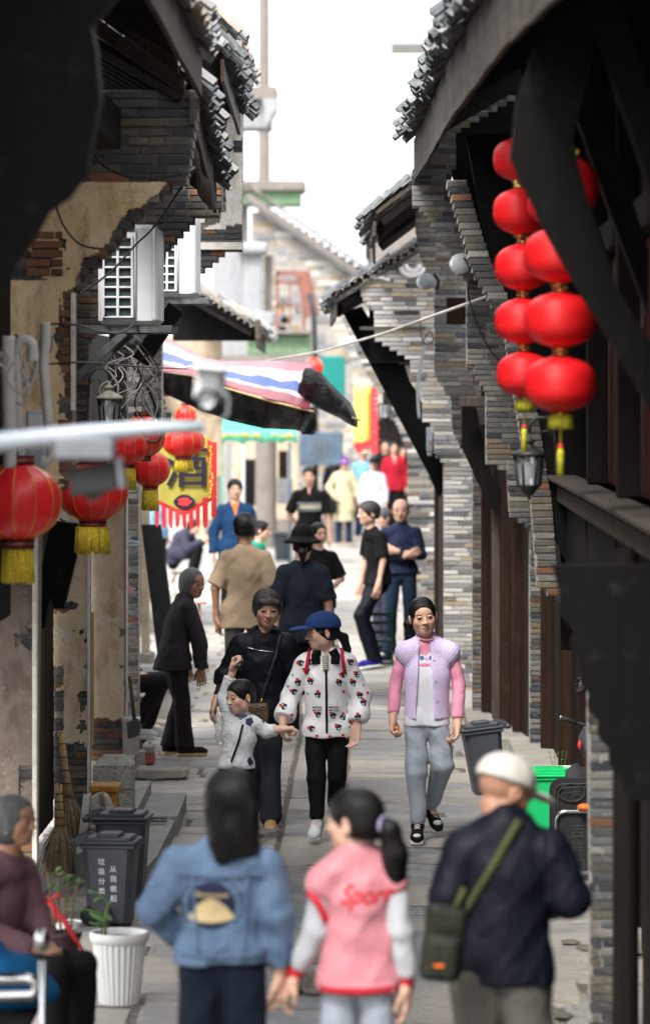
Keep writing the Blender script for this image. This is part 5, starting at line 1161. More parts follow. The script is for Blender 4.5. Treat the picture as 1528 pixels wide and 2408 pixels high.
# ================= lanterns
def lantern(label, dx, dy, Y, wpx, hpx, pleat=False, fringe=None, group=None, cap=True, ribs=12, cord=.12, fr_w=.38, extra=None, col='red_silk'):
    x, z = xat(dx, Y), zat(dy, Y); r_, h = wpx/2/F*Y, hpx/2/F*Y; t = thing('lantern', label, 'lantern', (x, Y, z-h), group=group); n = 48 if not pleat else 40
    if pleat:
        prof = [(max(.02, r_*(1-abs(q)**2.6)**.5*(1+(.018 if i % 2 else -.012))), z+q*h*.97) for i, q in enumerate([-1+2*i/44 for i in range(45)])]; prof = [(.25*r_, z-h*.985)]+prof[1:-1]+[(.25*r_, z+h*.985)]
        m = MB(); m.lathe(prof, (x, Y, 0), n); m.build('lantern_body', 'red_pleat', t)
        for q in (-1, 1): m = MB(); m.lathe([(.001, z+q*h), (r_*.22, z+q*h), (r_*.22, z+q*(h+.012)), (.001, z+q*(h+.012))][::q], (x, Y, 0), 16); m.build('brass_cap', 'brass', t)
        for q in (-.5, .5): m = MB(); m.tube([(x+q*r_*.28, Y, z+h), (x+q*r_*.28, Y, z+h+.035)], .008, 6); m.build('link', 'brass', t)
    else:
        def fl(a, z_): k = (a*ribs/(2*math.pi)) % 1; return 1-.035*math.sin(math.pi*k)
        prof = [(r_*max(.36, (1-abs(q)**2.3)**.5), z+q*h) for q in [-1+2*i/20 for i in range(21)]]
        m = MB(); m.lathe(prof, (x, Y, 0), n, lambda a, z_: 1-.03*abs(math.sin(a*ribs/2))**.7*0+(-.028*math.sin(math.pi*((a*ribs/(2*math.pi)) % 1)))); m.build('lantern_body', col, t)
        for k in range(ribs):
            a = 2*math.pi*k/ribs; m = MB(); m.tube([(x+(p[0]+.001)*math.cos(a), Y+(p[0]+.001)*math.sin(a), p[1]) for p in prof], .0016+.0012*(r_ > .15), 5); m.build('rib', 'gold', t)
        for q in (-1, 1):
            m = MB(); m.lathe([(.37*r_, z+q*h*1.0), (.40*r_, z+q*h*1.02), (.38*r_, z+q*(h+.14*r_)), (.40*r_, z+q*(h+.2*r_)), (.001, z+q*(h+.2*r_))][::q], (x, Y, 0), 20); m.build('collar', 'print_black', t)
            for k in range(3): m = MB(); m.lathe([(.385*r_, z+q*(h*1.02+.045*r_*k+.02*r_)), (.402*r_, z+q*(h*1.02+.045*r_*k+.03*r_)), (.385*r_, z+q*(h*1.02+.045*r_*k+.04*r_))][::q], (x, Y, 0), 20); m.build('collar_band', 'gold' if k % 2 else 'print_red', t)
    if fringe:
        fh, fw = fringe; fh = fh/F*Y; m = MB(); nf = 46
        for k in range(nf):
            a = 2*math.pi*k/nf; rr_ = fw*r_*R.uniform(.9, 1.05); z0 = z-h-(.16*r_ if not pleat else .01); zz = z0-fh*R.uniform(.9, 1.03); a2 = a+R.uniform(-.05, .05)
            m.tube([(x+rr_*.95*math.cos(a), Y+rr_*.95*math.sin(a), z0), (x+rr_*1.04*math.cos(a2), Y+rr_*1.04*math.sin(a2), zz)], .0045+.002*(r_ > .15), 4)
        m.build('fringe', 'tassel_green' if pleat else 'tassel', t, kind='stuff')
    if cord: m = MB(); m.tube([(x, Y, z+h), (x, Y, z+h+cord)], .004, 5); m.build('cord', 'black_cable', t)
    if extra:
        l1, l2 = extra; m = MB(); m.tube([(x, Y, z-h), (x, Y, z-h-l1)], .004, 5); m.build('tassel_cord', 'tassel_green', t); m = MB(); m.tube([(x, Y, z-h-l1), (x, Y, z-h-l1-.02), (x, Y, z-h-l1-l2)], [.006, .013, .013], 8); m.build('tassel', 'tassel_green', t)
        m = MB(); m.ball((x, Y, z-h-l1), .012, 8); m.build('bead', 'print_red', t)
    return t
GL = 'round red lanterns along the left house fronts'
lantern('largest red lantern at the left edge, gold ribs and long yellow fringe', 42, 1180, 17.2, 204, 176, fringe=(86, .34), group=GL)
lantern('red lantern with gold fringe behind the blurred grey floodlight box', 219, 1158, 20.5, 162, 134, fringe=(66, .47), group=GL)
lantern('red lantern half hidden by black cable loops, upper of the two beside the brick column', 336, 1026, 26.5, 104, 96, group=GL, cord=.5)
lantern('small red lantern above the blurred pole, left of the cable loops', 298, 1052, 24.5, 96, 84, fringe=(50, .42), group=GL)
lantern('red lantern with yellow fringe directly left of the wine banner', 354, 1102, 27.5, 92, 84, fringe=(50, .40), group=GL)
lantern('dark red lantern hanging over the top of the wine banner', 432, 1040, 29.9, 98, 68, fringe=(28, .42), group=GL)
lantern('partly hidden small lantern under the tarp edge behind the white camera', 437, 978, 36, 50, 50, group=GL)
lantern('far faded red lantern between the striped tarp and the teal board', 738, 864, 54, 42, 44, group='far')['group'] = 'lanterns'
GR = 'strings of red pleated lanterns under the right eave'
for (x_, y_, Y_, w_, h_, lb, fr, ex) in (
    (1317, 903, 14.6, 170, 134, 'lowest lantern of the right string, largest, with greenish fringe', (32, .3), (.13, .11)),
    (1317, 752, 14.6, 170, 132, 'second lantern from the bottom of the right string, big and bright red', None, None),
    (1313, 600, 14.6, 164, 132, 'third lantern from the bottom of the right string, cut by a dark brace', None, None),
    (1350, 440, 14.9, 112, 138, 'top lantern of the right string in deep shade behind the black brace', None, None),
    (1232, 880, 16.8, 130, 108, 'lowest lantern of the left string, partly behind the biggest lantern', (26, .3), (.13, .11)),
    (1229, 755, 16.8, 132, 110, 'second lantern from the bottom of the left string', None, None),
    (1229, 628, 16.8, 132, 112, 'third lantern from the bottom of the left string', None, None),
    (1222, 497, 16.8, 126, 110, 'fourth lantern from the bottom of the left string, dark crimson', None, None),
    (1218, 375, 17.0, 118, 104, 'topmost lantern of the left string, hidden in black shade', None, None),
    (1282, 480, 15.8, 84, 90, 'crimson lantern between the two strings, half behind the brace', None, None)):
    lantern(lb, x_, y_, Y_, w_, h_, True, fr, GR, extra=ex, cord=.05)
# the black brace crossing the upper lanterns
m = MB(); Yb = 13.4; m.prism([(xat(a, Yb), zat(b_, Yb)) for a, b_ in ((1315, -60), (1440, -60), (1345, 330), (1385, 480), (1450, 680), (1540, 820), (1540, 980), (1440, 810), (1365, 690), (1285, 550), (1200, 370), (1215, 230))], Yb, Yb+.1); m.build('eave_brace', 'black_wood', RN)

# ================= wall lamps
def wall_lamp(label, dx, dy, Y, s, arm=1, group='iron carriage lamps on the walls', top='lamp_iron'):
    """dx, dy: centre of the glass; s: px height of the whole lamp"""
    x, z, k = xat(dx, Y), zat(dy, Y), s/F*Y; t = thing('wall_lamp', label, 'lamp', (x, Y, z-k*.5), group=group)
    m = MB(); m.lathe([(.17*k, -.24*k), (.22*k, .22*k)], (x, Y, z), 6); m.build('glass', 'glass', t)
    m = MB(); m.ball((x, Y, z), .07*k, 8, (1, 1, 2)); m.build('bulb', 'white_plastic', t)
    for i in range(6):
        a = 2*math.pi*i/6; m = MB(); m.tube([(x+.175*k*math.cos(a), Y+.175*k*math.sin(a), z-.25*k), (x+.228*k*math.cos(a), Y+.228*k*math.sin(a), z+.23*k)], .013*k+.002, 5); m.build('bar', 'lamp_iron', t)
    m = MB(); m.lathe([(.001, .60*k), (.03*k, .56*k), (.025*k, .5*k), (.1*k, .47*k), (.11*k, .44*k), (.06*k, .42*k), (.1*k, .36*k), (.17*k, .31*k), (.27*k, .26*k), (.27*k, .22*k), (.2*k, .21*k)][::-1], (x, Y, z), 18); m.build('cap', top, t)
    m = MB(); m.lathe([(.001, -.5*k), (.02*k, -.46*k), (.03*k, -.42*k), (.09*k, -.36*k), (.15*k, -.28*k), (.185*k, -.25*k), (.18*k, -.23*k)], (x, Y, z), 12); m.build('finial', 'lamp_iron', t)
    P0 = [(x, Y, z+.58*k), (x+arm*.02*k, Y, z+.72*k), (x+arm*.12*k, Y, z+.82*k), (x+arm*.28*k, Y, z+.82*k), (x+arm*.38*k, Y, z+.70*k), (x+arm*.40*k, Y, z+.5*k), (x+arm*.42*k, Y, z+.1*k)]
    m = MB(); m.tube(P0, .022*k+.001, 7); m.tube([(x+arm*.4*k, Y, z+.5*k), (x+arm*.30*k, Y, z+.62*k), (x+arm*.2*k, Y, z+.6*k), (x+arm*.18*k, Y, z+.52*k)], .014*k, 6); m.build('arm', 'lamp_iron', t)
    m = MB(); m.box(x+arm*.40*k, x+arm*.45*k, Y-.05*k, Y+.05*k, z-.05*k, z+.25*k, .004); m.build('wall_plate', 'lamp_iron', t)
    return t
wall_lamp('black wall lamp with clear glass below the strings of lanterns on the right', 1243, 1105, 17.5, 150, 1)
wall_lamp('weathered grey-green lamp on a curved arm under the first air conditioner', 258, 965, 21.5, 120, -1, top='verdigris')
wall_lamp('small distant lamp beside the yellow hanging banner', 905, 965, 40, 72, 1, top='verdigris')
wall_lamp('small lamp half hidden behind the black cables near the magenta umbrella', 388, 985, 29.2, 60, -1, top='verdigris')
for dx, dy, Y_, s_, lb in ((1086, 620, 27.8, 24, 'round white floodlight mounted high on the right-hand corbel'), (1003, 663, 30.4, 19, 'smaller dim round floodlight under the second eave')):
    x, z, k = xat(dx, Y_), zat(dy, Y_), s_/F*Y_; t = thing('floodlight', lb, 'lamp', (x, Y_, z), group='round floodlights under the eaves')
    m = MB(); m.lathe([(.001, 0), (k*.93, 0), (k, -.02), (k, -.14), (k*.6, -.2), (.001, -.2)], (0, 0, 0), 24, M=Matrix.Translation((x, Y_-.1, z)) @ Matrix.Rotation(math.pi/2, 4, 'X') @ Matrix.Rotation(math.radians(8), 4, 'Y')); m.build('housing', 'sign_grey' if s_ < 22 else 'camera_white', t)
    m = MB(); m.tube([(x+k*.9, Y_, z+k), (x+k*1.5, Y_+.05, z+k*.2), (x+k*1.3, Y_+.05, z-k)], .014, 6); m.build('mount', 'iron', t)

# ================= air conditioners on brackets
def aircon(label, x0, x1, ya, yb, Y, gx0, gx1, cols, rows, side):
    xa, xb, z1, z0 = xat(x0, Y), xat(x1, Y), zat(ya, Y), zat(yb, Y); gz = (z1-z0); t = thing('air_conditioner', label, 'air conditioner', ((xa+xb)/2, Y, z0), group='air conditioner outdoor units')
    m = MB(); m.box(xa, xb, Y, Y+.75, z0, z1, .02); m.build('housing', 'ac_white', t)
    m = MB(); g0, g1 = xat(gx0, Y), xat(gx1, Y); m.box(g0, g1, Y-.004, Y-.001, z0+gz*.07, z1-gz*.13); m.build('grille_back', 'ac_dark', t)
    for i in range(cols+1): m = MB(); xx = g0+(g1-g0)*i/cols; m.box(xx-.008, xx+.008, Y-.028, Y-.006, z0+gz*.06, z1-gz*.12, .003); m.build('grille_bar', 'ac_white', t)
    for i in range(rows+1): m = MB(); zz = z0+gz*.07+(gz*.8)*i/rows; m.box(g0-.008, g1+.008, Y-.024, Y-.005, zz-.006, zz+.006, .002); m.build('grille_bar', 'ac_white', t)
    m = MB(); m.box(xb-(xb-xa)*.04, xb+.012, Y-.015, Y+.7, z0+.015, z1-.01, .012); m.build('side_cover', 'ac_white', t)
    for k in range(1): m = MB(); xx = g1+(xb-g1)*.12; m.tube([(xx, Y-.012, z0+.03), (xx, Y-.012, z1-.03)], .006, 6); m.build('moulding', 'ac_white', t)
    m = MB(); m.lathe([(.001, 0), (.014, 0), (.014, .01)], (0, 0, 0), 10, M=Matrix.Translation((xa+.05, Y-.02, z0+.04)) @ Matrix.Rotation(math.pi/2, 4, 'X')); m.build('screw', 'iron', t)
    b_ = thing('wall_bracket', 'grey steel bracket carrying the '+('nearer' if side else 'farther')+' air conditioner', 'bracket', ((xa+xb)/2, Y, z0-.08), group='steel brackets')
    for yy in (Y+.05, Y+.6):
        m = MB(); m.beam((xa-.12, yy, z0-.03), (xb+.1, yy, z0-.03), .05, .045, .003); m.build('arm', 'bracket_metal', b_)
        m = MB(); m.beam((xa-.14, yy, z0-.32), (xb-.18, yy, z0-.05), .04, .045, .003); m.build('strut', 'bracket_metal', b_)
aircon('nearer white air conditioner with a dark grid grille, on the left wall', 231, 365, 528, 762, 22.6, 244, 312, 2, 8, 1)
aircon('farther white air conditioner, partly hidden behind the first', 352, 457, 505, 697, 26.3, 352, 414, 3, 8, 0)

# ================= pipes, meters and cables at the left
def cable(label, pts, r_, mat='black_cable', name='cable', cat='cable', group='loose cables on the left walls', Yd=None, n=6, sub=6):
    Q = [P(*p) for p in pts]; out = []
    for i in range(len(Q)-1):        # Catmull-Rom
        a, b_, c_, d = Q[max(i-1, 0)], Q[i], Q[i+1], Q[min(i+2, len(Q)-1)]
        for k in range(sub): t = k/sub; out.append(.5*((2*b_)+(c_-a)*t+(2*a-5*b_+4*c_-d)*t*t+(3*b_-a-3*c_+d)*t**3))
    out.append(Q[-1]); m = MB(); m.tube(out, r_, n); return single(m, name, mat, label, cat, group)
pp = 'white plastic pipes at the left edge'
cable('fat white pipe bent in an upside-down U at the left edge', [(40, 1010, 17.5), (38, 900, 17.5), (36, 840, 17.5), (48, 806, 17.5), (66, 802, 17.5), (76, 815, 17.5), (76, 850, 17.5)], .027, 'pipe_white', 'pipe', 'pipe', pp, n=10)
cable('white drain pipe running down beside the grey meter box and hooking at its foot', [(107, 758, 18), (108, 800, 18), (104, 860, 18), (112, 960, 18), (120, 1040, 18), (122, 1070, 18), (112, 1082, 18), (98, 1082, 18)], .024, 'pipe_white', 'pipe', 'pipe', pp, n=10)
cable('short white pipe at the very left edge', [(20, 790, 17), (18, 860, 17), (22, 960, 17), (24, 1100, 17)], .03, 'pipe_white', 'pipe', 'pipe', pp, n=10)
cable('pale slanting conduit between the bent pipes', [(100, 790, 18.2), (88, 850, 18.2), (70, 905, 18.2), (52, 890, 18.2)], .014, 'pipe_white', 'pipe', 'pipe', pp)
rr = random.Random(44)
for i in range(9):
    x_, y_ = rr.uniform(0, 110), rr.uniform(740, 900); k = rr.uniform(20, 60); Yc = rr.uniform(16.5, 18.6)
    cable('tangled cable among the pipes and meter boxes at the left edge', [(x_, y_, Yc), (x_+k*.4, y_+k, Yc), (x_+k*.1, y_+k*1.8, Yc), (x_-k*.5, y_+k*1.2, Yc), (x_-k*.2, y_+k*.4, Yc)], rr.uniform(.004, .009), rr.choice(['white_cable', 'white_cable', 'black_cable', 'grey_metal']), group='tangled cables among the pipes')
for i in range(20):
    x_, y_ = rr.uniform(255, 350), rr.uniform(780, 900); Yc = rr.uniform(23, 26.5); a = rr.uniform(30, 90)
    cable('thin cable in the tangle below the first air conditioner', [(x_, y_, Yc), (x_+rr.uniform(5, 30), y_+a*.5, Yc), (x_+rr.uniform(-20, 35), y_+a, Yc), (x_+rr.uniform(-25, 25), y_+a*1.5, Yc), (x_+rr.uniform(-10, 10), y_+a*2, Yc)], rr.uniform(.003, .007), rr.choice(['white_cable', 'white_cable', 'white_cable', 'black_cable']), group='cable tangle below the air conditioner')
cable('horizontal dark cable crossing the ochre wall to the bracket', [(100, 762, 18.8), (180, 764, 18.8), (240, 780, 20), (300, 775, 22), (360, 700, 24)], .006)
cable('long thin cable running from the pipes to the tarp at lamp height', [(100, 858, 18.8), (200, 852, 18.8), (330, 862, 22), (440, 868, 27)], .005)
cable('black cable looping down over the red lantern', [(300, 845, 25), (345, 905, 25), (372, 980, 25.2), (380, 1025, 25.2), (360, 1040, 25.2), (330, 1030, 25.2), (310, 1005, 25.2)], .010)
cable('second cable loop hanging over the lantern', [(330, 900, 25.5), (362, 985, 25.5), (350, 1032, 25.5), (322, 1022, 25.5)], .006, 'grey_metal')
cable('cable drooping across the stepped brick edge at the upper left', [(215, 340, 18.4), (240, 385, 18.4), (300, 415, 18.4), (380, 418, 18.4), (440, 405, 18.4), (456, 395, 18.5), (450, 410, 18.5)], .008)
cable('thin black cable hanging from a box on the ochre plaster', [(130, 475, 18.7), (150, 530, 18.7), (190, 575, 18.7), (245, 586, 18.7)], .006)
cable('dark cable slanting in front of the first air conditioner', [(190, 690, 21), (260, 640, 21.5), (320, 575, 22), (365, 530, 22), (440, 420, 23)], .006)
cable('grey wire curling down the corbel by the round floodlight', [(1090, 605, 27.6), (1105, 640, 27.6), (1100, 690, 27.6), (1120, 760, 27.6), (1150, 820, 27.6), (1175, 850, 27.6)], .008, group='wires on the right walls')
cable('grey conduit bending down the white-streaked gable', [(1005, 800, 32.6), (990, 850, 32.6), (982, 920, 32.6), (985, 985, 32.6)], .016, 'grey_metal', 'pipe', 'pipe', 'pipes on the right wall')
cable('small coil of black wire clipped to the gable', [(995, 800, 32.5), (1010, 780, 32.5), (1018, 800, 32.5), (1000, 810, 32.5), (990, 790, 32.5), (988, 760, 32.5)], .007, group='wires on the right walls')
m = MB(); m.tube([P(620, 850, 33.5), P(760, 825, 32), P(900, 785, 30), P(1020, 742, 28.6), P(1170, 688, 27.2)], [.008, .009, .011, .012, .012], 8); single(m, 'stay_cable', 'white_cable', 'pale rope stretched across the street from the tarp to the right wall', 'rope')
for x0, x1, y0, y1, Yv, lb in ((62, 106, 965, 1110, 18.2, 'grey electric meter box on the left wall behind the pipes'), (12, 48, 960, 1120, 17.6, 'pale cabinet half hidden at the left edge')):
    t = thing('meter_box', lb, 'meter box', (xat((x0+x1)/2, Yv), Yv, zat(y1, Yv)), group='meter boxes'); m = MB(); m.box(xat(x0, Yv), xat(x1, Yv), Yv, Yv+.2, zat(y1, Yv), zat(y0, Yv), .01); m.build('box', 'sign_grey', t)
    m = MB(); m.box(xat(x0+4, Yv), xat(x1-6, Yv), Yv-.008, Yv-.001, zat((y0+y1)/2, Yv), zat(y0+9, Yv), .003); m.build('door', 'camera_white', t)
m = MB(); m.box(xat(52, 18.4), xat(76, 18.4), 18.4, 18.42, zat(1355, 18.4), zat(1312, 18.4)); t = single(m, 'house_number_plate', 'print_blue', 'small blue and white number plate beside the largest lantern fringe', 'sign')
# sloping wooden strut and dark board below the second unit
m = MB(); m.beam(P(330, 850, 24.4), P(415, 722, 24.4), .10, .11, .006); t = single(m, 'timber_strut', 'dark_wood', 'sloping dark timber strut between the first air conditioner and the striped tarp', 'strut')

# ================= CCTV arm with camera and floodlight, very near the lens
Yn = 11.0; ar = thing('camera_arm', 'pale grey steel arm reaching in from the left edge, out of focus', 'pole', tuple(P(0, 1040, Yn)))
m = MB(); m.tube([P(-60, 1052, Yn), P(0, 1040, Yn), P(180, 1022, Yn), P(330, 1008, Yn), P(480, 1003, Yn)], [.030, .030, .028, .022, .017], 12); m.build('tube', 'sign_grey', ar)
m = MB(); m.box(P(130, 0, Yn).x, P(270, 0, Yn).x, Yn-.05, Yn+.1, P(0, 1082, Yn).z, P(0, 1030, Yn).z, .008); m.build('mounting_plate', 'grey_metal', ar)
t = thing('floodlight', 'dark ribbed floodlight box hanging from the steel arm, blurred', 'floodlight', tuple(P(225, 1170, Yn))); rot = math.radians(9); c0 = P(226, 1126, Yn)
Mx = Matrix.Translation(c0) @ Matrix.Rotation(-rot, 4, 'Y'); m = MB(); m.box(-.078, .062, 0, .14, -.042, .042, .008, 0, Mx); m.build('body', 'speaker_grey', t)
for k in range(11): m = MB(); m.box(-.075+k*.0125, -.072+k*.0125, -.012, 0, -.040, .040, 0, 0, Mx); m.build('fin', 'speaker_grey', t)
m = MB(); m.box(.062, .078, -.01, .14, -.04, .047, .004, 0, Mx); m.build('end_plate', 'grey_metal', t); m = MB(); m.prism([(-.05, -.042), (.03, -.042), (-.02, -.065)], .02, .08, Mx); m.build('foot', 'speaker_grey', t)
t = thing('surveillance_camera', 'white bullet surveillance camera with black lens at the end of the arm', 'camera', tuple(P(495, 960, Yn))); c0 = P(490, 925, Yn)
Mx = Matrix.Translation(c0) @ Matrix.Rotation(math.radians(6), 4, 'Y'); m = MB(); m.box(-.043, .037, .01, .24, -.03, .072, .016, 0, Mx); m.build('housing', 'camera_white', t)
m = MB(); m.box(-.034, .034, -.03, .02, -.056, .012, .016, 0, Mx); m.build('lens_shroud', 'camera_black', t); m = MB(); m.box(-.05, .042, -.05, .25, .066, .08, .007, 0, Mx); m.build('sun_shield', 'camera_white', t)
m = MB(); m.lathe([(.001, 0), (.018, 0), (.022, .012)], (0, 0, 0), 16, M=Mx @ Matrix.Translation((0, -.032, -.02)) @ Matrix.Rotation(math.pi/2, 4, 'X')); m.build('lens', 'glass', t)
m = MB(); m.tube([P(515, 905, Yn), P(538, 935, Yn), P(536, 975, Yn), P(510, 995, Yn)], .006, 6); m.build('bracket', 'grey_metal', t)

# ================= tarps, umbrella, banners
def bil(c, s_, t):       # corners TL, TR, BR, BL
    return (Vector(c[0])*(1-s_)+Vector(c[1])*s_)*(1-t)+(Vector(c[3])*(1-s_)+Vector(c[2])*s_)*t
aw = thing('striped_tarp', 'red, white and blue striped plastic tarp stretched as an awning from the left wall', 'tarp', tuple(P(560, 900, 32)))
topc = [(380, 789, 34), (430, 815, 33.8), (480, 842, 33.5), (530, 850, 33.2), (600, 848, 33), (680, 849, 32.8), (734, 851, 32.6)]; botc = [(380, 872, 31.6), (430, 876, 31.5), (480, 888, 31.3), (530, 905, 31.2), (600, 930, 31.1), (680, 948, 31), (728, 962, 30.9)]
grid = []
for i in range(49):
    u_ = i/48*6; a = min(int(u_), 5); f_ = u_-a; T_ = [topc[a][k]+(topc[a+1][k]-topc[a][k])*f_ for k in range(3)]; B_ = [botc[a][k]+(botc[a+1][k]-botc[a][k])*f_ for k in range(3)]; row = []
    for j in range(21):
        v = j/20; p = P(*T_)*(1-v)+P(*B_)*v; w_ = noise.noise(Vector((i*.22+j*.13, j*.35, 1)))*.05+noise.noise(Vector((i*.6, j*.5, 4)))*.02; row.append(p+Vector((0, w_*1.5, w_*.6*(0 < j < 20))))
    grid.append(row[::-1])
m = MB(); m.sheet(grid, .004, True, uv=True); m.build('sheet', 'striped_tarp', aw)
m = MB(); m.tube([P(380, 880, 31.6), P(530, 912, 31.2), P(640, 944, 31.05), P(738, 968, 30.9)], .010, 8); m.build('bamboo_pole', 'straw', aw)
bt = thing('black_tarp', 'black plastic sheet hanging below the striped tarp with a drooping corner', 'tarp', tuple(P(560, 960, 31)))
topc = [(380, 874), (450, 885), (540, 910), (620, 935), (700, 955), (732, 962)]; botc = [(385, 925), (450, 955), (540, 990), (620, 1008), (700, 1012), (742, 1020)]; grid = []
for i in range(41):
    u_ = i/40*5; a = min(int(u_), 4); f_ = u_-a; row = []
    for j in range(9):
        v = j/8; x_ = (topc[a][0]+(topc[a+1][0]-topc[a][0])*f_)*(1-v)+(botc[a][0]+(botc[a+1][0]-botc[a][0])*f_)*v; y_ = (topc[a][1]+(topc[a+1][1]-topc[a][1])*f_)*(1-v)+(botc[a][1]+(botc[a+1][1]-botc[a][1])*f_)*v
        if 33 <= i <= 36: y_ -= 10*v
        w_ = noise.noise(Vector((i*.3, j*.3, 8)))*.12; row.append(P(x_, y_, 31.3+w_+.5*v))
    grid.append(row[::-1])
m = MB(); m.sheet(grid, .004, True); m.build('sheet', 'black_tarp', bt)
m = MB(); grid = []
for i in range(11):
    v = i/10; row = []
    for j in range(7): s_ = j/6; x_ = 706+(736-706)*s_+6*math.sin(v*3)-8*v*(1-s_); row.append(P(x_, 958+(1022-958)*v*(1 if s_ > .3 else .85), 31.0+.06*math.sin(s_*7+v*3)))
    grid.append(row)
m.sheet(grid, .004); m.build('hanging_corner', 'black_tarp', bt)
pts = [(728, 905, 46), (755, 918, 44), (785, 943, 36), (812, 965, 27), (828, 985, 18), (836, 996, 11)]; m = MB(); vs = []
for i, (x_, y_, r_) in enumerate(pts):
    for k in range(16):
        a = 2*math.pi*k/16; w_ = 1+.14*math.sin(3*a+i)+.1*math.sin(5*a-i*2); vs.append(P(x_+r_*.55*math.cos(a)*w_, y_+r_*.85*math.sin(a)*w_, 31.2+.25*math.sin(a+.7)*r_/46))
m.add(vs, [(i*16+k, i*16+(k+1) % 16, (i+1)*16+(k+1) % 16, (i+1)*16+k) for i in range(5) for k in range(16)]+[tuple(80+k for k in range(16)), tuple(range(16))[::-1]], True); m.build('gathered_end', 'black_tarp', bt)
m = MB(); m.tube([P(700, 935, 31.3), P(848, 989, 31.1)], .008, 6); m.build('pole', 'straw', bt)
um = thing('market_canopy', 'green market canopy with yellow lettering-like trim behind the black tarp', 'canopy', tuple(P(600, 1010, 58))); Yu = 58
grid = [[P(498+200*s_, 962+(8*math.sin(s_*6))*0+14*s_, Yu+2), P(512+186*s_, 1003+8*s_*0, Yu)] for s_ in [i/10 for i in range(11)]]; m = MB(); m.sheet(grid, .01); m.build('roof_sheet', 'canopy_green', um)
for k in range(3):
    xa = (515, 620, 622)[k]; xb = (619, 621, 698)[k]
    if xb-xa < 4: continue
    grid = [[P(xa+(xb-xa)*s_, 1003, Yu), P(xa+(xb-xa)*s_, 1043-6*abs(math.sin(s_*3.14*2)), Yu-.03)] for s_ in [i/12 for i in range(13)]]; m = MB(); m.sheet(grid, .01); m.build('valance', 'canopy_green', um)
rr = random.Random(9)
for xa in list(range(530, 612, 9))+list(range(640, 690, 9)):
    m = MB(); q = [P(xa+rr.uniform(-4, 4), 1024+rr.uniform(-7, 7), Yu-.06) for _ in range(4)]; m.tube(q, .012, 4); m.build('lettering', 'print_yellow', um)
for xa, mt in ((524, 'pole_green'), (573, 'sign_grey'), (681, 'blue_board')):
    m = MB(); m.tube([P(xa, 1040, Yu), (xat(xa, Yu), Yu, 0)], .022, 8); m.build('pole', mt, um)
m = MB(); grid = []
for i in range(9):
    a = math.pi*i/8; grid.append([P(410, 915, 33.5)+Vector((0, 0, .04)), P(410-44*math.cos(a), 935-6*math.sin(a), 33.5+.6*math.sin(a)-.2)])
m.sheet(grid, .01); t = single(m, 'parasol', 'print_pink', 'magenta and blue parasol edge under the black tarp', 'parasol')
# wine banner
bn = thing('wine_banner', 'yellow hanging banner with a red toothed border and the character for wine', 'banner', tuple(P(430, 1240, 30.5))); Yb = 30.5
def wav(x_, y_, d=0): return P(x_, y_, Yb+.006*math.sin((x_+y_)*.06)-d)
def flat(poly, mat, name, d, par=None):
    cx, cy = sum(p[0] for p in poly)/len(poly), sum(p[1] for p in poly)/len(poly); m = MB(); n = len(poly); m.add([wav(cx, cy, d)]+[wav(*p, d) for p in poly]+[wav(cx, cy, d-.004)]+[wav(*p, d-.004) for p in poly], [(0, 1+(i+1) % n, 1+i) for i in range(n)]+[(n+1, n+2+i, n+2+(i+1) % n) for i in range(n)]+[(1+i, 1+(i+1) % n, n+2+(i+1) % n, n+2+i) for i in range(n)]); return m.build(name, mat, par or bn)
flat([(372, 1035), (495, 1028), (497, 1172), (432, 1205), (374, 1176)], 'banner_yellow' if 'banner_yellow' in MATS else plain('banner_yellow', (.40, .35, .06), .7, var=.2).name, 'banner_cloth', 0)
for (a, b_, n) in (((365, 1040), (368, 1180), 9), ((488, 1032), (492, 1178), 9), ((366, 1178), (432, 1210), 5), ((432, 1210), (494, 1176), 5)):
    for i in range(n):
        p = (a[0]+(b_[0]-a[0])*i/n, a[1]+(b_[1]-a[1])*i/n); q = (a[0]+(b_[0]-a[0])*(i+1)/n, a[1]+(b_[1]-a[1])*(i+1)/n); vert = abs(b_[1]-a[1]) > 100; s_ = -1 if a[0] < 400 else 1
        o_ = (10*s_ if s_ < 0 else 22, 8) if vert else (0, 16); flat([p, q, ((p[0]+q[0])/2+o_[0], (p[1]+q[1])/2+o_[1]), ] if vert else [(p[0]-1, p[1]-6), (q[0]+1, q[1]-6), (q[0]+1, q[1]+4), (p[0]-1, p[1]+4)], 'print_red', 'border_tooth', .006)
for i, x_ in enumerate((370, 386, 402, 418, 434, 450, 466)): y0 = 1180+(16 if 400 < x_ < 455 else 4); flat([(x_-6, y0), (x_+5, y0), (x_+4+(i % 2), 1232+(i % 3)*5), (x_, 1240+(i*5 % 7)), (x_-5, 1233+(i % 2)*4)], 'print_red', 'streamer', .01)
for x_ in (483, 503): flat([(x_-7, 1040 if x_ > 490 else 1170), (x_+7, 1040 if x_ > 490 else 1170), (x_+6, 1236-(x_ > 490)*22), (x_, 1243-(x_ > 490)*22), (x_-6, 1236-(x_ > 490)*22)], 'print_red', 'streamer', .02)
rr = random.Random(4)
for i in range(14): x_, y_ = 497+rr.uniform(-4, 4), 1050+i*9; flat([(x_-3, y_), (x_+2, y_-4), (x_+4, y_+2), (x_, y_+5)], 'print_yellow', 'gold_fleck', .028)
def glyph(txt, dx, dy, Y, hpx, mat, root, name='lettering', d=.02, bold=.01, shear=0, width=1, th=.002):
    vs, fs = text_polys(txt, hpx/F*Y/.75, bold, shear, width); c0 = P(dx, dy, Y); m = MB(); m.add([(c0.x+x, Y-d, c0.z+y) for x, y in vs], fs); return m.build(name, mat, root)
glyph('酒', 440, 1105, Yb, 78, 'print_black', bn, d=.03, bold=.012)
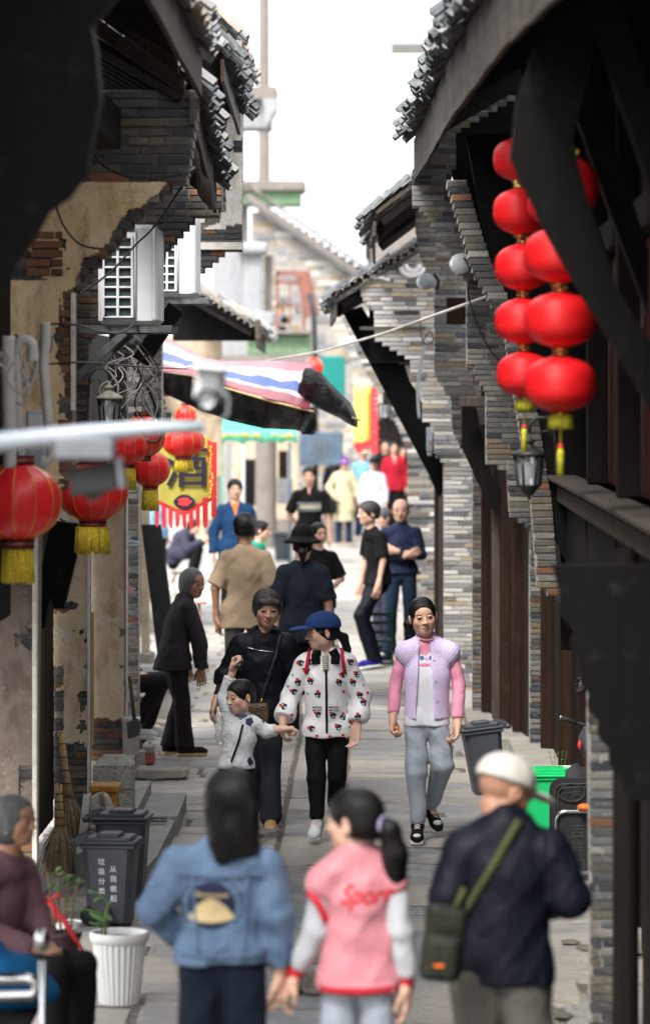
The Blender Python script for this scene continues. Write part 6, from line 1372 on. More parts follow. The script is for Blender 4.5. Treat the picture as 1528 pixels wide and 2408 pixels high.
flat([(406+28+24*math.cos(a)*(1+.08*math.cos(4*a)), 1180+17*math.sin(a)) for a in [i*math.pi/12 for i in range(24)]], 'print_black', 'emblem', .022); flat([(406+28+16*math.cos(a)*(1+.2*math.cos(5*a)), 1180+10*math.sin(a)) for a in [i*math.pi/12 for i in range(24)]], 'print_red', 'emblem_centre', .03)
Yb2 = 57.; b2 = thing('yellow_banner', 'tall yellow banner with a red edge hanging far down the street on the right', 'banner', tuple(P(860, 1060, Yb2)))
grid = [[P(832+42*s_, 910+y_, Yb2+.05*math.sin(s_*8)) for y_ in range(0, 141, 20)] for s_ in [i/6 for i in range(7)]]; m = MB(); m.sheet(grid, .01); m.build('banner_cloth', plain('banner_pale', (.6, .6, .12), .7).name, b2)
for i in range(12): m = MB(); m.prism([(xat(872, Yb2), zat(910+i*13, Yb2)), (xat(890+3*(i % 2), Yb2), zat(914+i*13, Yb2)), (xat(887, Yb2), zat(923+i*13, Yb2)), (xat(872, Yb2), zat(923+i*13, Yb2))], Yb2-.06, Yb2-.02); m.build('border_tooth', 'print_red', b2)
m = MB(); m.prism([(xat(830, Yb2), zat(1045, Yb2)), (xat(888, Yb2), zat(1030, Yb2)), (xat(870, Yb2), zat(1048, Yb2)), (xat(842, Yb2), zat(1068, Yb2))], Yb2-.05, Yb2-.03); m.build('hem', 'print_red', b2)
for i in range(5): glyph('老街味道坊'[i], 852, 930+i*24, Yb2, 17, 'print_yellow', b2, d=.04) if False else None
m = MB(); m.box(xat(754, 60), xat(811, 60), 60, 60.1, zat(932, 60), zat(838, 60), .01); t = single(m, 'teal_board', 'teal_board', 'plain teal board on the far wall beside the faded lantern', 'board')
t = thing('information_board', 'dark blue-grey notice board with faint lines of text on the far wall', 'board', tuple(P(750, 1095, 66))); m = MB(); m.box(xat(704, 66), xat(806, 66), 65.9, 66, zat(1094, 66), zat(1016, 66), .02); m.build('panel', 'blue_board', t)
for i in range(6): m = MB(); x_ = 735+R.uniform(-12, 4); m.box(xat(x_, 66), xat(x_+R.uniform(28, 52), 66), 65.88, 65.89, zat(1034+i*9, 66), zat(1032+i*9, 66)); m.build('text_line', 'grey_metal', t)
for x_, w_, Yv in ((981, 25, 35.0), (1002, 14, 34.0)):
    t = thing('electric_box', 'grey electric box with a red triangle on the far right wall, '+('left' if x_ < 990 else 'right')+' of the pair', 'electric box', tuple(P(x_, 1062, Yv)), group='grey electric boxes'); m = MB(); m.box(xat(x_, Yv), xat(x_+w_, Yv), Yv, Yv+.12, zat(1062, Yv), zat(1005, Yv), .006); m.build('box', 'sign_grey', t)
    m = MB(); m.prism([(xat(x_+8, Yv), zat(1047, Yv)), (xat(x_+w_-2, Yv), zat(1047, Yv)), (xat(x_+w_-5, Yv), zat(1035, Yv))], Yv-.004, Yv-.001); m.build('warning_mark', 'print_red', t); m = MB(); m.tube([P(x_+8, 1062, Yv+.05), P(x_+8, 1072, Yv+.05)], .02, 8); m.build('cable_gland', 'white_plastic', t)

# ================= bins
def bin_(label, loc, rot, w_, d, h, mat, group, text=None, handle=1):
    t = thing('wheelie_bin', label, 'bin', loc, rot, group, world=False); fr = lambda z, s_=1.0: None
    m = MB(); b0, b1 = .80, 1.0; vs = []
    for z, k in ((.03*h, b0), (.86*h, b1)):
        for (sx, sy) in ((-1, -1), (1, -1), (1, 1), (-1, 1)):
            for (ox, oy) in ((0, 1), (1, 0)):
                c_ = .03; px, py = sx*w_/2*k, sy*d/2*k; vs.append((px-(sx*c_ if (ox if sx*sy < 0 else oy) else 0), py-(sy*c_ if (oy if sx*sy < 0 else ox) else 0), z))
    ring = lambda base: sorted(range(base, base+8), key=lambda i: math.atan2(vs[i][1], vs[i][0])); a, b_ = ring(0), ring(8)
    m.add(vs, [(a[i], a[(i+1) % 8], b_[(i+1) % 8], b_[i]) for i in range(8)]+[tuple(a[::-1]), tuple(b_)]); m.build('bin_body', mat, t)
    m = MB(); m.box(-w_/2-.012, w_/2+.012, -d/2-.012, d/2+.012, .83*h, .875*h, .008); m.build('rim', mat, t)
    m = MB(); m.box(-w_/2-.016, w_/2+.016, -d/2-.02, d/2+.01, .88*h, .915*h, .01); m.box(-w_/2+.01, w_/2-.01, -d/2+.01, d/2-.01, .915*h, .95*h, .014); m.box(-w_/2+.07, w_/2-.07, -d/2+.04, d/2-.05, .95*h, .985*h, .014); lid = m.build('lid', mat, t)
    m = MB(); hx = handle*(w_/2+.05)
    for yy in (-d*.32, d*.32): m = MB(); m.beam((handle*w_/2*.8, yy, .93*h), (hx, yy, .89*h), .03, .045, .006); m.build('handle_bracket', mat, t)
    m = MB(); m.tube([(hx, -d*.42, .885*h), (hx, d*.42, .885*h)], .018, 10); m.build('handle', 'rubber' if mat != 'bin_grey' else mat, t)
    for yy in (-d*.36, d*.36): m = MB(); m.lathe([(.001, -.018), (.045, -.018), (.05, 0), (.045, .018), (.001, .018)], (0, 0, 0), 16, M=Matrix.Translation((handle*w_*.36, yy, .05)) @ Matrix.Rotation(math.pi/2, 4, 'X')); m.build('wheel', 'rubber', t)
    if text:
        for (s_, tx, tz, sz) in text:
            for i, ch in enumerate(s_):
                vs2, fs = text_polys(ch, sz, .01); m = MB(); zz = tz-i*sz*1.38; yy = -d/2*(b0+(b1-b0)*(zz/h-.03)/.83)-.004; m.add([(tx+x, yy-(y/h)*.0*d, zz+y) for x, y in vs2], fs); m.build('lettering', 'print_white', t)
    return t
gb = 'small wheeled bins'
x_, y_ = xat(257, 19.3), 19.45
bin_('grey wheeled bin with white Chinese lettering, beside the brooms', (x_, y_, 0), math.radians(-5), .265, .25, .47, 'bin_grey', gb, [('垃圾分类', -.03, .325, .036), ('从我做起', .03, .288, .036)], -1)
bin_('plain grey bin standing behind the lettered bin', (xat(285, 20.3), 20.45, 0), math.radians(-4), .27, .25, .48, 'bin_grey', gb, None, -1)
bin_('grey bin tilting by the right-hand kerb, behind the girl in the lilac vest', (xat(1150, 25.5), 25.7, .0), math.radians(6), .25, .26, .50, 'bin_grey', gb, None, 1).rotation_euler = (0, math.radians(-7), math.radians(6))
bin_('bright green bin beside the parked scooter, behind the cap of the man in navy', (xat(1290, 23.2), 23.3, -.02), math.radians(3), .34, .30, .44, 'bin_green', gb, None, 1)
bin_('far green bin behind the man in the blue jacket', (xat(607, 62), 62, 0), 0, .28, .3, .52, 'bin_green', gb, None, 1)
bin_('far dark bin with white lettering left of the man in the striped polo', (xat(663, 61), 61, 0), 0, .26, .3, .46, 'bin_grey', gb, [('可回收', 0, .33, .08)] if False else None, 1)

# ================= pots and plants
def pot(label, dx, dyb, Y, wt, hb, mat, flutes=0, group='flower pots'):
    """wt: rim width px, hb: height px"""
    x, zb, r_, h = xat(dx, Y), zat(dyb, Y), wt/2/F*Y, hb/F*Y; t = thing('flower_pot', label, 'flower pot', (x, Y, zb), group=group)
    m = MB(); m.lathe([(.001, 0), (r_*.66, 0), (r_*.68, .01), (r_*.9, h*.84), (r_*.9, h*.86)], (x, Y, zb), 216, (lambda a, z: 1-.06*abs(math.cos(a*flutes/2))**3) if flutes else None); m.build('pot_body', mat, t)
    m = MB(); m.lathe([(r_*.9, h*.85), (r_*.98, h*.87), (r_, h*.93), (r_, h*.98), (r_*.95, h), (r_*.86, h*.99), (r_*.84, h*.9)], (x, Y, zb), 40); m.build('rim', mat, t)
    m = MB(); m.lathe([(r_*.85, h*.9), (r_*.5, h*.93), (.001, h*.94)], (x, Y, zb), 24); m.build('soil', 'soil', t); return t, x, Y, zb+h*.93, r_
def sprig(root, base, pts, leaves, r_=.004, mat='twig', lmat='leaf', ls=.05):
    m = MB(); Q = [Vector(base)+Vector(p) for p in pts]; m.tube(Q, [r_*(1-.6*i/len(Q)) for i in range(len(Q))], 6); m.build('stem', mat, root)
    for k in range(leaves):
        t = R.uniform(.3, 1)*(len(Q)-1); a = int(min(t, len(Q)-2)); p = Q[a].lerp(Q[a+1], t-a); d = Vector((R.uniform(-1, 1), R.uniform(-1, 1), R.uniform(-.3, .9))).normalized(); s_ = d.cross(Vector((0, 0, 1))).normalized(); l = ls*R.uniform(.6, 1.2); m = MB()
        m.sheet([[p+d*l*u+s_*l*.32*math.sin(math.pi*(.08+u*.9))*v+Vector((0, 0, -.15*l*u*u+.08*l*abs(v))) for v in (-1, 0, 1)] for u in (0, .25, .5, .75, 1)], .001); m.build('leaf', lmat, root)
t, x, Yp, z, r_ = pot('big white fluted flower pot with a drooping green plant, bottom left', 281, 2362, 17.0, 140, 172, 'white_plastic', 26)
sprig(t, (x-.06, Yp, z), [(0, 0, 0), (-.005, 0, .08), (.01, 0, .15), (-.03, 0, .19), (-.08, 0, .205)], 4, .006, 'leaf', 'leaf', .05); sprig(t, (x-.08, Yp-.03, z), [(0, 0, 0), (.01, -.02, .05), (.03, -.03, .12)], 3, .005, 'leaf', 'leaf', .11); sprig(t, (x-.05, Yp, z+.1), [(0, 0, 0), (-.1, 0, .02), (-.18, 0, .02), (-.24, 0, -.02)], 2, .004, 'leaf', 'leaf', .04)
m = MB(); m.box(xat(215, 17.0), xat(322, 17), 16.85, 17.2, -.01, .02, .005); 
m = MB(); m.box(xat(222, 17.0), xat(325, 17), 16.86, 17.18, -.03, zat(2362, 17)-.002, .01, .004); single(m, 'stone_block', 'pale_stone', 'pale stone block under the big white flower pot', 'stone')
t, x, Yp, z, r_ = pot('brown and white glazed pot tied with a red ribbon, beside the seated woman', 150, 2300, 16.3, 88, 110, 'purple_pot', 0)
for i in range(4): sprig(t, (x-.03+.02*i, Yp, z), [(0, 0, 0), (.01*i-.02, 0, .12), (.02*i-.03, 0, .22), (.03*i-.05, 0, .30-.03*i)], 12, .006, 'twig', 'leaf', .035)
m = MB(); 
for (a, b_) in (((-.07, .16), (.06, -.02)), ((-.06, .14), (-.10, .18)), ((-.05, .15), (.0, .17)), ((-.05, .14), (-.02, .06)), ((-.05, .15), (.09, -.06))): m.tube([(x+a[0], Yp-.07, z+a[1]), (x+(a[0]+b_[0])/2, Yp-.085, z+(a[1]+b_[1])/2+.02), (x+b_[0], Yp-.08, z+b_[1])], .007, 6)
m.build('ribbon', 'print_red', t)
t, x, Yp, z, r_ = pot('small white bowl-shaped pot behind the ribboned pot', 160, 2200, 17.6, 68, 34, 'white_plastic', 0)
t, x, Yp, z, r_ = pot('wide pale pot with a sprouting weed behind the green bin', 1325, 1850, 24.3, 92, 46, 'old_white', 0)
for i in range(5): sprig(t, (x-.06+.012*i, Yp, z), [(0, 0, 0), (.01*i-.02, 0, .05), (.015*i-.03, 0, .11)], 5, .002, 'leaf', 'leaf', .02)
t = thing('weed', 'thin green weed growing at the foot of the brick pier beside the green bin', 'plant', (xat(1275, 27.5), 27.5, 0))
for i in range(4): sprig(t, (xat(1270+i*3, 27.5), 27.5, .02), [(0, 0, 0), (.01*i-.015, 0, .05), (.02*i-.03, 0, .09)], 5, .002, 'leaf', 'leaf', .02)

# ================= brooms, stool, stones, bollard, bucket, scoop
def broom(label, top, mid, foot, sw, Y, mat):
    t = thing('straw_broom', label, 'broom', tuple(P(foot[0], foot[1], Y)), group='straw brooms'); a, b_, c_ = P(*top, Y), P(*mid, Y), P(*foot, Y-.05); m = MB()
    for k in range(16): an = 2*math.pi*k/16; o_ = Vector((.018*math.cos(an), .018*math.sin(an), 0)); m.tube([a+o_*.8+Vector((0, 0, R.uniform(-.02, .02))), (a+b_)/2+o_*.9, b_+o_*1.5], .006, 5)
    m.build('handle_stalks', mat, t, kind='stuff'); m = MB()
    for k in range(150):
        an = R.uniform(0, 6.28); q = math.sqrt(R.random()); o_ = Vector((.03*q*math.cos(an), .03*q*math.sin(an), 0)); e = c_+Vector((sw/F*Y*.5*q*math.cos(an)+R.uniform(-.01, .01), .07*q*math.sin(an), R.uniform(-.02, .05)))
        m.tube([b_+o_, (b_*.55+e*.45)+o_*1.2, e], [.004, .003, .0015], 4, cap=False)
    m.build('bristles', 'straw_dark', t, kind='stuff')
    for f_ in (.15, .35, .55, .75, .95): p = a.lerp(b_, f_); m = MB(); m.lathe([(.021+.01*f_, -.003), (.024+.01*f_, 0), (.021+.01*f_, .003)], p, 12); m.build('binding', 'iron', t)
broom('taller straw broom leaning on the dark brick pier', (143, 1725), (163, 1880), (178, 1990), 62, 22.8, 'straw'); broom('shorter straw broom with a wide worn head, left of the taller one', (138, 1852), (142, 1945), (138, 2062), 96, 21.4, 'straw')
t = thing('wooden_stool', 'orange wooden stool with a worn top behind the two grey bins', 'stool', (xat(250, 21.75), 21.75, .2)); Ys = 21.75
m = MB(); m.box(xat(213, Ys), xat(283, Ys), Ys-.1, Ys+.14, zat(1859, Ys), zat(1844, Ys), .006); m.build('seat', 'orange_wood', t); m = MB(); m.box(xat(217, Ys), xat(280, Ys), Ys-.08, Ys+.12, zat(1872, Ys), zat(1859, Ys), .003); m.build('apron', 'orange_wood', t)
for (x0, x1, yy) in ((272, 279, -.08), (270, 276, .10), (220, 217, -.08), (222, 220, .10)): m = MB(); m.beam((xat(x0, Ys), Ys+yy, zat(1868, Ys)), (xat(x1, Ys), Ys+yy*1.2, zat(1958, Ys)), .028, .028, .003); m.build('leg', 'orange_wood', t)
m = MB(); m.beam((xat(221, Ys), Ys-.08, zat(1905, Ys)), (xat(274, Ys), Ys-.08, zat(1905, Ys)), .012, .03, .002); m.build('stretcher', 'orange_wood', t)
def rock(label, dx, dyb, Y, poly, th, mat, name='stone', cat='stone', group=None, seed=0):
    import bmesh
    bm = bmesh.new(); pts = [(xat(dx+a, Y), zat(dyb+b_, Y)) for a, b_ in poly]; n = len(pts); f = [bm.verts.new((x, Y, z)) for x, z in pts]; k = [bm.verts.new((x+R.uniform(-.01, .01), Y+th, z+R.uniform(-.02, .0))) for x, z in pts]
    bm.faces.new(f); bm.faces.new(k[::-1]); [bm.faces.new((f[i], k[i], k[(i+1) % n], f[(i+1) % n])) for i in range(n)]; bmesh.ops.recalc_face_normals(bm, faces=bm.faces[:]); bmesh.ops.bevel(bm, geom=bm.edges[:], offset=.012, segments=1, affect='EDGES'); bmesh.ops.triangulate(bm, faces=bm.faces[:]); bmesh.ops.subdivide_edges(bm, edges=bm.edges[:], cuts=2, use_grid_fill=True)
    for v in bm.verts: d = noise.noise(v.co*14+Vector((seed, 0, 0)))*.014+noise.noise(v.co*40)*.004; v.co += Vector((d, noise.noise(v.co*11)*.012, d*.6))
    base = Vector((xat(dx, Y), Y, zat(dyb, Y)))
    for v in bm.verts: v.co -= base
    me = bpy.data.meshes.new(name); bm.to_mesh(me); bm.free(); me.materials.append(MATS[mat]); o = link(name, me, None, label, cat, group); o.location = base; return o
rock('pale veined marble rock propped against the brick pier beside the stool', 240, 1950, 21.5, [(-29, 0), (-29, -60), (-22, -80), (-5, -88), (12, -82), (22, -60), (28, -20), (29, 0)], .12, 'marble', seed=3)
rock('long rough-faced stone slab lying across the left edge of the paving', 378, 1832, 26.6, [(-62, -8), (-60, -24), (20, -22), (61, -26), (62, -6), (50, 0), (-20, 2), (-45, 0)], .3, 'stone_grey', seed=5)
t = thing('concrete_bollard', 'square speckled concrete bollard with a sloping cap and a dark slot', 'bollard', (xat(266, 22.45), 22.45, .2)); Yb = 22.45; xa, xb = xat(220, Yb), xat(312, Yb)
m = MB(); h0, h1, h2 = zat(1925, Yb), zat(1858, Yb), zat(1801, Yb); m.box(xa, xb, Yb, Yb+.24, h0+.0, h1-.002, .004); m.build('base_block', 'terrazzo', t); m = MB(); m.box(xa, xb, Yb, Yb+.24, h1+.002, h2, .004); m.build('block', 'terrazzo', t)
m = MB(); h3 = zat(1780, Yb); c_ = .05; m.add([(xa, Yb, h2), (xb, Yb, h2), (xb, Yb+.24, h2), (xa, Yb+.24, h2), (xa+c_, Yb+.07, h3), (xb-c_, Yb+.07, h3), (xb-c_, Yb+.17, h3), (xa+c_, Yb+.17, h3)], [(0, 1, 5, 4), (1, 2, 6, 5), (2, 3, 7, 6), (3, 0, 4, 7), (4, 5, 6, 7)]); m.build('cap', 'terrazzo', t)
m = MB(); m.box(xat(249, Yb), xat(288, Yb), Yb-.004, Yb-.001, zat(1829, Yb), zat(1822, Yb)); m.build('slot', 'concrete', t)
t = thing('bucket', 'white plastic bucket in front of the thin brick wall end', 'bucket', (xat(310, 27.2), 27.2, 0)); m = MB(); m.lathe([(.001, .12), (.055, .12), (.062, .36), (.068, .36), (.068, .39), (.06, .39)], (xat(308, 27.2), 27.2, 0), 24); m.build('bucket_body', 'white_plastic', t)
t = thing('dustpan', 'dark metal dustpan with a wooden handle resting on the white bucket', 'dustpan', tuple(P(318, 1735, 27))); m = MB(); m.sheet([[P(300, 1700, 27.1), P(303, 1738, 27.0)], [P(325, 1690, 27.0), P(322, 1732, 26.9)], [P(334, 1704, 26.9), P(330, 1728, 26.8)]], .006, False); m.build('pan', 'red_crate' if False else 'bracket_metal', t); m = MB(); m.tube([P(305, 1590, 27.1), P(318, 1705, 27.1)], .013, 8); m.build('handle', 'beam_wood', t)
t = thing('clothes_hanger', 'pale blue plastic hanger on the slim brick wall end', 'hanger', tuple(P(315, 1280, 28.5))); m = MB(); m.tube([P(298, 1278, 28.5), P(306, 1272, 28.5), P(325, 1274, 28.5), P(334, 1279, 28.5), P(325, 1282, 28.5), P(303, 1282, 28.5), P(298, 1278, 28.5)], .006, 6); m.tube([P(308, 1273, 28.5), P(304, 1262, 28.5), P(308, 1258, 28.5)], .005, 6); m.build('frame', 'hanger_blue', t)
m = MB(); m.prism([(xat(a, 28.4), zat(b_, 28.4)) for a, b_ in ((297, 1340), (300, 1340), (304, 1378), (321, 1383), (308, 1395), (300, 1394))], 28.38, 28.39); single(m, 'tin_scoop', 'pink_plastic', 'thin faded scoop hanging at the corner of the plastered wall', 'scoop')
t = thing('crate_stack', 'low heap of grey brick and faded red box by the slab', 'box', (xat(350, 27.6), 27.6, 0)); m = MB(); m.box(xat(338, 27.6), xat(362, 27.6), 27.6, 27.8, zat(1800, 27.6)+.01, zat(1772, 27.6), .005); m.build('red_box', 'red_crate', t); m = MB(); m.box(xat(334, 27.6), xat(360, 27.6), 27.6, 27.8, zat(1771, 27.6), zat(1756, 27.6), .005); m.build('brick', 'stone_grey', t)
m = MB(); m.box(xat(317, 27.3), xat(338, 27.3), 27.3, 27.5, -.02, .13, .006); single(m, 'small_block', 'stone_grey', 'small grey block between the bucket and the red box', 'block')
for k, (a, b_, mt) in enumerate(((362, 395, 'black_wood'), (372, 402, 'dark_wood'), (356, 386, 'grey_wood'))):
    m = MB(); m.beam(P(a-8, 1235, 34+k), (xat(b_+10, 33+k), 33.0+k, .05), .12 if k else .16, .03, .004); single(m, 'leaning_board', mt, ('black board leaning on the left wall, widest of three', 'dark board leaning behind the widest black one', 'pale thin batten leaning among the black boards')[k], 'board', 'boards leaning on the left wall')
t = thing('crate', 'black crate with a red lid beside the hunched woman, behind the seated legs', 'crate', (xat(390, 31.5), 31.5, 0)); m = MB(); m.box(xat(355, 31.5), xat(408, 31.5), 31.5, 31.8, .25, zat(1612, 31.5), .01); m.build('crate_body', 'iron', t); m = MB(); m.box(xat(352, 31.5), xat(404, 31.5), 31.48, 31.82, zat(1612, 31.5), zat(1602, 31.5), .005); m.build('lid', 'red_crate', t)
for (xx, yy) in ((-.17, 0), (0, 0)): m = MB(); m.box(xat(356, 31.5), xat(406, 31.5), 31.55, 31.75, 0, .25, .005); m.build('plinth', 'concrete', t); break
def stool(label, dx, dyt, Y, r_, mat):
    x, z = xat(dx, Y), zat(dyt, Y); t = thing('stool', label, 'stool', (x, Y, 0), group='round plastic stools'); m = MB(); m.lathe([(.001, z), (r_, z), (r_, z-.02), (.001, z-.02)][::-1], (x, Y, 0), 20); m.build('seat', mat, t)
    for k in range(4): a = math.pi/4+k*math.pi/2; m = MB(); m.tube([(x+r_*.6*math.cos(a), Y+r_*.6*math.sin(a), z-.02), (x+r_*1.1*math.cos(a), Y+r_*1.1*math.sin(a), 0)], .014, 6); m.build('leg', mat, t)
stool('pink round stool behind the head of the hunched woman', 455, 1415, 38, .13, 'pink_plastic')
# green folding chair
t = thing('folding_chair', 'dark green metal slatted chair beside the man with crossed arms', 'chair', (xat(893, 37.6), 37.6, 0)); Yc = 37.6; xl, xr = xat(866, Yc), xat(922, Yc)
for xx in (xl, xr):
    m = MB(); m.beam((xx, Yc, zat(1560, Yc)), (xx, Yc-.03, zat(1434, Yc)), .022, .03); m.build('leg', 'bench_green', t); m = MB(); m.beam((xx, Yc+.3, 0), (xx, Yc, .36), .022, .03); m.build('leg', 'bench_green', t)
for y_ in (1440, 1460, 1482): m = MB(); m.box(xl, xr, Yc-.03, Yc-.015, zat(y_+8, Yc), zat(y_, Yc), .003); m.build('slat', 'bench_green', t)
for k in range(4): m = MB(); m.box(xl, xr, Yc+k*.08, Yc+k*.08+.06, zat(1505, Yc)-.02, zat(1505, Yc), .003); m.build('slat', 'bench_green', t)
for y_ in (1530, 1558): m = MB(); m.box(xl, xr, Yc-.01, Yc+.01, zat(y_+4, Yc), zat(y_, Yc)); m.build('rail', 'bench_green', t)
# ================= scooter behind the near pier
t = thing('parked_scooter', 'black scooter parked facing the wall, mostly hidden by the narrow brick pier', 'scooter', (1.15, 21.2, 0)); Yc = 21.2
def rrect(x0, x1, y0, y1, r_, Y): 
    pts = []
    for cx, cy, a0 in ((x0+r_, y0+r_, math.pi), (x1-r_, y0+r_, 1.5*math.pi), (x1-r_, y1-r_, 0), (x0+r_, y1-r_, .5*math.pi)): pts += [(xat(cx+r_*math.cos(a0+k*math.pi/10), Y), zat(cy+r_*math.sin(a0+k*math.pi/10), Y)) for k in range(6)]
    return pts
m = MB(); m.prism(rrect(1291, 1470, 1830, 2010, 28, Yc+.1), Yc+.1, Yc+.13); m.build('leg_guard', 'rubber', t)
for k, ins in enumerate((13, 21)): m = MB(); pr = rrect(1291+ins, 1470-ins, 1830+ins, 2000-ins, 22-k*3, Yc+.1); m.tube([(x, Yc+.095, z) for x, z in pr], .005, 5, closed=True); m.build('raised_line', 'speaker_grey', t)
m = MB(); m.tube([(xat(1345+31*math.cos(a), Yc), Yc+.09, zat(1868+21*math.sin(a), Yc)) for a in [i*math.pi/10 for i in range(20)]], .004, 5, closed=True); m.build('oval_moulding', 'speaker_grey', t)
glyph('平安', 1345, 1868, Yc, 17, 'speaker_grey', t, d=-.09, bold=.01)
m = MB(); m.prism(rrect(1303, 1460, 1908, 2052, 26, Yc-.05), Yc-.05, Yc-.02); m.build('mudguard', 'rubber', t); m = MB(); pr = rrect(1306, 1460, 1908, 2052, 24, Yc-.06); m.tube([(x, Yc-.06, z) for x, z in pr], .012, 8, closed=True); m.build('chrome_guard', 'silver_bar', t)
for i, ch in enumerate('吉祥如'): glyph(ch, 1356, 1953+i*40, Yc, 27, 'speaker_grey', t, d=.055, bold=.01)
m = MB(); m.ball(P(1375, 1898, Yc-.1), .035, 14, (1.3, 1, .6)); m.build('turn_signal', 'orange_lens', t)
m = MB(); m.tube([P(1318, 1688, Yc), P(1330, 1692, Yc), P(1355, 1700, Yc)], [.014, .014, .012], 10); m.tube([P(1350, 1698, Yc), P(1400, 1712, Yc)], .008, 8); m.build('handlebar', 'rubber', t); m = MB(); m.tube([P(1315, 1687, Yc), P(1319, 1688, Yc)], .014, 10); m.build('bar_end', 'silver_bar', t)
m = MB(); m.lathe([(.001, .012), (1, .012), (1.02, 0), (1, -.01), (.001, -.01)], (0, 0, 0), 24, M=Matrix.Translation(P(1367, 1606, Yc)) @ Matrix.Rotation(math.radians(30), 4, 'Y') @ Matrix.Rotation(math.pi/2, 4, 'X') @ Matrix.Diagonal((.036, .058, 1, 1))); mi = m.build('mirror', 'rubber', t)
m = MB(); m.lathe([(.001, 0), (1, 0), (.001, .001)], (0, 0, 0), 24, M=Matrix.Translation(P(1366, 1606, Yc-.016)) @ Matrix.Rotation(math.radians(30), 4, 'Y') @ Matrix.Rotation(math.pi/2, 4, 'X') @ Matrix.Diagonal((.032, .053, 1, 1))); m.build('mirror_glass', 'silver_bar', t)
m = MB(); m.tube([P(1378, 1628, Yc), P(1392, 1700, Yc)], .006, 6); m.build('mirror_stalk', 'rubber', t)
m = MB(); m.ball(P(1400, 1745, Yc+.05), .1, 18, (1, 1, 1.1)); m.build('fairing', 'bin_grey', t); m = MB(); m.ball(P(1362, 1752, Yc-.02), .02, 10, (.6, 1, 1.4)); m.build('reflector', 'print_red', t)
m = MB(); m.lathe([(.16, -.04), (.2, -.03), (.21, 0), (.2, .03), (.16, .04)], (0, 0, 0), 30, M=Matrix.Translation((xat(1440, Yc), Yc+.05, .2)) @ Matrix.Rotation(math.pi/2, 4, 'Y')); m.build('wheel', 'rubber', t); m = MB(); m.box(1.05, 1.35, Yc+.2, Yc+1.0, .3, .55, .05); m.build('seat', 'rubber', t); m = MB(); m.lathe([(.16, -.04), (.2, -.03), (.21, 0), (.2, .03), (.16, .04)], (0, 0, 0), 30, M=Matrix.Translation((1.2, Yc+1.0, .2)) @ Matrix.Rotation(math.pi/2, 4, 'Y')); m.build('wheel', 'rubber', t)
# ================= metal bench at the bottom left
t = thing('metal_bench', 'chrome tube bench at the bottom left corner, out of focus', 'bench', (-1.28, 13.2, 0)); Yb = 13.2
m = MB(); m.tube([P(-120, 2302, Yb), P(60, 2302, Yb), P(82, 2306, Yb), P(86, 2325, Yb), P(76, 2342, Yb), P(-120, 2346, Yb)], .021, 10); m.build('seat_rail', 'silver_bar', t)
m = MB(); m.tube([P(102, 2260, Yb-.05), P(102, 2450, Yb-.05), (xat(102, Yb), Yb-.05, 0)], .015, 10); m.build('leg', 'silver_bar', t); m = MB(); m.ball(P(100, 2212, Yb-.05), .036, 16, (.8, .8, 1.15)); m.build('post_knob', 'steel', t)
m = MB(); m.box(P(-120, 0, Yb).x, P(70, 0, Yb).x, Yb, Yb+.5, .50, .53, .005); m.build('seat', 'dark_wood', t); m = MB(); m.box(P(-120, 0, Yb).x, P(75, 0, Yb).x, Yb+.02, Yb+.04, .25, .46, .005); m.build('apron_board', 'red_board', t)
m = MB(); m.tube([P(-100, 2340, Yb), (xat(-100, Yb), Yb, 0)], .015, 10); m.build('leg', 'silver_bar', t); m = MB(); m.tube([P(102, 2300, Yb+.5), (xat(102, Yb+.5), Yb+.5, 0)], .015, 10); m.build('leg', 'silver_bar', t)
# bits on the paving
for k, (dx_, dy_) in enumerate(((1340, 2218), (1378, 2230), (1320, 2390), (1005, 1890), (1290, 2060))):
    x_, y_ = gp(dx_, dy_); m = MB(); pts = [(x_+.05*math.cos(a)*R.uniform(.5, 1.2), y_+.12*math.sin(a)*R.uniform(.5, 1.2)) for a in [i*math.pi/4 for i in range(8)]]; m.add([(a, b_, .006) for a, b_ in pts]+[(x_, y_, .02)], [(i, (i+1) % 8, 8) for i in range(8)])
    single(m, 'dirt_clod', 'dirt_joint', 'small clod of dirt or dead leaf on the paving at the right', 'debris', 'bits of debris on the paving')
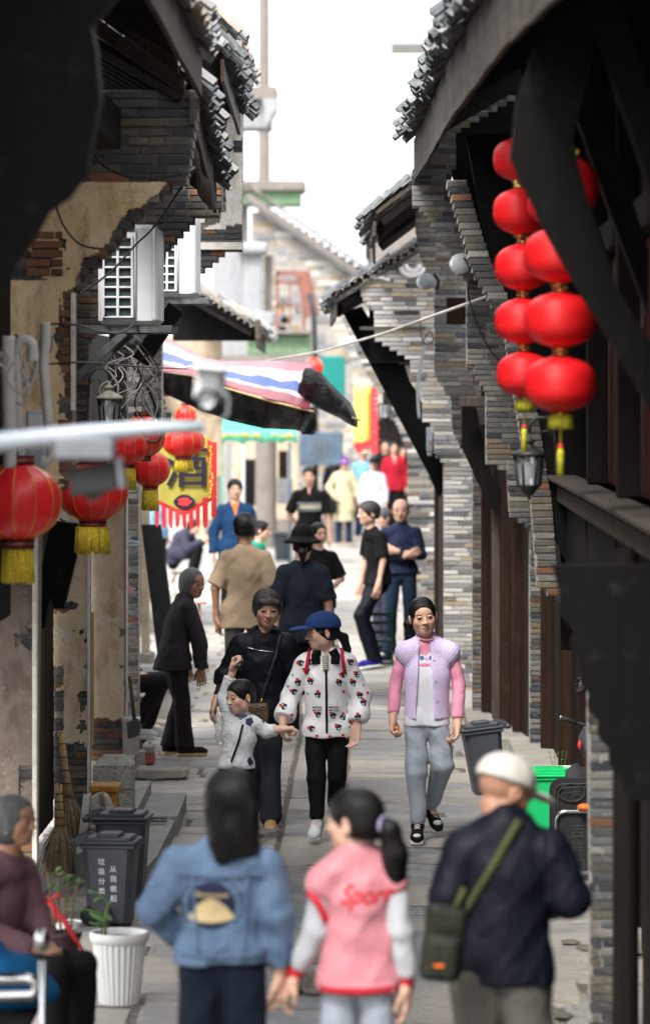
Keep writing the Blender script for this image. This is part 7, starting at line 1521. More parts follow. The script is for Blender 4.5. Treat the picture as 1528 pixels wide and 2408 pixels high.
# ================= people
for nm, col, kw in (('navy_black', (.004, .005, .009), dict(rough=.55)), ('black_cloth', (.006, .006, .007), {}), ('charcoal', (.028, .025, .028), {}), ('plum_black', (.014, .010, .016), {}), ('white_tee', (.66, .67, .72), {}), ('pink_tee', (.76, .30, .42), {}),
                    ('slate_trousers', (.030, .034, .044), {}), ('maroon_knit', (.035, .014, .014), {}), ('tan_tee', (.36, .265, .175), {}), ('grey_trousers', (.055, .052, .05), {}), ('navy_tee', (.008, .012, .022), {}), ('royal_navy', (.010, .022, .085), {}),
                    ('jeans', (.012, .027, .055), {}), ('dark_jeans', (.006, .011, .022), {}), ('teal_top', (.01, .30, .21), {}), ('purple_grey', (.04, .04, .065), {}), ('deep_navy', (.002, .0032, .009), dict(rough=.6)), ('khaki_trousers', (.085, .08, .07), {}), ('olive', (.014, .017, .011), dict(rough=.6)),
                    ('olive_strap', (.05, .055, .022), {}), ('rose_satin', (.60, .23, .27), dict(rough=.42, spec=.4)), ('grey_sleeve', (.46, .47, .50), {}), ('red_stripe', (.6, .03, .05), {}), ('mauve', (.16, .085, .10), {}), ('beige_coat', (.50, .44, .28), {}), ('pale_shirt', (.62, .63, .78), {}),
                    ('sky_shirt', (.18, .40, .65), {}), ('crimson', (.35, .01, .025), {}), ('purple_hat', (.30, .08, .55), {}), ('cream_hat', (.70, .58, .42), {}), ('brown_hat', (.10, .04, .03), {}), ('cap_blue', (.018, .05, .17), {}), ('cap_white', (.50, .47, .43), {}), ('black_fur', (.003, .003, .004), {}), ('strap_red', (.55, .02, .06), {}), ('leather', (.03, .028, .035), dict(rough=.4)), ('bag_brown', (.035, .022, .018), dict(rough=.5)), ('bright_blue', (.005, .09, .22), {}), ('shoe_white', (.68, .68, .7), {}), ('shoe_blue', (.015, .012, .2), {}), ('canvas_black', (.01, .01, .015), {}), ('sock', (.7, .7, .72), {}), ('cream_stripe', (.6, .55, .42), {}), ('orange_tee', (.75, .2, .04), {})):
    cloth(nm, col, **kw)
b = NB('navy_check'); co = b.co(); w1 = b.wave(co, 22, 0, 0, 'X'); w2 = b.wave(co, 22, 0, 0, 'Z'); b.set(b.mix(b.math('MAXIMUM', b.math('GREATER_THAN', w1, .88), b.math('GREATER_THAN', w2, .88)), (.005, .010, .040), (.010, .018, .075)), .85); b.bump(b.noise(co, 12, 4, .6, 1.6), .5, .03)
b = NB('bag_print'); co = b.co(); b.set(b.mix(b.math('GREATER_THAN', b.noise(b.mapping(co, (1, 1, 2.2)), 70, 1, .4, 2), .60), (.025, .018, .014), (.36, .22, .09)), .5)
def spot(dx, Y): return (xat(dx, Y), Y, .003)
def LM(X0, Y, u, back=False):      # picture-measured joint -> figure coordinates
    s_ = -1 if back else 1
    return lambda dx, dy, y=0.: ((xat(dx, Y)-X0)/u*s_, y, zat(dy, Y)/u)

# girl in the lilac quilted vest
Y = 23.0; H_ = 1.49; u = H_/1.7; X = xat(1000, Y); q = LM(X, Y, u)
pose = dict(head=q(994, 1452, -.03), neck=q(1003, 1506, .01), shL=q(1058, 1524, .012), shR=q(952, 1524, .012), chest=q(1004, 1590), pelvis=q(1003, 1700), hipL=q(1028, 1700), hipR=q(977, 1700), elL=q(1079, 1608, .03), elR=q(930, 1608, .04), wrL=q(1075, 1694, -.05), wrR=q(924, 1682, -.03),
            knR=q(979, 1815, -.06), anR=q(981, 1935, -.04), toR=q(979, 1970, -.20), knL=q(1040, 1800, -.04), anL=q(1014, 1905, .26), toL=q(1032, 1955, .16))
g1, J, u, HM = person('girl in a lilac quilted vest over a pink-sleeved white top, grey sweatpants', (X, Y, .003), H_, 0, pose, g=.84, skin='mid', hs=1.15, yaw=.12, pitch=.05, roll=-.13, hairs=('back', 'hair_black'), hairtail=([(-.04, .085, .0), (-.085, .08, -.04), (-.088, .06, -.12)], [.028, .026, .008]), pants=dict(mat='heather', hem=.125, cuff=.050, w=1., thigh=.089, knee=.074, amp=.007),
    top=dict(mat='white_tee', name='shirt', hem=.79, loose=.013, amp=.003, noarm=True), shoes=dict(mat='black_cloth', sole='white_plastic'), curl=(1.0, 1.2), res=.0075, fine=.004, fingers=.0045, lip=(.55, .2, .18), seed=3)
garment_top(g1, J, u, .84, 5, .008, mat='pink_tee', name='sleeves', hem=1.18, loose=.008, sleeve=.97, cuffr=.034)
garment_top(g1, J, u, .96, 6, .007, mat='quilt_lilac', name='vest', hem=.835, loose=.031, noarm=True, opening=(.036, .062), flare=.008, amp=.001, collar=(.012, .066), vneck=(.10, .055))
m = MB(); m.tube([tuple(np.array(J['neck'])+np.array((.052*math.cos(a), -.014+.056*math.sin(a), .016+.012*math.sin(a)))) for a in [i*math.pi/12 for i in range(24)]], .0075, 6, closed=True); link('neckband', m.mesh('neckband', 'pink_tee'), g1)
vs, fs = text_polys('RAEMON', .027, .03); paste(g1, vs, fs, (.008, 0, zat(1563, Y)), (1, 0, 0), (0, 0, 1), 'print_pink', 'lettering', 'shirt')
for x_ in (-.022, .032): vs, fs = disc(.013); paste(g1, vs, fs, (x_, 0, zat(1547, Y)), (1, 0, 0), (0, 0, 1), 'print_blue', 'print', 'shirt')
for k in range(5):
    for sx in (-1, 1): vs, fs = disc(.0045, 12); zz = zat(1505+48*k, Y); paste(g1, vs, fs, (sx*(.041+.010*k), 0, zz), (1, 0, 0), (0, 0, 1), 'quilt_lilac' if sx < 0 else 'iron', 'snap', 'vest', .004)
m = MB(); m.ball((J['wrR'][0]+.02, J['wrR'][1]-.035, J['wrR'][2]-.075), .013, 10); o = link('orange_segment', m.mesh('orange_segment', 'orange_fruit'), None, 'orange slice held in the fingers of the girl in the lilac vest', 'fruit'); o.location = (X, Y, .003)
for s_ in 'LR':
    a, t_ = J['an'+s_], J['to'+s_]; d = (t_-a); m = MB(); m.tube([a+np.array((0, 0, .05)), a+np.array((0, 0, -.02))], [.036*u, .038*u], 12); link('sock', m.mesh('sock', 'sock'), g1)
    for k in range(4): c_ = a+d*(.25+.15*k)+np.array((0, -.01, .012-.004*k)); m = MB(); m.tube([c_+np.array((-.018, 0, 0)), c_+np.array((0, -.004, .006)), c_+np.array((.018, 0, 0))], .0032, 5); link('lace', m.mesh('lace', 'sock'), g1)
    c_ = a+d*.8+np.array((0, -.005, .006)); m = MB(); m.ball(c_, .026, 12, (1.1, 1.3, .7)); link('toe_cap', m.mesh('toe_cap', 'shoe_white'), g1)

# woman in the printed white jacket and blue cap
Y = 22.9; H_ = 1.47; u = H_/1.7; X = xat(765, Y); q = LM(X, Y, u)
pose = dict(head=q(757, 1487, -.03), neck=q(768, 1532, .01), shL=q(820, 1556, .012), shR=q(712, 1556, .012), chest=q(766, 1610), pelvis=q(767, 1722), hipL=q(795, 1735), hipR=q(742, 1735), elL=q(851, 1640, .03), elR=q(683, 1640, .02), wrL=q(840, 1700, -.04), wrR=q(667, 1690, -.10),
            knR=q(745, 1830, -.05), anR=q(745, 1925, -.04), toR=q(738, 1962, -.2), knL=q(792, 1825, .0), anL=q(788, 1905, .25), toL=q(785, 1930, .12))
g2, J, u, HM = person('woman in a white printed jacket, blue cap and glasses, holding the boy by the hand', (X, Y, .003), H_, 0, pose, g=.88, skin='fair', hs=1.13, yaw=-1.25, pitch=.1, hairs=('back', 'hair_black'), hairtail=([(.0, .095, -.02), (.0, .135, -.05), (.0, .15, -.13), (.01, .14, -.19)], [.024, .028, .024, .008]), pants=dict(mat='black_cloth', hem=.13, cuff=.052, w=.98),
    top=dict(mat='print_jacket', hem=.735, loose=.032, bal=.010, cuffr=.030, collar=None, amp=.005, vneck=(.10, .05), sleeve=.97), shoes=dict(mat='shoe_white', sole='white_plastic'), hat=dict(mat='cap_blue'), curl=(.5, 1.0), res=.0075, fine=.004, fingers=.0045, seed=5, palm=dict(R=(1, 0, .2), L=(-.6, -.6, 0)), handdir=dict(L=(-.10, -.2, -1), R=(-.05, -.1, -1)))
nz = J['neck'][2]
ribbon_on(g2, [(.0, 0, nz+.015), (.002, 0, nz-.05), (.003, 0, nz-.11)], .034, 'fine_stripes', 'striped_shirt', th=.002)
for sx in (-1, 1):
    ribbon_on(g2, [(sx*.040+.002, 0, nz+.010), (sx*.060+.002, 0, nz-.025), (sx*.056+.002, 0, nz-.075)], .052, 'black_cloth', 'collar', th=.003)
    ribbon_on(g2, [(sx*.094+.002, 0, nz+.02), (sx*.104, 0, nz-.05), (sx*.116, 0, nz-.13)], .020, 'strap_red', 'backpack_strap')
rm = random.Random(5)
for r_ in range(8):
    for c_ in range(7):
        px_, py_ = 672+c_*31+(15 if r_ % 2 else 0)+rm.uniform(-5, 5), 1556+r_*25+rm.uniform(-5, 5)
        if abs(px_-767) < 13 or (r_ == 4 and c_ in (2, 4)) or (py_ < 1580 and 735 < px_ < 800): continue
        o_ = (xat(px_, Y)-X, 0, zat(py_, Y)); an = rm.uniform(-1.2, .6); ca, sa = math.cos(an), math.sin(an)
        for (ox, oy, rr_, mt, k_) in ((0, 0, .0185, 'print_black', .0022), (-.017, .008, .0095, 'print_red', .0034), (.004, -.010, .0075, 'print_teal', .0040), (.006, -.006, .0045, 'print_white', .0048)):
            vs = [(0, 0)]+[(rr_*(1+.16*math.sin(3*t_+an)+.1*math.sin(5*t_))*math.cos(t_), rr_*(1+.16*math.sin(3*t_+an)+.1*math.sin(5*t_))*math.sin(t_)) for t_ in [i*math.pi/7 for i in range(14)]]
            paste(g2, [(ox*ca-oy*sa+x, ox*sa+oy*ca+y) for x, y in vs], [(0, i+1, (i+1) % 14+1) for i in range(14)], o_, (1, 0, 0), (0, 0, 1), mt, 'printed_flower', off=k_)
for (x_, y_, a_) in ((-.05, 1662, .1), (.05, 1662, -.1)):
    for k_, w_ in enumerate(('MINNIE', 'MOUSE')): vs, fs = text_polys(w_, .017, .02, .2); paste(g2, vs, fs, (x_, 0, zat(y_+7*k_, Y)), (1, 0, a_*.5), (0, 0, 1), 'print_black', 'lettering')
ribbon_on(g2, [(.004, 0, J['neck'][2]-.105), (.006, 0, 1.0), (.010, 0, zat(1738, Y))], .011, 'black_cloth', 'zip')
hm = Matrix(HM.tolist()).to_4x4(); hl = Matrix.Translation(Vector(J['head'])) @ hm @ Matrix.Scale(u*1.13, 4); m = MB()
for sx in (-1, 1):
    m.tube([hl @ Vector((sx*.032+.021*math.cos(a), -.098, .002+.019*math.sin(a))) for a in [i*math.pi/9 for i in range(18)]], .0014, 5, closed=True); m.tube([hl @ Vector((sx*.053, -.096, .006)), hl @ Vector((sx*.076, -.03, .008)), hl @ Vector((sx*.078, .01, .006))], .0014, 5)
m.tube([hl @ Vector((-.012, -.102, .006)), hl @ Vector((.012, -.102, .006))], .0014, 5); link('glasses', m.mesh('glasses', 'eyeglass'), g2)
m = MB(); m.ball(tuple(hl @ Vector((0, .108, -.022))), .017, 10); link('hair_tie', m.mesh('hair_tie', 'old_white'), g2)

# older woman in the black hooded jacket
Y = 23.8; H_ = 1.50; u = H_/1.7; X = xat(626, Y); q = LM(X, Y, u)
pose = dict(head=q(629, 1432, -.06), neck=q(623, 1492, .0), shL=q(678, 1512, .01), shR=q(565, 1512, .01), chest=q(622, 1570), pelvis=q(625, 1680), hipL=q(640, 1690), hipR=q(600, 1690), elL=q(700, 1600, .03), elR=q(532, 1590, .03), wrL=q(690, 1650, -.08), wrR=q(512, 1640, -.04),
            knL=q(637, 1810, -.04), anL=q(636, 1915, -.02), toL=q(638, 1948, -.15), knR=q(590, 1810, .03), anR=q(585, 1900, .12), toR=q(585, 1925, .0))
g3, J, u, HM = person('older woman with short greying hair in a black hooded jacket, behind the little boy', (X, Y, .003), H_, 0, pose, g=1.0, skin='tan', hs=1.14, yaw=.12, pitch=.16, hairs=('mop', 'hair_salt'), pants=dict(mat='slate_trousers', hem=.07, cuff=.078, w=1.0, knee=.072, amp=.003), top=dict(mat='maroon_knit', name='sweater', hem=.9, loose=.002, collar=(.035, .050), sleeve=.99),
    over=dict(mat='navy_black', name='jacket', hem=.76, loose=.040, amp=.007, vneck=(.12, .05), sleeve=.72), shoes=dict(mat='tan_board', sole='bag_brown'), curl=(.5, .6), res=.008, fine=.004, fingers=.005, lip=(.3, .08, .08), seed=7, palm=dict(R=(.8, .2, 0)))
m = MB(); nk = np.array(J['neck']); m.tube([tuple(nk+np.array((.078*math.cos(a), .012+.066*math.sin(a), .018+.018*math.sin(a)))) for a in [math.pi*(-.30)+i*math.pi*1.6/16 for i in range(17)]], [.012+.012*math.sin(math.pi*i/16) for i in range(17)], 8); link('hood', m.mesh('hood', 'navy_black'), g3)
ribbon_on(g3, [((xat(660, Y)-X), 0, zat(1492, Y)), ((xat(650, Y)-X), 0, zat(1540, Y)), ((xat(615, Y)-X), 0, zat(1645, Y))], .017, 'leather', 'bag_strap')
ribbon_on(g3, [((xat(583, Y)-X), 0, zat(1522, Y)), ((xat(608, Y)-X), 0, zat(1528, Y)), ((xat(650, Y)-X), 0, zat(1532, Y))], .004, 'steel', 'zip')
t = thing('shoulder_bag', 'brown bag with a tan pattern on the hip of the older woman in black', 'bag', (xat(604, 23.55), 23.5, zat(1700, 23.5))); S = Sdf(); S.box((0, 0, .06), (.062, .03, .062), .02); S.box((.055, -.0, .06), (.02, .028, .06), .015); V, Q = S.mesh(.008); link('bag_body', np_mesh('bag_body', V, Q, 'bag_print'), t)
m = MB(); m.tube([(.02, -.01, .11), (.035, -.02, .15)], .006, 8); link('clasp', m.mesh('clasp', 'brass'), t)
m = MB(); c0 = P(511, 1690, 23.7)
S = Sdf(); S.cone((0, 0, .03), (.012, 0, -.02), .010, .018, .02); S.cone((.012, 0, -.02), (.02, 0, -.13), .030, .024, .03, sy=.6); V, Q = S.mesh(.006, (), fold_fn(.004, 2, 2)); o = link('plastic_bag', np_mesh('plastic_bag', V, Q, 'clear_bag'), None, 'thin clear plastic bag hanging from the hand of the older woman in black', 'bag'); o.location = c0
# little boy with a toy pistol
Y = 22.75; H_ = 1.0; u = H_/1.7; X = xat(560, Y); q = LM(X, Y, u)
pose = dict(head=q(566, 1640, -.03), neck=q(566, 1682, .01), shL=q(600, 1699, .01), shR=q(538, 1694, .01), chest=q(561, 1735), pelvis=q(556, 1800), hipL=q(572, 1810), hipR=q(540, 1810), elL=q(627, 1722, .03), elR=q(527, 1640, .03), wrL=q(654, 1716, -.04), wrR=q(546, 1583, .0),
            knL=q(577, 1880, -.03), knR=q(540, 1880, -.02), anL=q(585, 1952, .02), anR=q(540, 1952, .02), toL=q(590, 1975, -.2), toR=q(535, 1975, -.2))
g4, J, u, HM = person('little boy in a white jacket scribbled with dark lines, raising a toy pistol', (X, Y, .003), H_, 0, pose, g=1.08, skin='fair', hs=1.52, yaw=-.95, pitch=.12, roll=.0, hairs=('crop', 'hair_black'), pants=dict(mat='deep_navy', w=1.1), top=dict(mat='scribble_jacket', hem=.78, loose=.028, amp=.006, vneck=(.12, .07), cuffr=.045, sleeve=.90, collar=None), shoes=dict(mat='shoe_white'), curl=(1.3, 1.5), res=.0065, fine=.0042, fingers=.0042, lip=(.5, .2, .18), seed=9,
    handdir=dict(R=(.25, 0, 1), L=(.8, -.1, .1)), palm=dict(R=(.9, -.5, 0), L=(0, 0, -1)))
ribbon_on(g4, [(xat(572, Y)-X, 0, zat(1703, Y)), (xat(563, Y)-X, 0, zat(1740, Y)), (xat(545, Y)-X, 0, zat(1790, Y))], .009, 'deep_navy', 'zip')
m = MB(); m.tube([tuple(np.array(J['neck'])+np.array((.042*math.cos(a), -.01+.040*math.sin(a), -.004))) for a in [i*math.pi/10 for i in range(20)]], .006, 6, closed=True); link('shirt_neck', m.mesh('shirt_neck', 'print_blue'), g4)
tp = thing('toy_pistol', 'small grey toy revolver held up in the raised hand of the boy', 'toy', tuple(P(566, 1555, Y))); Mx = Matrix.Translation(P(563, 1560, Y-.02)) @ Matrix.Rotation(math.radians(-62), 4, 'Y')
m = MB(); m.box(-.02, .045, -.007, .007, -.004, .010, .003, 0, Mx); m.build('barrel', 'iron', tp); m = MB(); m.box(-.018, .004, -.010, .010, -.010, .008, .004, 0, Mx); m.build('cylinder', 'grey_metal', tp); m = MB(); m.box(-.032, -.014, -.008, .008, -.040, .004, .005, 0, Mx @ Matrix.Rotation(.3, 4, 'Y')); m.build('grip', 'rubber', tp)
m = MB(); m.tube([Mx @ Vector((.012+.011*math.cos(a), 0, -.014+.009*math.sin(a))) for a in [i*math.pi/7 for i in range(14)]], .0018, 5, closed=True); m.build('trigger_guard', 'iron', tp)

# hunched old woman at the left
Y = 28.4; H_ = 1.46; u = H_/1.7; X = xat(422, Y)
pose = dict(pelvis=(0, .06, .86), chest=(0, .0, 1.13), neck=(0, -.05, 1.34), head=(.0, -.12, 1.475), shL=(.15, -.03, 1.28), shR=(-.15, -.04, 1.28), elL=(.19, -.05, 1.0), elR=(-.19, -.13, 1.0), wrL=(.18, -.10, .78), wrR=(-.17, -.15, .76), hipL=(.08, .04, .84), hipR=(-.08, .04, .84), knL=(.09, -.03, .47), knR=(-.09, .0, .47), anL=(.09, .06, .085), anR=(-.09, -.03, .085), toL=(.1, -.10, .03), toR=(-.1, -.20, .03))
person('stooped old woman in a dark jacket standing beside the thin brick wall end', (X, Y, .003), H_, 1.85, pose, g=1.04, skin='dark', hs=1.12, yaw=-.95, pitch=.1, hairs=('bob', 'hair_grey'), pants=dict(mat='plum_black', hem=.075, cuff=.078, w=1.05, high=.98), top=dict(mat='charcoal', hem=.74, loose=.028, flare=.03, collar=(.03, .055), amp=.005, cuffr=.045), shoes=dict(mat='canvas_black', sole='straw'), res=.009, curl=(.6, .6), lip=(.2, .06, .05), seed=12, fingers=.006)
# person sitting behind the wall end: only knees, hands and white shoes show
Y = 29.2; H_ = 1.62; X = xat(290, Y)
SIT = dict(pelvis=(0, .16, .40), chest=(0, .18, .70), neck=(0, .16, .89), head=(0, .12, 1.05), shL=(.16, .17, .84), shR=(-.16, .17, .84), elL=(.2, .12, .60), elR=(-.2, .12, .60), wrL=(.08, -.12, .50), wrR=(-.08, -.12, .50), hipL=(.09, .12, .40), hipR=(-.09, .12, .40), knL=(.10, -.30, .46), knR=(-.10, -.34, .46), anL=(.11, -.16, .085), anR=(-.11, -.10, .085), toL=(.11, -.34, .03), toR=(-.11, -.28, .03))
person('seated figure with only knees, hands and white trainers showing past the slim brick wall end', (X, Y, .06), H_, 1.45, SIT, skin='mid', pants=dict(mat='plum_black', high=None, hem=0, cuff=.062), top=dict(mat='charcoal', hem=.36, loose=.02), shoes=dict(mat='shoe_white'), res=.011, seed=14, fingers=.007, curl=(1, 1))
stool('low brown stool under the seated figure behind the wall end', 300, 1640, 29.2, .14, 'tan_board')

# man in the tan T-shirt, seen from behind, and the woman in navy beside him
def back_person(label, dx, dyt, Y, **kw):
    H_ = zat(dyt, Y); return person(label, spot(dx, Y), H_, kw.pop('rot', math.pi), kw.pop('pose', None), res=kw.pop('res', .011), **kw)
back_person('man in a loose tan T-shirt and grey trousers walking away, seen from behind', 577, 1213, 30.8, g=1.0, skin='dark', hairs=('short', 'hair_black'), hs=1.12, pants=dict(mat='grey_trousers', w=1.0, cuff=.07), top=dict(mat='tan_tee', name='shirt', hem=.80, loose=.026, sleeve=.46, amp=.005), shoes=dict(), seed=21,
    pose=dict(elR=(-.225, .02, 1.12), wrR=(-.225, -.06, .90), elL=(.24, .03, 1.12), wrL=(.235, -.02, .90)))
o = thing('drink_bottle', 'small yellow-labelled bottle in the left hand of the man in the tan shirt', 'bottle', tuple(P(514, 1480, 30.9))); m = MB(); m.lathe([(.001, -.06), (.026, -.06), (.028, .02), (.014, .05), (.013, .065), (.001, .065)], P(514, 1470, 30.9), 14); m.build('bottle', 'glass', o); m = MB(); m.lathe([(.029, -.03), (.029, .01)], P(514, 1470, 30.9), 14); m.build('paper_label', 'print_yellow', o)
back_person('woman in navy with a wide black hat, seen from behind beside the man in tan', 712, 1248, 29.6, g=1.0, skin='mid', hairs=('back', 'hair_black'), hairtail=([(0, .11, .0), (0, .135, -.06), (0, .12, -.15)], [.035, .034, .014]), hat=dict(kind='sun', mat='black_fur', name='hat'), pants=dict(mat='black_cloth', w=1.15), top=dict(mat='navy_tee', name='shirt', hem=.80, loose=.030, sleeve=.46, amp=.005), shoes=dict(), seed=22)
Y = 34.0; person('person in a black T-shirt half hidden behind the wide black hat', spot(748, Y), zat(1230, Y), math.pi*.15, dict(elL=(.24, -.02, 1.14), wrL=(.12, -.16, 1.10)), skin='mid', hairs=('back', 'hair_black'), pants=dict(mat='black_cloth'), top=dict(mat='black_cloth', name='shirt', hem=.86, loose=.02, sleeve=.45), shoes=dict(), res=.012, seed=23)
Y = 42.0; person('smiling woman in a bright green top sitting in profile behind the man in tan', (xat(636, Y), Y, .17), 1.6, 1.35, dict(SIT, head=(0, .10, 1.06)), skin='mid', hairs=('back', 'hair_black'), pants=dict(mat='black_cloth', high=None, hem=0), top=dict(mat='teal_top', hem=.36, loose=.03), shoes=dict(), res=.012, seed=24)
stool('small white stool under the woman in the green top', 618, 1400, 42.1, .14, 'white_plastic')
Y = 43.0; g5, J, u, HM = person('man in a blue zip jacket with an orange shirt showing, facing the camera', spot(553, Y), zat(1128, Y), 0.08, dict(wrL=(.25, -.02, .88), wrR=(-.25, -.02, .88), elL=(.24, .03, 1.1), elR=(-.24, .03, 1.1)), skin='mid', hairs=('short', 'hair_black'), pants=dict(mat='black_cloth'), top=dict(mat='orange_tee', name='shirt', hem=.9, loose=.002), over=dict(mat=cloth('blue_jacket', (.008, .038, .105)).name, hem=.82, loose=.022, vneck=(.2, .06), collar=(.01, .06)), shoes=dict(), res=.011, seed=25)
Y = 47.5; g6, J, u, HM = person('man in a black polo shirt with cream chest stripes walking towards the camera', spot(727, Y), zat(1098, Y), 0, dict(elR=(-.25, .06, 1.12), wrR=(-.14, .10, 1.0), elL=(.22, .02, 1.1), wrL=(.245, -.03, .86)), skin='mid', hairs=('short', 'hair_black'), pants=dict(mat='black_cloth'), top=dict(mat='black_cloth', name='shirt', hem=.88, loose=.014, sleeve=.42, collar=(.01, .055), vneck=(.13, .035)), shoes=dict(), res=.011, seed=26)
for zz, hh, mt in ((1.22, .045, 'cream_stripe'), (1.262, .010, 'grey_sleeve'), (1.178, .010, 'grey_sleeve')):
    zz *= u; n = 14; vs = [(-.145+.29*i/n, y_) for i in range(n+1) for y_ in (-hh/2*1.0, hh/2)]; fs = [(2*i, 2*i+2, 2*i+3, 2*i+1) for i in range(n)]; paste(g6, vs, fs, (0, 0, zz), (1, 0, 0), (0, 0, 1), mt, 'chest_stripe', 'shirt')
Y = 54.0; person('man in a purple-grey jacket hunched over his food on a low stool, below the banner', (xat(432, Y), Y, .0), 1.62, 1.3, dict(SIT, pelvis=(0, .16, .33), chest=(0, .05, .60), neck=(0, -.08, .74), head=(0, -.16, .82), shL=(.16, -.04, .70), shR=(-.16, -.04, .70), wrL=(.04, -.30, .62), wrR=(-.04, -.30, .62), elL=(.2, -.12, .5), elR=(-.2, -.12, .5), knL=(.12, -.2, .48), knR=(-.12, -.22, .48), anL=(.1, -.12, .085), anR=(-.1, -.14, .085), toL=(.1, -.28, .03), toR=(-.1, -.3, .03)), skin='mid', pants=dict(mat='black_cloth', high=None, hem=0), top=dict(mat='purple_grey', hem=.28, loose=.03), shoes=dict(), res=.014, seed=27)
stool('low stool beneath the man bent over his food', 425, 1345, 54.1, .15, 'grey_wood')
Y = 50.0; person('person in pale blue standing behind the streamers of the wine banner', spot(372, Y), 1.55, 1.2, None, skin='mid', pants=dict(mat='black_cloth'), top=dict(mat='sky_shirt', hem=.85, loose=.02), shoes=dict(), res=.014, seed=28)
# group at the right
Y = 38.2; person('balding man with crossed arms in a navy checked shirt and jeans', spot(942, Y), zat(1177, Y), -.05, dict(shL=(.168, 0, 1.365), shR=(-.168, 0, 1.365), elL=(.215, -.04, 1.13), elR=(-.215, -.04, 1.13), wrL=(-.03, -.21, 1.17), wrR=(.06, -.185, 1.12), knR=(-.10, -.05, .5), anR=(-.13, .02, .085), toR=(-.16, -.14, .03)), g=1.02, skin='mid', hairs=('bald_sides', 'hair_black'), hs=1.13, handdir=dict(L=(-1, .1, .35), R=(1, .2, .45)), palm=dict(L=(0, 1, 0), R=(0, 1, 0)), pants=dict(mat='jeans', w=1.0, cuff=.064), top=dict(mat='navy_check', name='shirt', hem=.93, loose=.018, collar=(.02, .052), sleeve=.96, amp=.004), shoes=dict(mat='dark_jeans'), res=.0095, seed=31, fingers=.006)
Y = 37.3; person('grey-haired man in a black T-shirt leaning with bright blue shoes', spot(872, Y), zat(1182, Y), -1.15, dict(pelvis=(0, .10, .90), chest=(0, .06, 1.2), neck=(0, -.0, 1.41), head=(0, -.03, 1.585), shL=(.155, .04, 1.36), shR=(-.155, .04, 1.36), elL=(.2, .05, 1.12), elR=(-.2, .03, 1.12), wrL=(.2, .0, .89), wrR=(-.19, -.03, .87), hipL=(.085, .08, .9), hipR=(-.085, .08, .9), knL=(.09, -.16, .55), knR=(-.09, -.05, .5), anL=(.09, -.02, .1), anR=(-.09, .1, .085), toL=(.1, -.18, .03), toR=(-.1, -.06, .03)), skin='mid', hairs=('short', 'hair_salt'), hs=1.13, pants=dict(mat='deep_navy', w=1.05), top=dict(mat='black_cloth', name='shirt', hem=.86, loose=.020, sleeve=.45), shoes=dict(mat='shoe_blue'), res=.0105, seed=32)
Y = 39.3; person('third man, mostly hidden between the other two, in dark plum trousers', spot(903, Y), zat(1196, Y), -.9, None, skin='mid', hairs=('short', 'hair_grey'), pants=dict(mat='purple_grey', w=1.1), top=dict(mat='pale_shirt', name='shirt', hem=.9, loose=.02, sleeve=.45), shoes=dict(mat='dark_jeans'), res=.0125, seed=33)
# far group
def far_person(label, dx, dyt, Y, topm, legm, seed, rot=0., hat=None, topkw={}, **kw):
    return person(label, spot(dx, Y), zat(dyt, Y), rot, kw.pop('pose', None), skin='mid', hairs=('back', 'hair_black'), hat=hat, pants=dict(mat=legm), top=dict(dict(mat=topm, hem=.82, loose=.02), **topkw), shoes=dict(), res=.015, fine=.009, seed=seed, **kw)
far_person('woman in a long beige coat and purple hat, far down the street', 808, 1076, 66.0, 'beige_coat', 'jeans', 41, .1, dict(kind='bucket', mat='purple_hat', name='hat'), dict(hem=.50, loose=.03, flare=.06), pose=dict(elR=(-.28, .0, 1.13), wrR=(-.17, -.12, .95), elL=(.25, 0, 1.12), wrL=(.27, -.03, .92)))
m = MB(); m.box(xat(774, 65.8), xat(792, 65.8), 65.75, 65.85, zat(1208, 65.8), zat(1176, 65.8), .02); single(m, 'handbag', 'black_cloth', 'black bag at the hip of the woman in the beige coat', 'bag')
far_person('woman in a pale lavender shirt and light jeans, far down the street', 878, 1078, 64.5, 'pale_shirt', 'grey_sleeve', 42, 0, dict(kind='cap', mat='black_fur', name='cap'), dict(hem=.80, loose=.035))
far_person('person in a sky blue top and cream bucket hat behind the woman in lavender', 855, 1052, 69, 'sky_shirt', 'jeans', 43, 0, dict(kind='bucket', mat='cream_hat', name='hat'))
far_person('tall person in a crimson jacket at the right of the far group', 927, 1040, 71.5, 'crimson', 'black_cloth', 44, 0, None, dict(loose=.04, vneck=(.2, .05)))
far_person('dark-clothed person half hidden to the right of the crimson jacket', 948, 1050, 73, 'deep_navy', 'black_cloth', 45)
far_person('person in a dark jacket and brown hat behind the purple hat', 787, 1064, 71, 'deep_navy', 'black_cloth', 46, .3, dict(kind='bucket', mat='brown_hat', name='hat'))
far_person('dark figure in the far shade between the lavender shirt and crimson jacket', 905, 1036, 75, 'black_cloth', 'black_cloth', 47)
far_person('passer-by in pale blue jeans just behind the lavender shirt', 858, 1085, 72, 'white_tee', 'sky_shirt', 48)

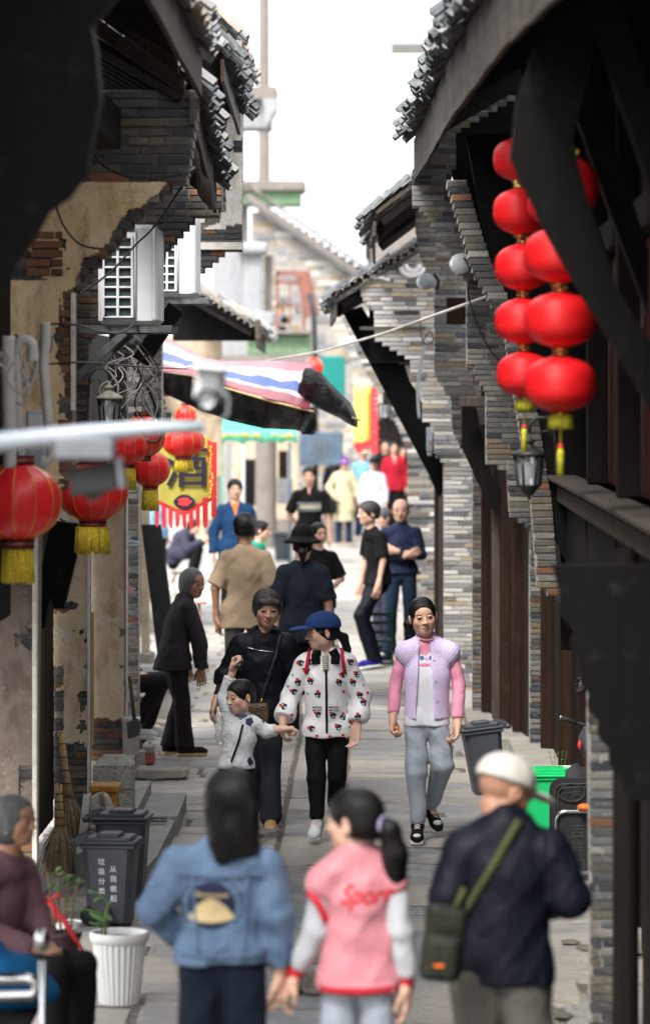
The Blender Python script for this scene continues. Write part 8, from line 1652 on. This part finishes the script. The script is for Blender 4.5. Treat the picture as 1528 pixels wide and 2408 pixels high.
# ---- foreground, seen from behind
Y = 12.4; H_ = zat(1812, Y); u = H_/1.7; X = xat(522, Y); q = LM(X, Y, u, True)
pose = dict(head=q(540, 1892, .0), neck=q(530, 1985, .01), chest=q(522, 2080), pelvis=q(522, 2240), shL=q(412, 2030, .01), shR=q(630, 2030, .01), elL=q(362, 2135, .03), wrL=q(420, 2215, -.12), elR=q(648, 2150, .02), wrR=q(655, 2278, -.03), hipL=q(475, 2290), hipR=q(570, 2290))
g7, J, u, HM = person('long-haired woman in a light blue denim jacket, seen from behind in front', (X, Y, .003), H_, math.pi, pose, g=.98, skin='mid', hs=1.12, yaw=.25, pitch=.05, hairs=('long', 'hair_black'), pants=dict(mat='dark_jeans', w=1.06, high=1.05), top=dict(mat='denim', hem=.985, loose=.024, collar=(.02, .056), amp=.006, cuffr=.040, sleeve=.97), shoes=dict(), res=.009, seed=51, curl=(.6, .7), fingers=.006, palm=dict(R=(1, 0, 0)))
R_, U_ = (-1, 0, 0), (0, 0, 1)
stray(g7, J, u*1.12, HM, 'hair_black', 90, -.15, 3, .088)
def at7(dx, dy): return (-(xat(dx, Y)-X), 0, zat(dy, Y))
o_ = at7(500, 2122); rr_ = 56/F*Y
vs, fs = disc(rr_, 48); paste(g7, vs, fs, o_, R_, U_, 'print_navy', 'printed_emblem', off=.005, sub=3)
mt_ = [(-.98, -.55), (-.6, .0), (-.25, .22), (0, .30), (.3, .2), (.62, -.05), (.98, -.5), (.6, -.66), (0, -.72), (-.6, -.68)]; vs = [(0, -.3*rr_)]+[(a*rr_, b_*rr_) for a, b_ in mt_]; paste(g7, vs, [(0, i+1, (i+1) % 10+1) for i in range(10)], o_, R_, U_, 'print_tan', 'printed_mountain', off=.008, sub=3)
vs, fs = text_polys('Paramount', .025, .012, .3); paste(g7, [(x, y+.034) for x, y in vs], fs, o_, R_, U_, 'print_tan', 'printed_lettering', off=.009)
for k in range(22):
    a = math.radians(-35+250*k/21); st = [((.0075 if i % 2 == 0 else .0032)*math.cos(math.pi/2+i*math.pi/5)+rr_*1.28*math.cos(a), (.0075 if i % 2 == 0 else .0032)*math.sin(math.pi/2+i*math.pi/5)+rr_*1.22*math.sin(a)) for i in range(10)]; paste(g7, [(rr_*1.28*math.cos(a), rr_*1.22*math.sin(a))]+st, [(0, i+1, (i+1) % 10+1) for i in range(10)], o_, R_, U_, 'print_navy', 'printed_star', off=.003)
for pts, w_ in (([(425, 2050), (520, 2056), (618, 2050)], .008), ([(425, 2236), (520, 2242), (625, 2238)], .008), ([(455, 2058), (470, 2236)], .006), ([(585, 2058), (575, 2236)], .006)): ribbon_on(g7, [at7(*p) for p in pts], w_, 'denim', 'seam', 'jacket', (0, 1, 0), .003)

Y = 12.4; H_ = zat(1868, Y); u = H_/1.7; X = xat(842, Y); q = LM(X, Y, u, True)
pose = dict(head=q(834, 1936, .0), neck=q(838, 2010, .01), chest=q(842, 2100), pelvis=q(842, 2270), shL=q(757, 2060, .01), shR=q(918, 2060, .01), elL=q(742, 2190, .0), wrL=q(694, 2288, -.04), elR=q(944, 2190, .03), wrR=q(952, 2305, .0), hipL=q(800, 2330), hipR=q(884, 2330))
g8, J, u, HM = person('girl in a pink satin jacket with a long ponytail, seen from behind', (X, Y, .003), H_, math.pi, pose, g=.84, skin='mid', hs=1.16, yaw=1.05, pitch=.0, hairs=('back', 'hair_black'), hairtail=([(.0, .095, .01), (-.01, .13, -.02), (-.03, .14, -.10), (-.05, .12, -.22), (-.065, .11, -.33), (-.07, .11, -.38)], [.022, .034, .044, .044, .028, .006]), pants=dict(mat='heather', high=1.0), top=dict(mat='rose_satin', hem=.935, loose=.026, noarm=True, amp=.007, collar=(.012, .056)), shoes=dict(), res=.009, seed=53, curl=(.7, .6), fingers=.006)
garment_top(g8, J, u, .84, 6, .009, mat='grey_sleeve', name='sleeves', hem=1.30, loose=.016, sleeve=.95, cuffr=.036, amp=.005)
def at8(dx, dy): return (-(xat(dx, Y)-X), 0, zat(dy, Y))
for dy_, w_, mt in ((2318, .030, 'red_stripe'), (2310, .006, 'rose_satin'), (2326, .006, 'rose_satin')): ribbon_on(g8, [at8(755, dy_), at8(842, dy_+3), at8(932, dy_)], w_, mt, 'rib_band', 'jacket', (0, 1, 0), .004 if w_ > .01 else .006)
vs, fs = text_polys('Sporty', .088, .022, .35, .8); paste(g8, vs, fs, at8(868, 2100), R_, (-.06, 0, 1), 'print_red', 'lettering', off=.004)
ribbon_on(g8, [at8(727, 2095), at8(752, 2125), at8(768, 2165)], .022, 'red_stripe', 'sleeve_stripe', 'sleeves', (0, 1, 0), .004)
for s_ in 'LR':
    a, b_ = np.array(J['el'+s_]), np.array(J['wr'+s_]); d = (b_-a)/np.linalg.norm(b_-a); m = MB(); m.tube([tuple(b_-d*.02), tuple(b_+d*.028)], [.031, .028], 14); link('cuff', m.mesh('cuff', 'red_stripe'), g8)
hl = Matrix.Translation(Vector(J['head'])) @ Matrix(HM.tolist()).to_4x4() @ Matrix.Scale(u*1.16, 4); m = MB(); m.tube([hl @ Vector((.024*math.cos(a), .105, .0+.024*math.sin(a))) for a in [i*math.pi/8 for i in range(16)]], .010, 6, closed=True); link('hair_tie', m.mesh('hair_tie', 'hair_tie'), g8)

Y = 12.3; H_ = zat(1790, Y); u = H_/1.7; X = xat(1192, Y); q = LM(X, Y, u, True)
pose = dict(head=q(1187, 1868, -.05), neck=q(1190, 1945, .01), chest=q(1190, 2050), pelvis=q(1180, 2230), shL=q(1078, 1988, .01), shR=q(1298, 1988, .01), elL=q(1055, 2110, .05), wrL=q(1110, 2170, -.16), elR=q(1338, 2110, .03), wrR=q(1290, 2150, -.18), hipL=q(1130, 2300), hipR=q(1225, 2300))
g9, J, u, HM = person('old man in a navy jacket and white cap, seen from behind', (X, Y, .003), H_, math.pi, pose, g=1.04, skin='dark', hs=1.08, yaw=-.95, pitch=.45, hairs=None, pants=dict(mat='khaki_trousers', w=1.1, thigh=.098, high=1.0), top=dict(mat='deep_navy', hem=.905, loose=.034, collar=(.030, .058), amp=.006, sleeve=.97), shoes=dict(), hat=dict(mat='cap_white'), res=.009, seed=55, curl=(1, 1))
def at9(dx, dy): return (-(xat(dx, Y)-X), 0, zat(dy, Y))
ribbon_on(g9, [at9(1218, 1925), at9(1150, 2040), at9(1085, 2150)], .028, 'olive_strap', 'bag_strap', 'jacket', (0, 1, 0))
t = thing('shoulder_bag', 'olive green messenger bag on the left hip of the old man in navy', 'bag', tuple(P(1042, 2312, 12.0))); S = Sdf(); S.box((0, 0, .125), (.066, .042, .115), .03, .02, rot=(0, .12, 0)); S.box((-.01, -.045, .08), (.052, .015, .062), .014, .01, rot=(0, .12, 0)); S.box((.014, -.0, .20), (.055, .048, .04), .02, .01, rot=(0, .12, 0)); V, Q = S.mesh(.008, (), fold_fn(.003, 5)); link('bag_body', np_mesh('bag_body', V, Q, 'olive'), t)
m = MB(); m.box(-.03, .0, -.067, -.062, .06, .068); link('logo_tag', m.mesh('logo_tag', 'orange_lens'), t); m = MB(); m.tube([(.03, -.02, .22), (.065, -.03, .30)], .011, 8); link('strap_end', m.mesh('strap_end', 'olive_strap'), t)

# seated old woman at the bottom left
Y = 14.9; X = xat(20, Y)
pose = dict(pelvis=(0, .12, .54), chest=(0, .06, .86), neck=(0, .0, 1.06), head=(0, -.045, 1.235), shL=(.155, .03, 1.0), shR=(-.155, .03, 1.0), elL=(.19, .0, .76), elR=(-.2, .0, .76), wrL=(.06, -.20, .66), wrR=(-.06, -.20, .66), hipL=(.09, .08, .54), hipR=(-.09, .08, .54), knL=(.12, -.35, .58), knR=(-.10, -.38, .58), anL=(.11, -.33, .085), anR=(-.11, -.36, .085), toL=(.12, -.5, .03), toR=(-.11, -.52, .03))
g10, J, u, HM = person('old woman in a mauve sweater sitting at the bottom left, grey hair and gold earring', (X, Y, .0), 1.42, .95, pose, g=1.02, skin='dark', hs=1.03, yaw=.15, hairs=('bob', 'hair_grey'), pants=dict(mat='black_cloth', high=None, hem=0, w=1.05), top=dict(mat='mauve', hem=.50, loose=.022, amp=.006), shoes=dict(), res=.009, seed=57, curl=(1, 1), lip=(.28, .08, .07), fingers=.006)
hl = Matrix.Translation(Vector(J['head'])) @ Matrix(HM.tolist()).to_4x4() @ Matrix.Scale(u*1.03, 4); m = MB(); m.ball(tuple(hl @ Vector((-.080, .0, -.042))), .006, 8); link('earring', m.mesh('earring', 'gold'), g10)
S = Sdf(); S.ell((0, 0, .10), (.16, .14, .10), .03); S.ell((-.1, -.03, .20), (.10, .09, .08), .05); S.ell((.10, -.02, .05), (.10, .1, .05), .04); V, Q = S.mesh(.011, (), fold_fn(.009, 9, 1)); o = link('bundled_jacket', np_mesh('bundled_jacket', V, Q, 'bright_blue'), None, 'bright blue jacket bundled on the bench at the bottom left corner', 'jacket'); o.location = (xat(5, 13.5), 13.5, .53)
# fluffy animal lying on the paving
Y = 17.2; S = Sdf(); S.ell((0, 0, .05), (.085, .06, .05), .02); S.ell((.07, -.03, .06), (.038, .035, .034), .02); S.ell((.10, -.05, .05), (.018, .02, .015), .01); S.cone((.06, -.02, .085), (.055, -.02, .108), .012, .004, .006); S.cone((.085, -.01, .083), (.09, -.008, .105), .012, .004, .006); S.cone((-.07, 0, .03), (-.02, -.06, .02), .022, .014, .02); S.cone((.03, -.05, .02), (.09, -.08, .014), .016, .012, .01)
V, Q = S.mesh(.006, (), lambda x, y, z: f32(.004)*np.sin(90*x+40*y)*np.sin(80*z+30*x+60*y)); o = link('cat', np_mesh('cat', V, Q, 'fox_grey'), None, 'mottled grey fluffy cat curled on the paving between the denim and pink jackets', 'cat'); o.location = (xat(705, Y), Y, 0)
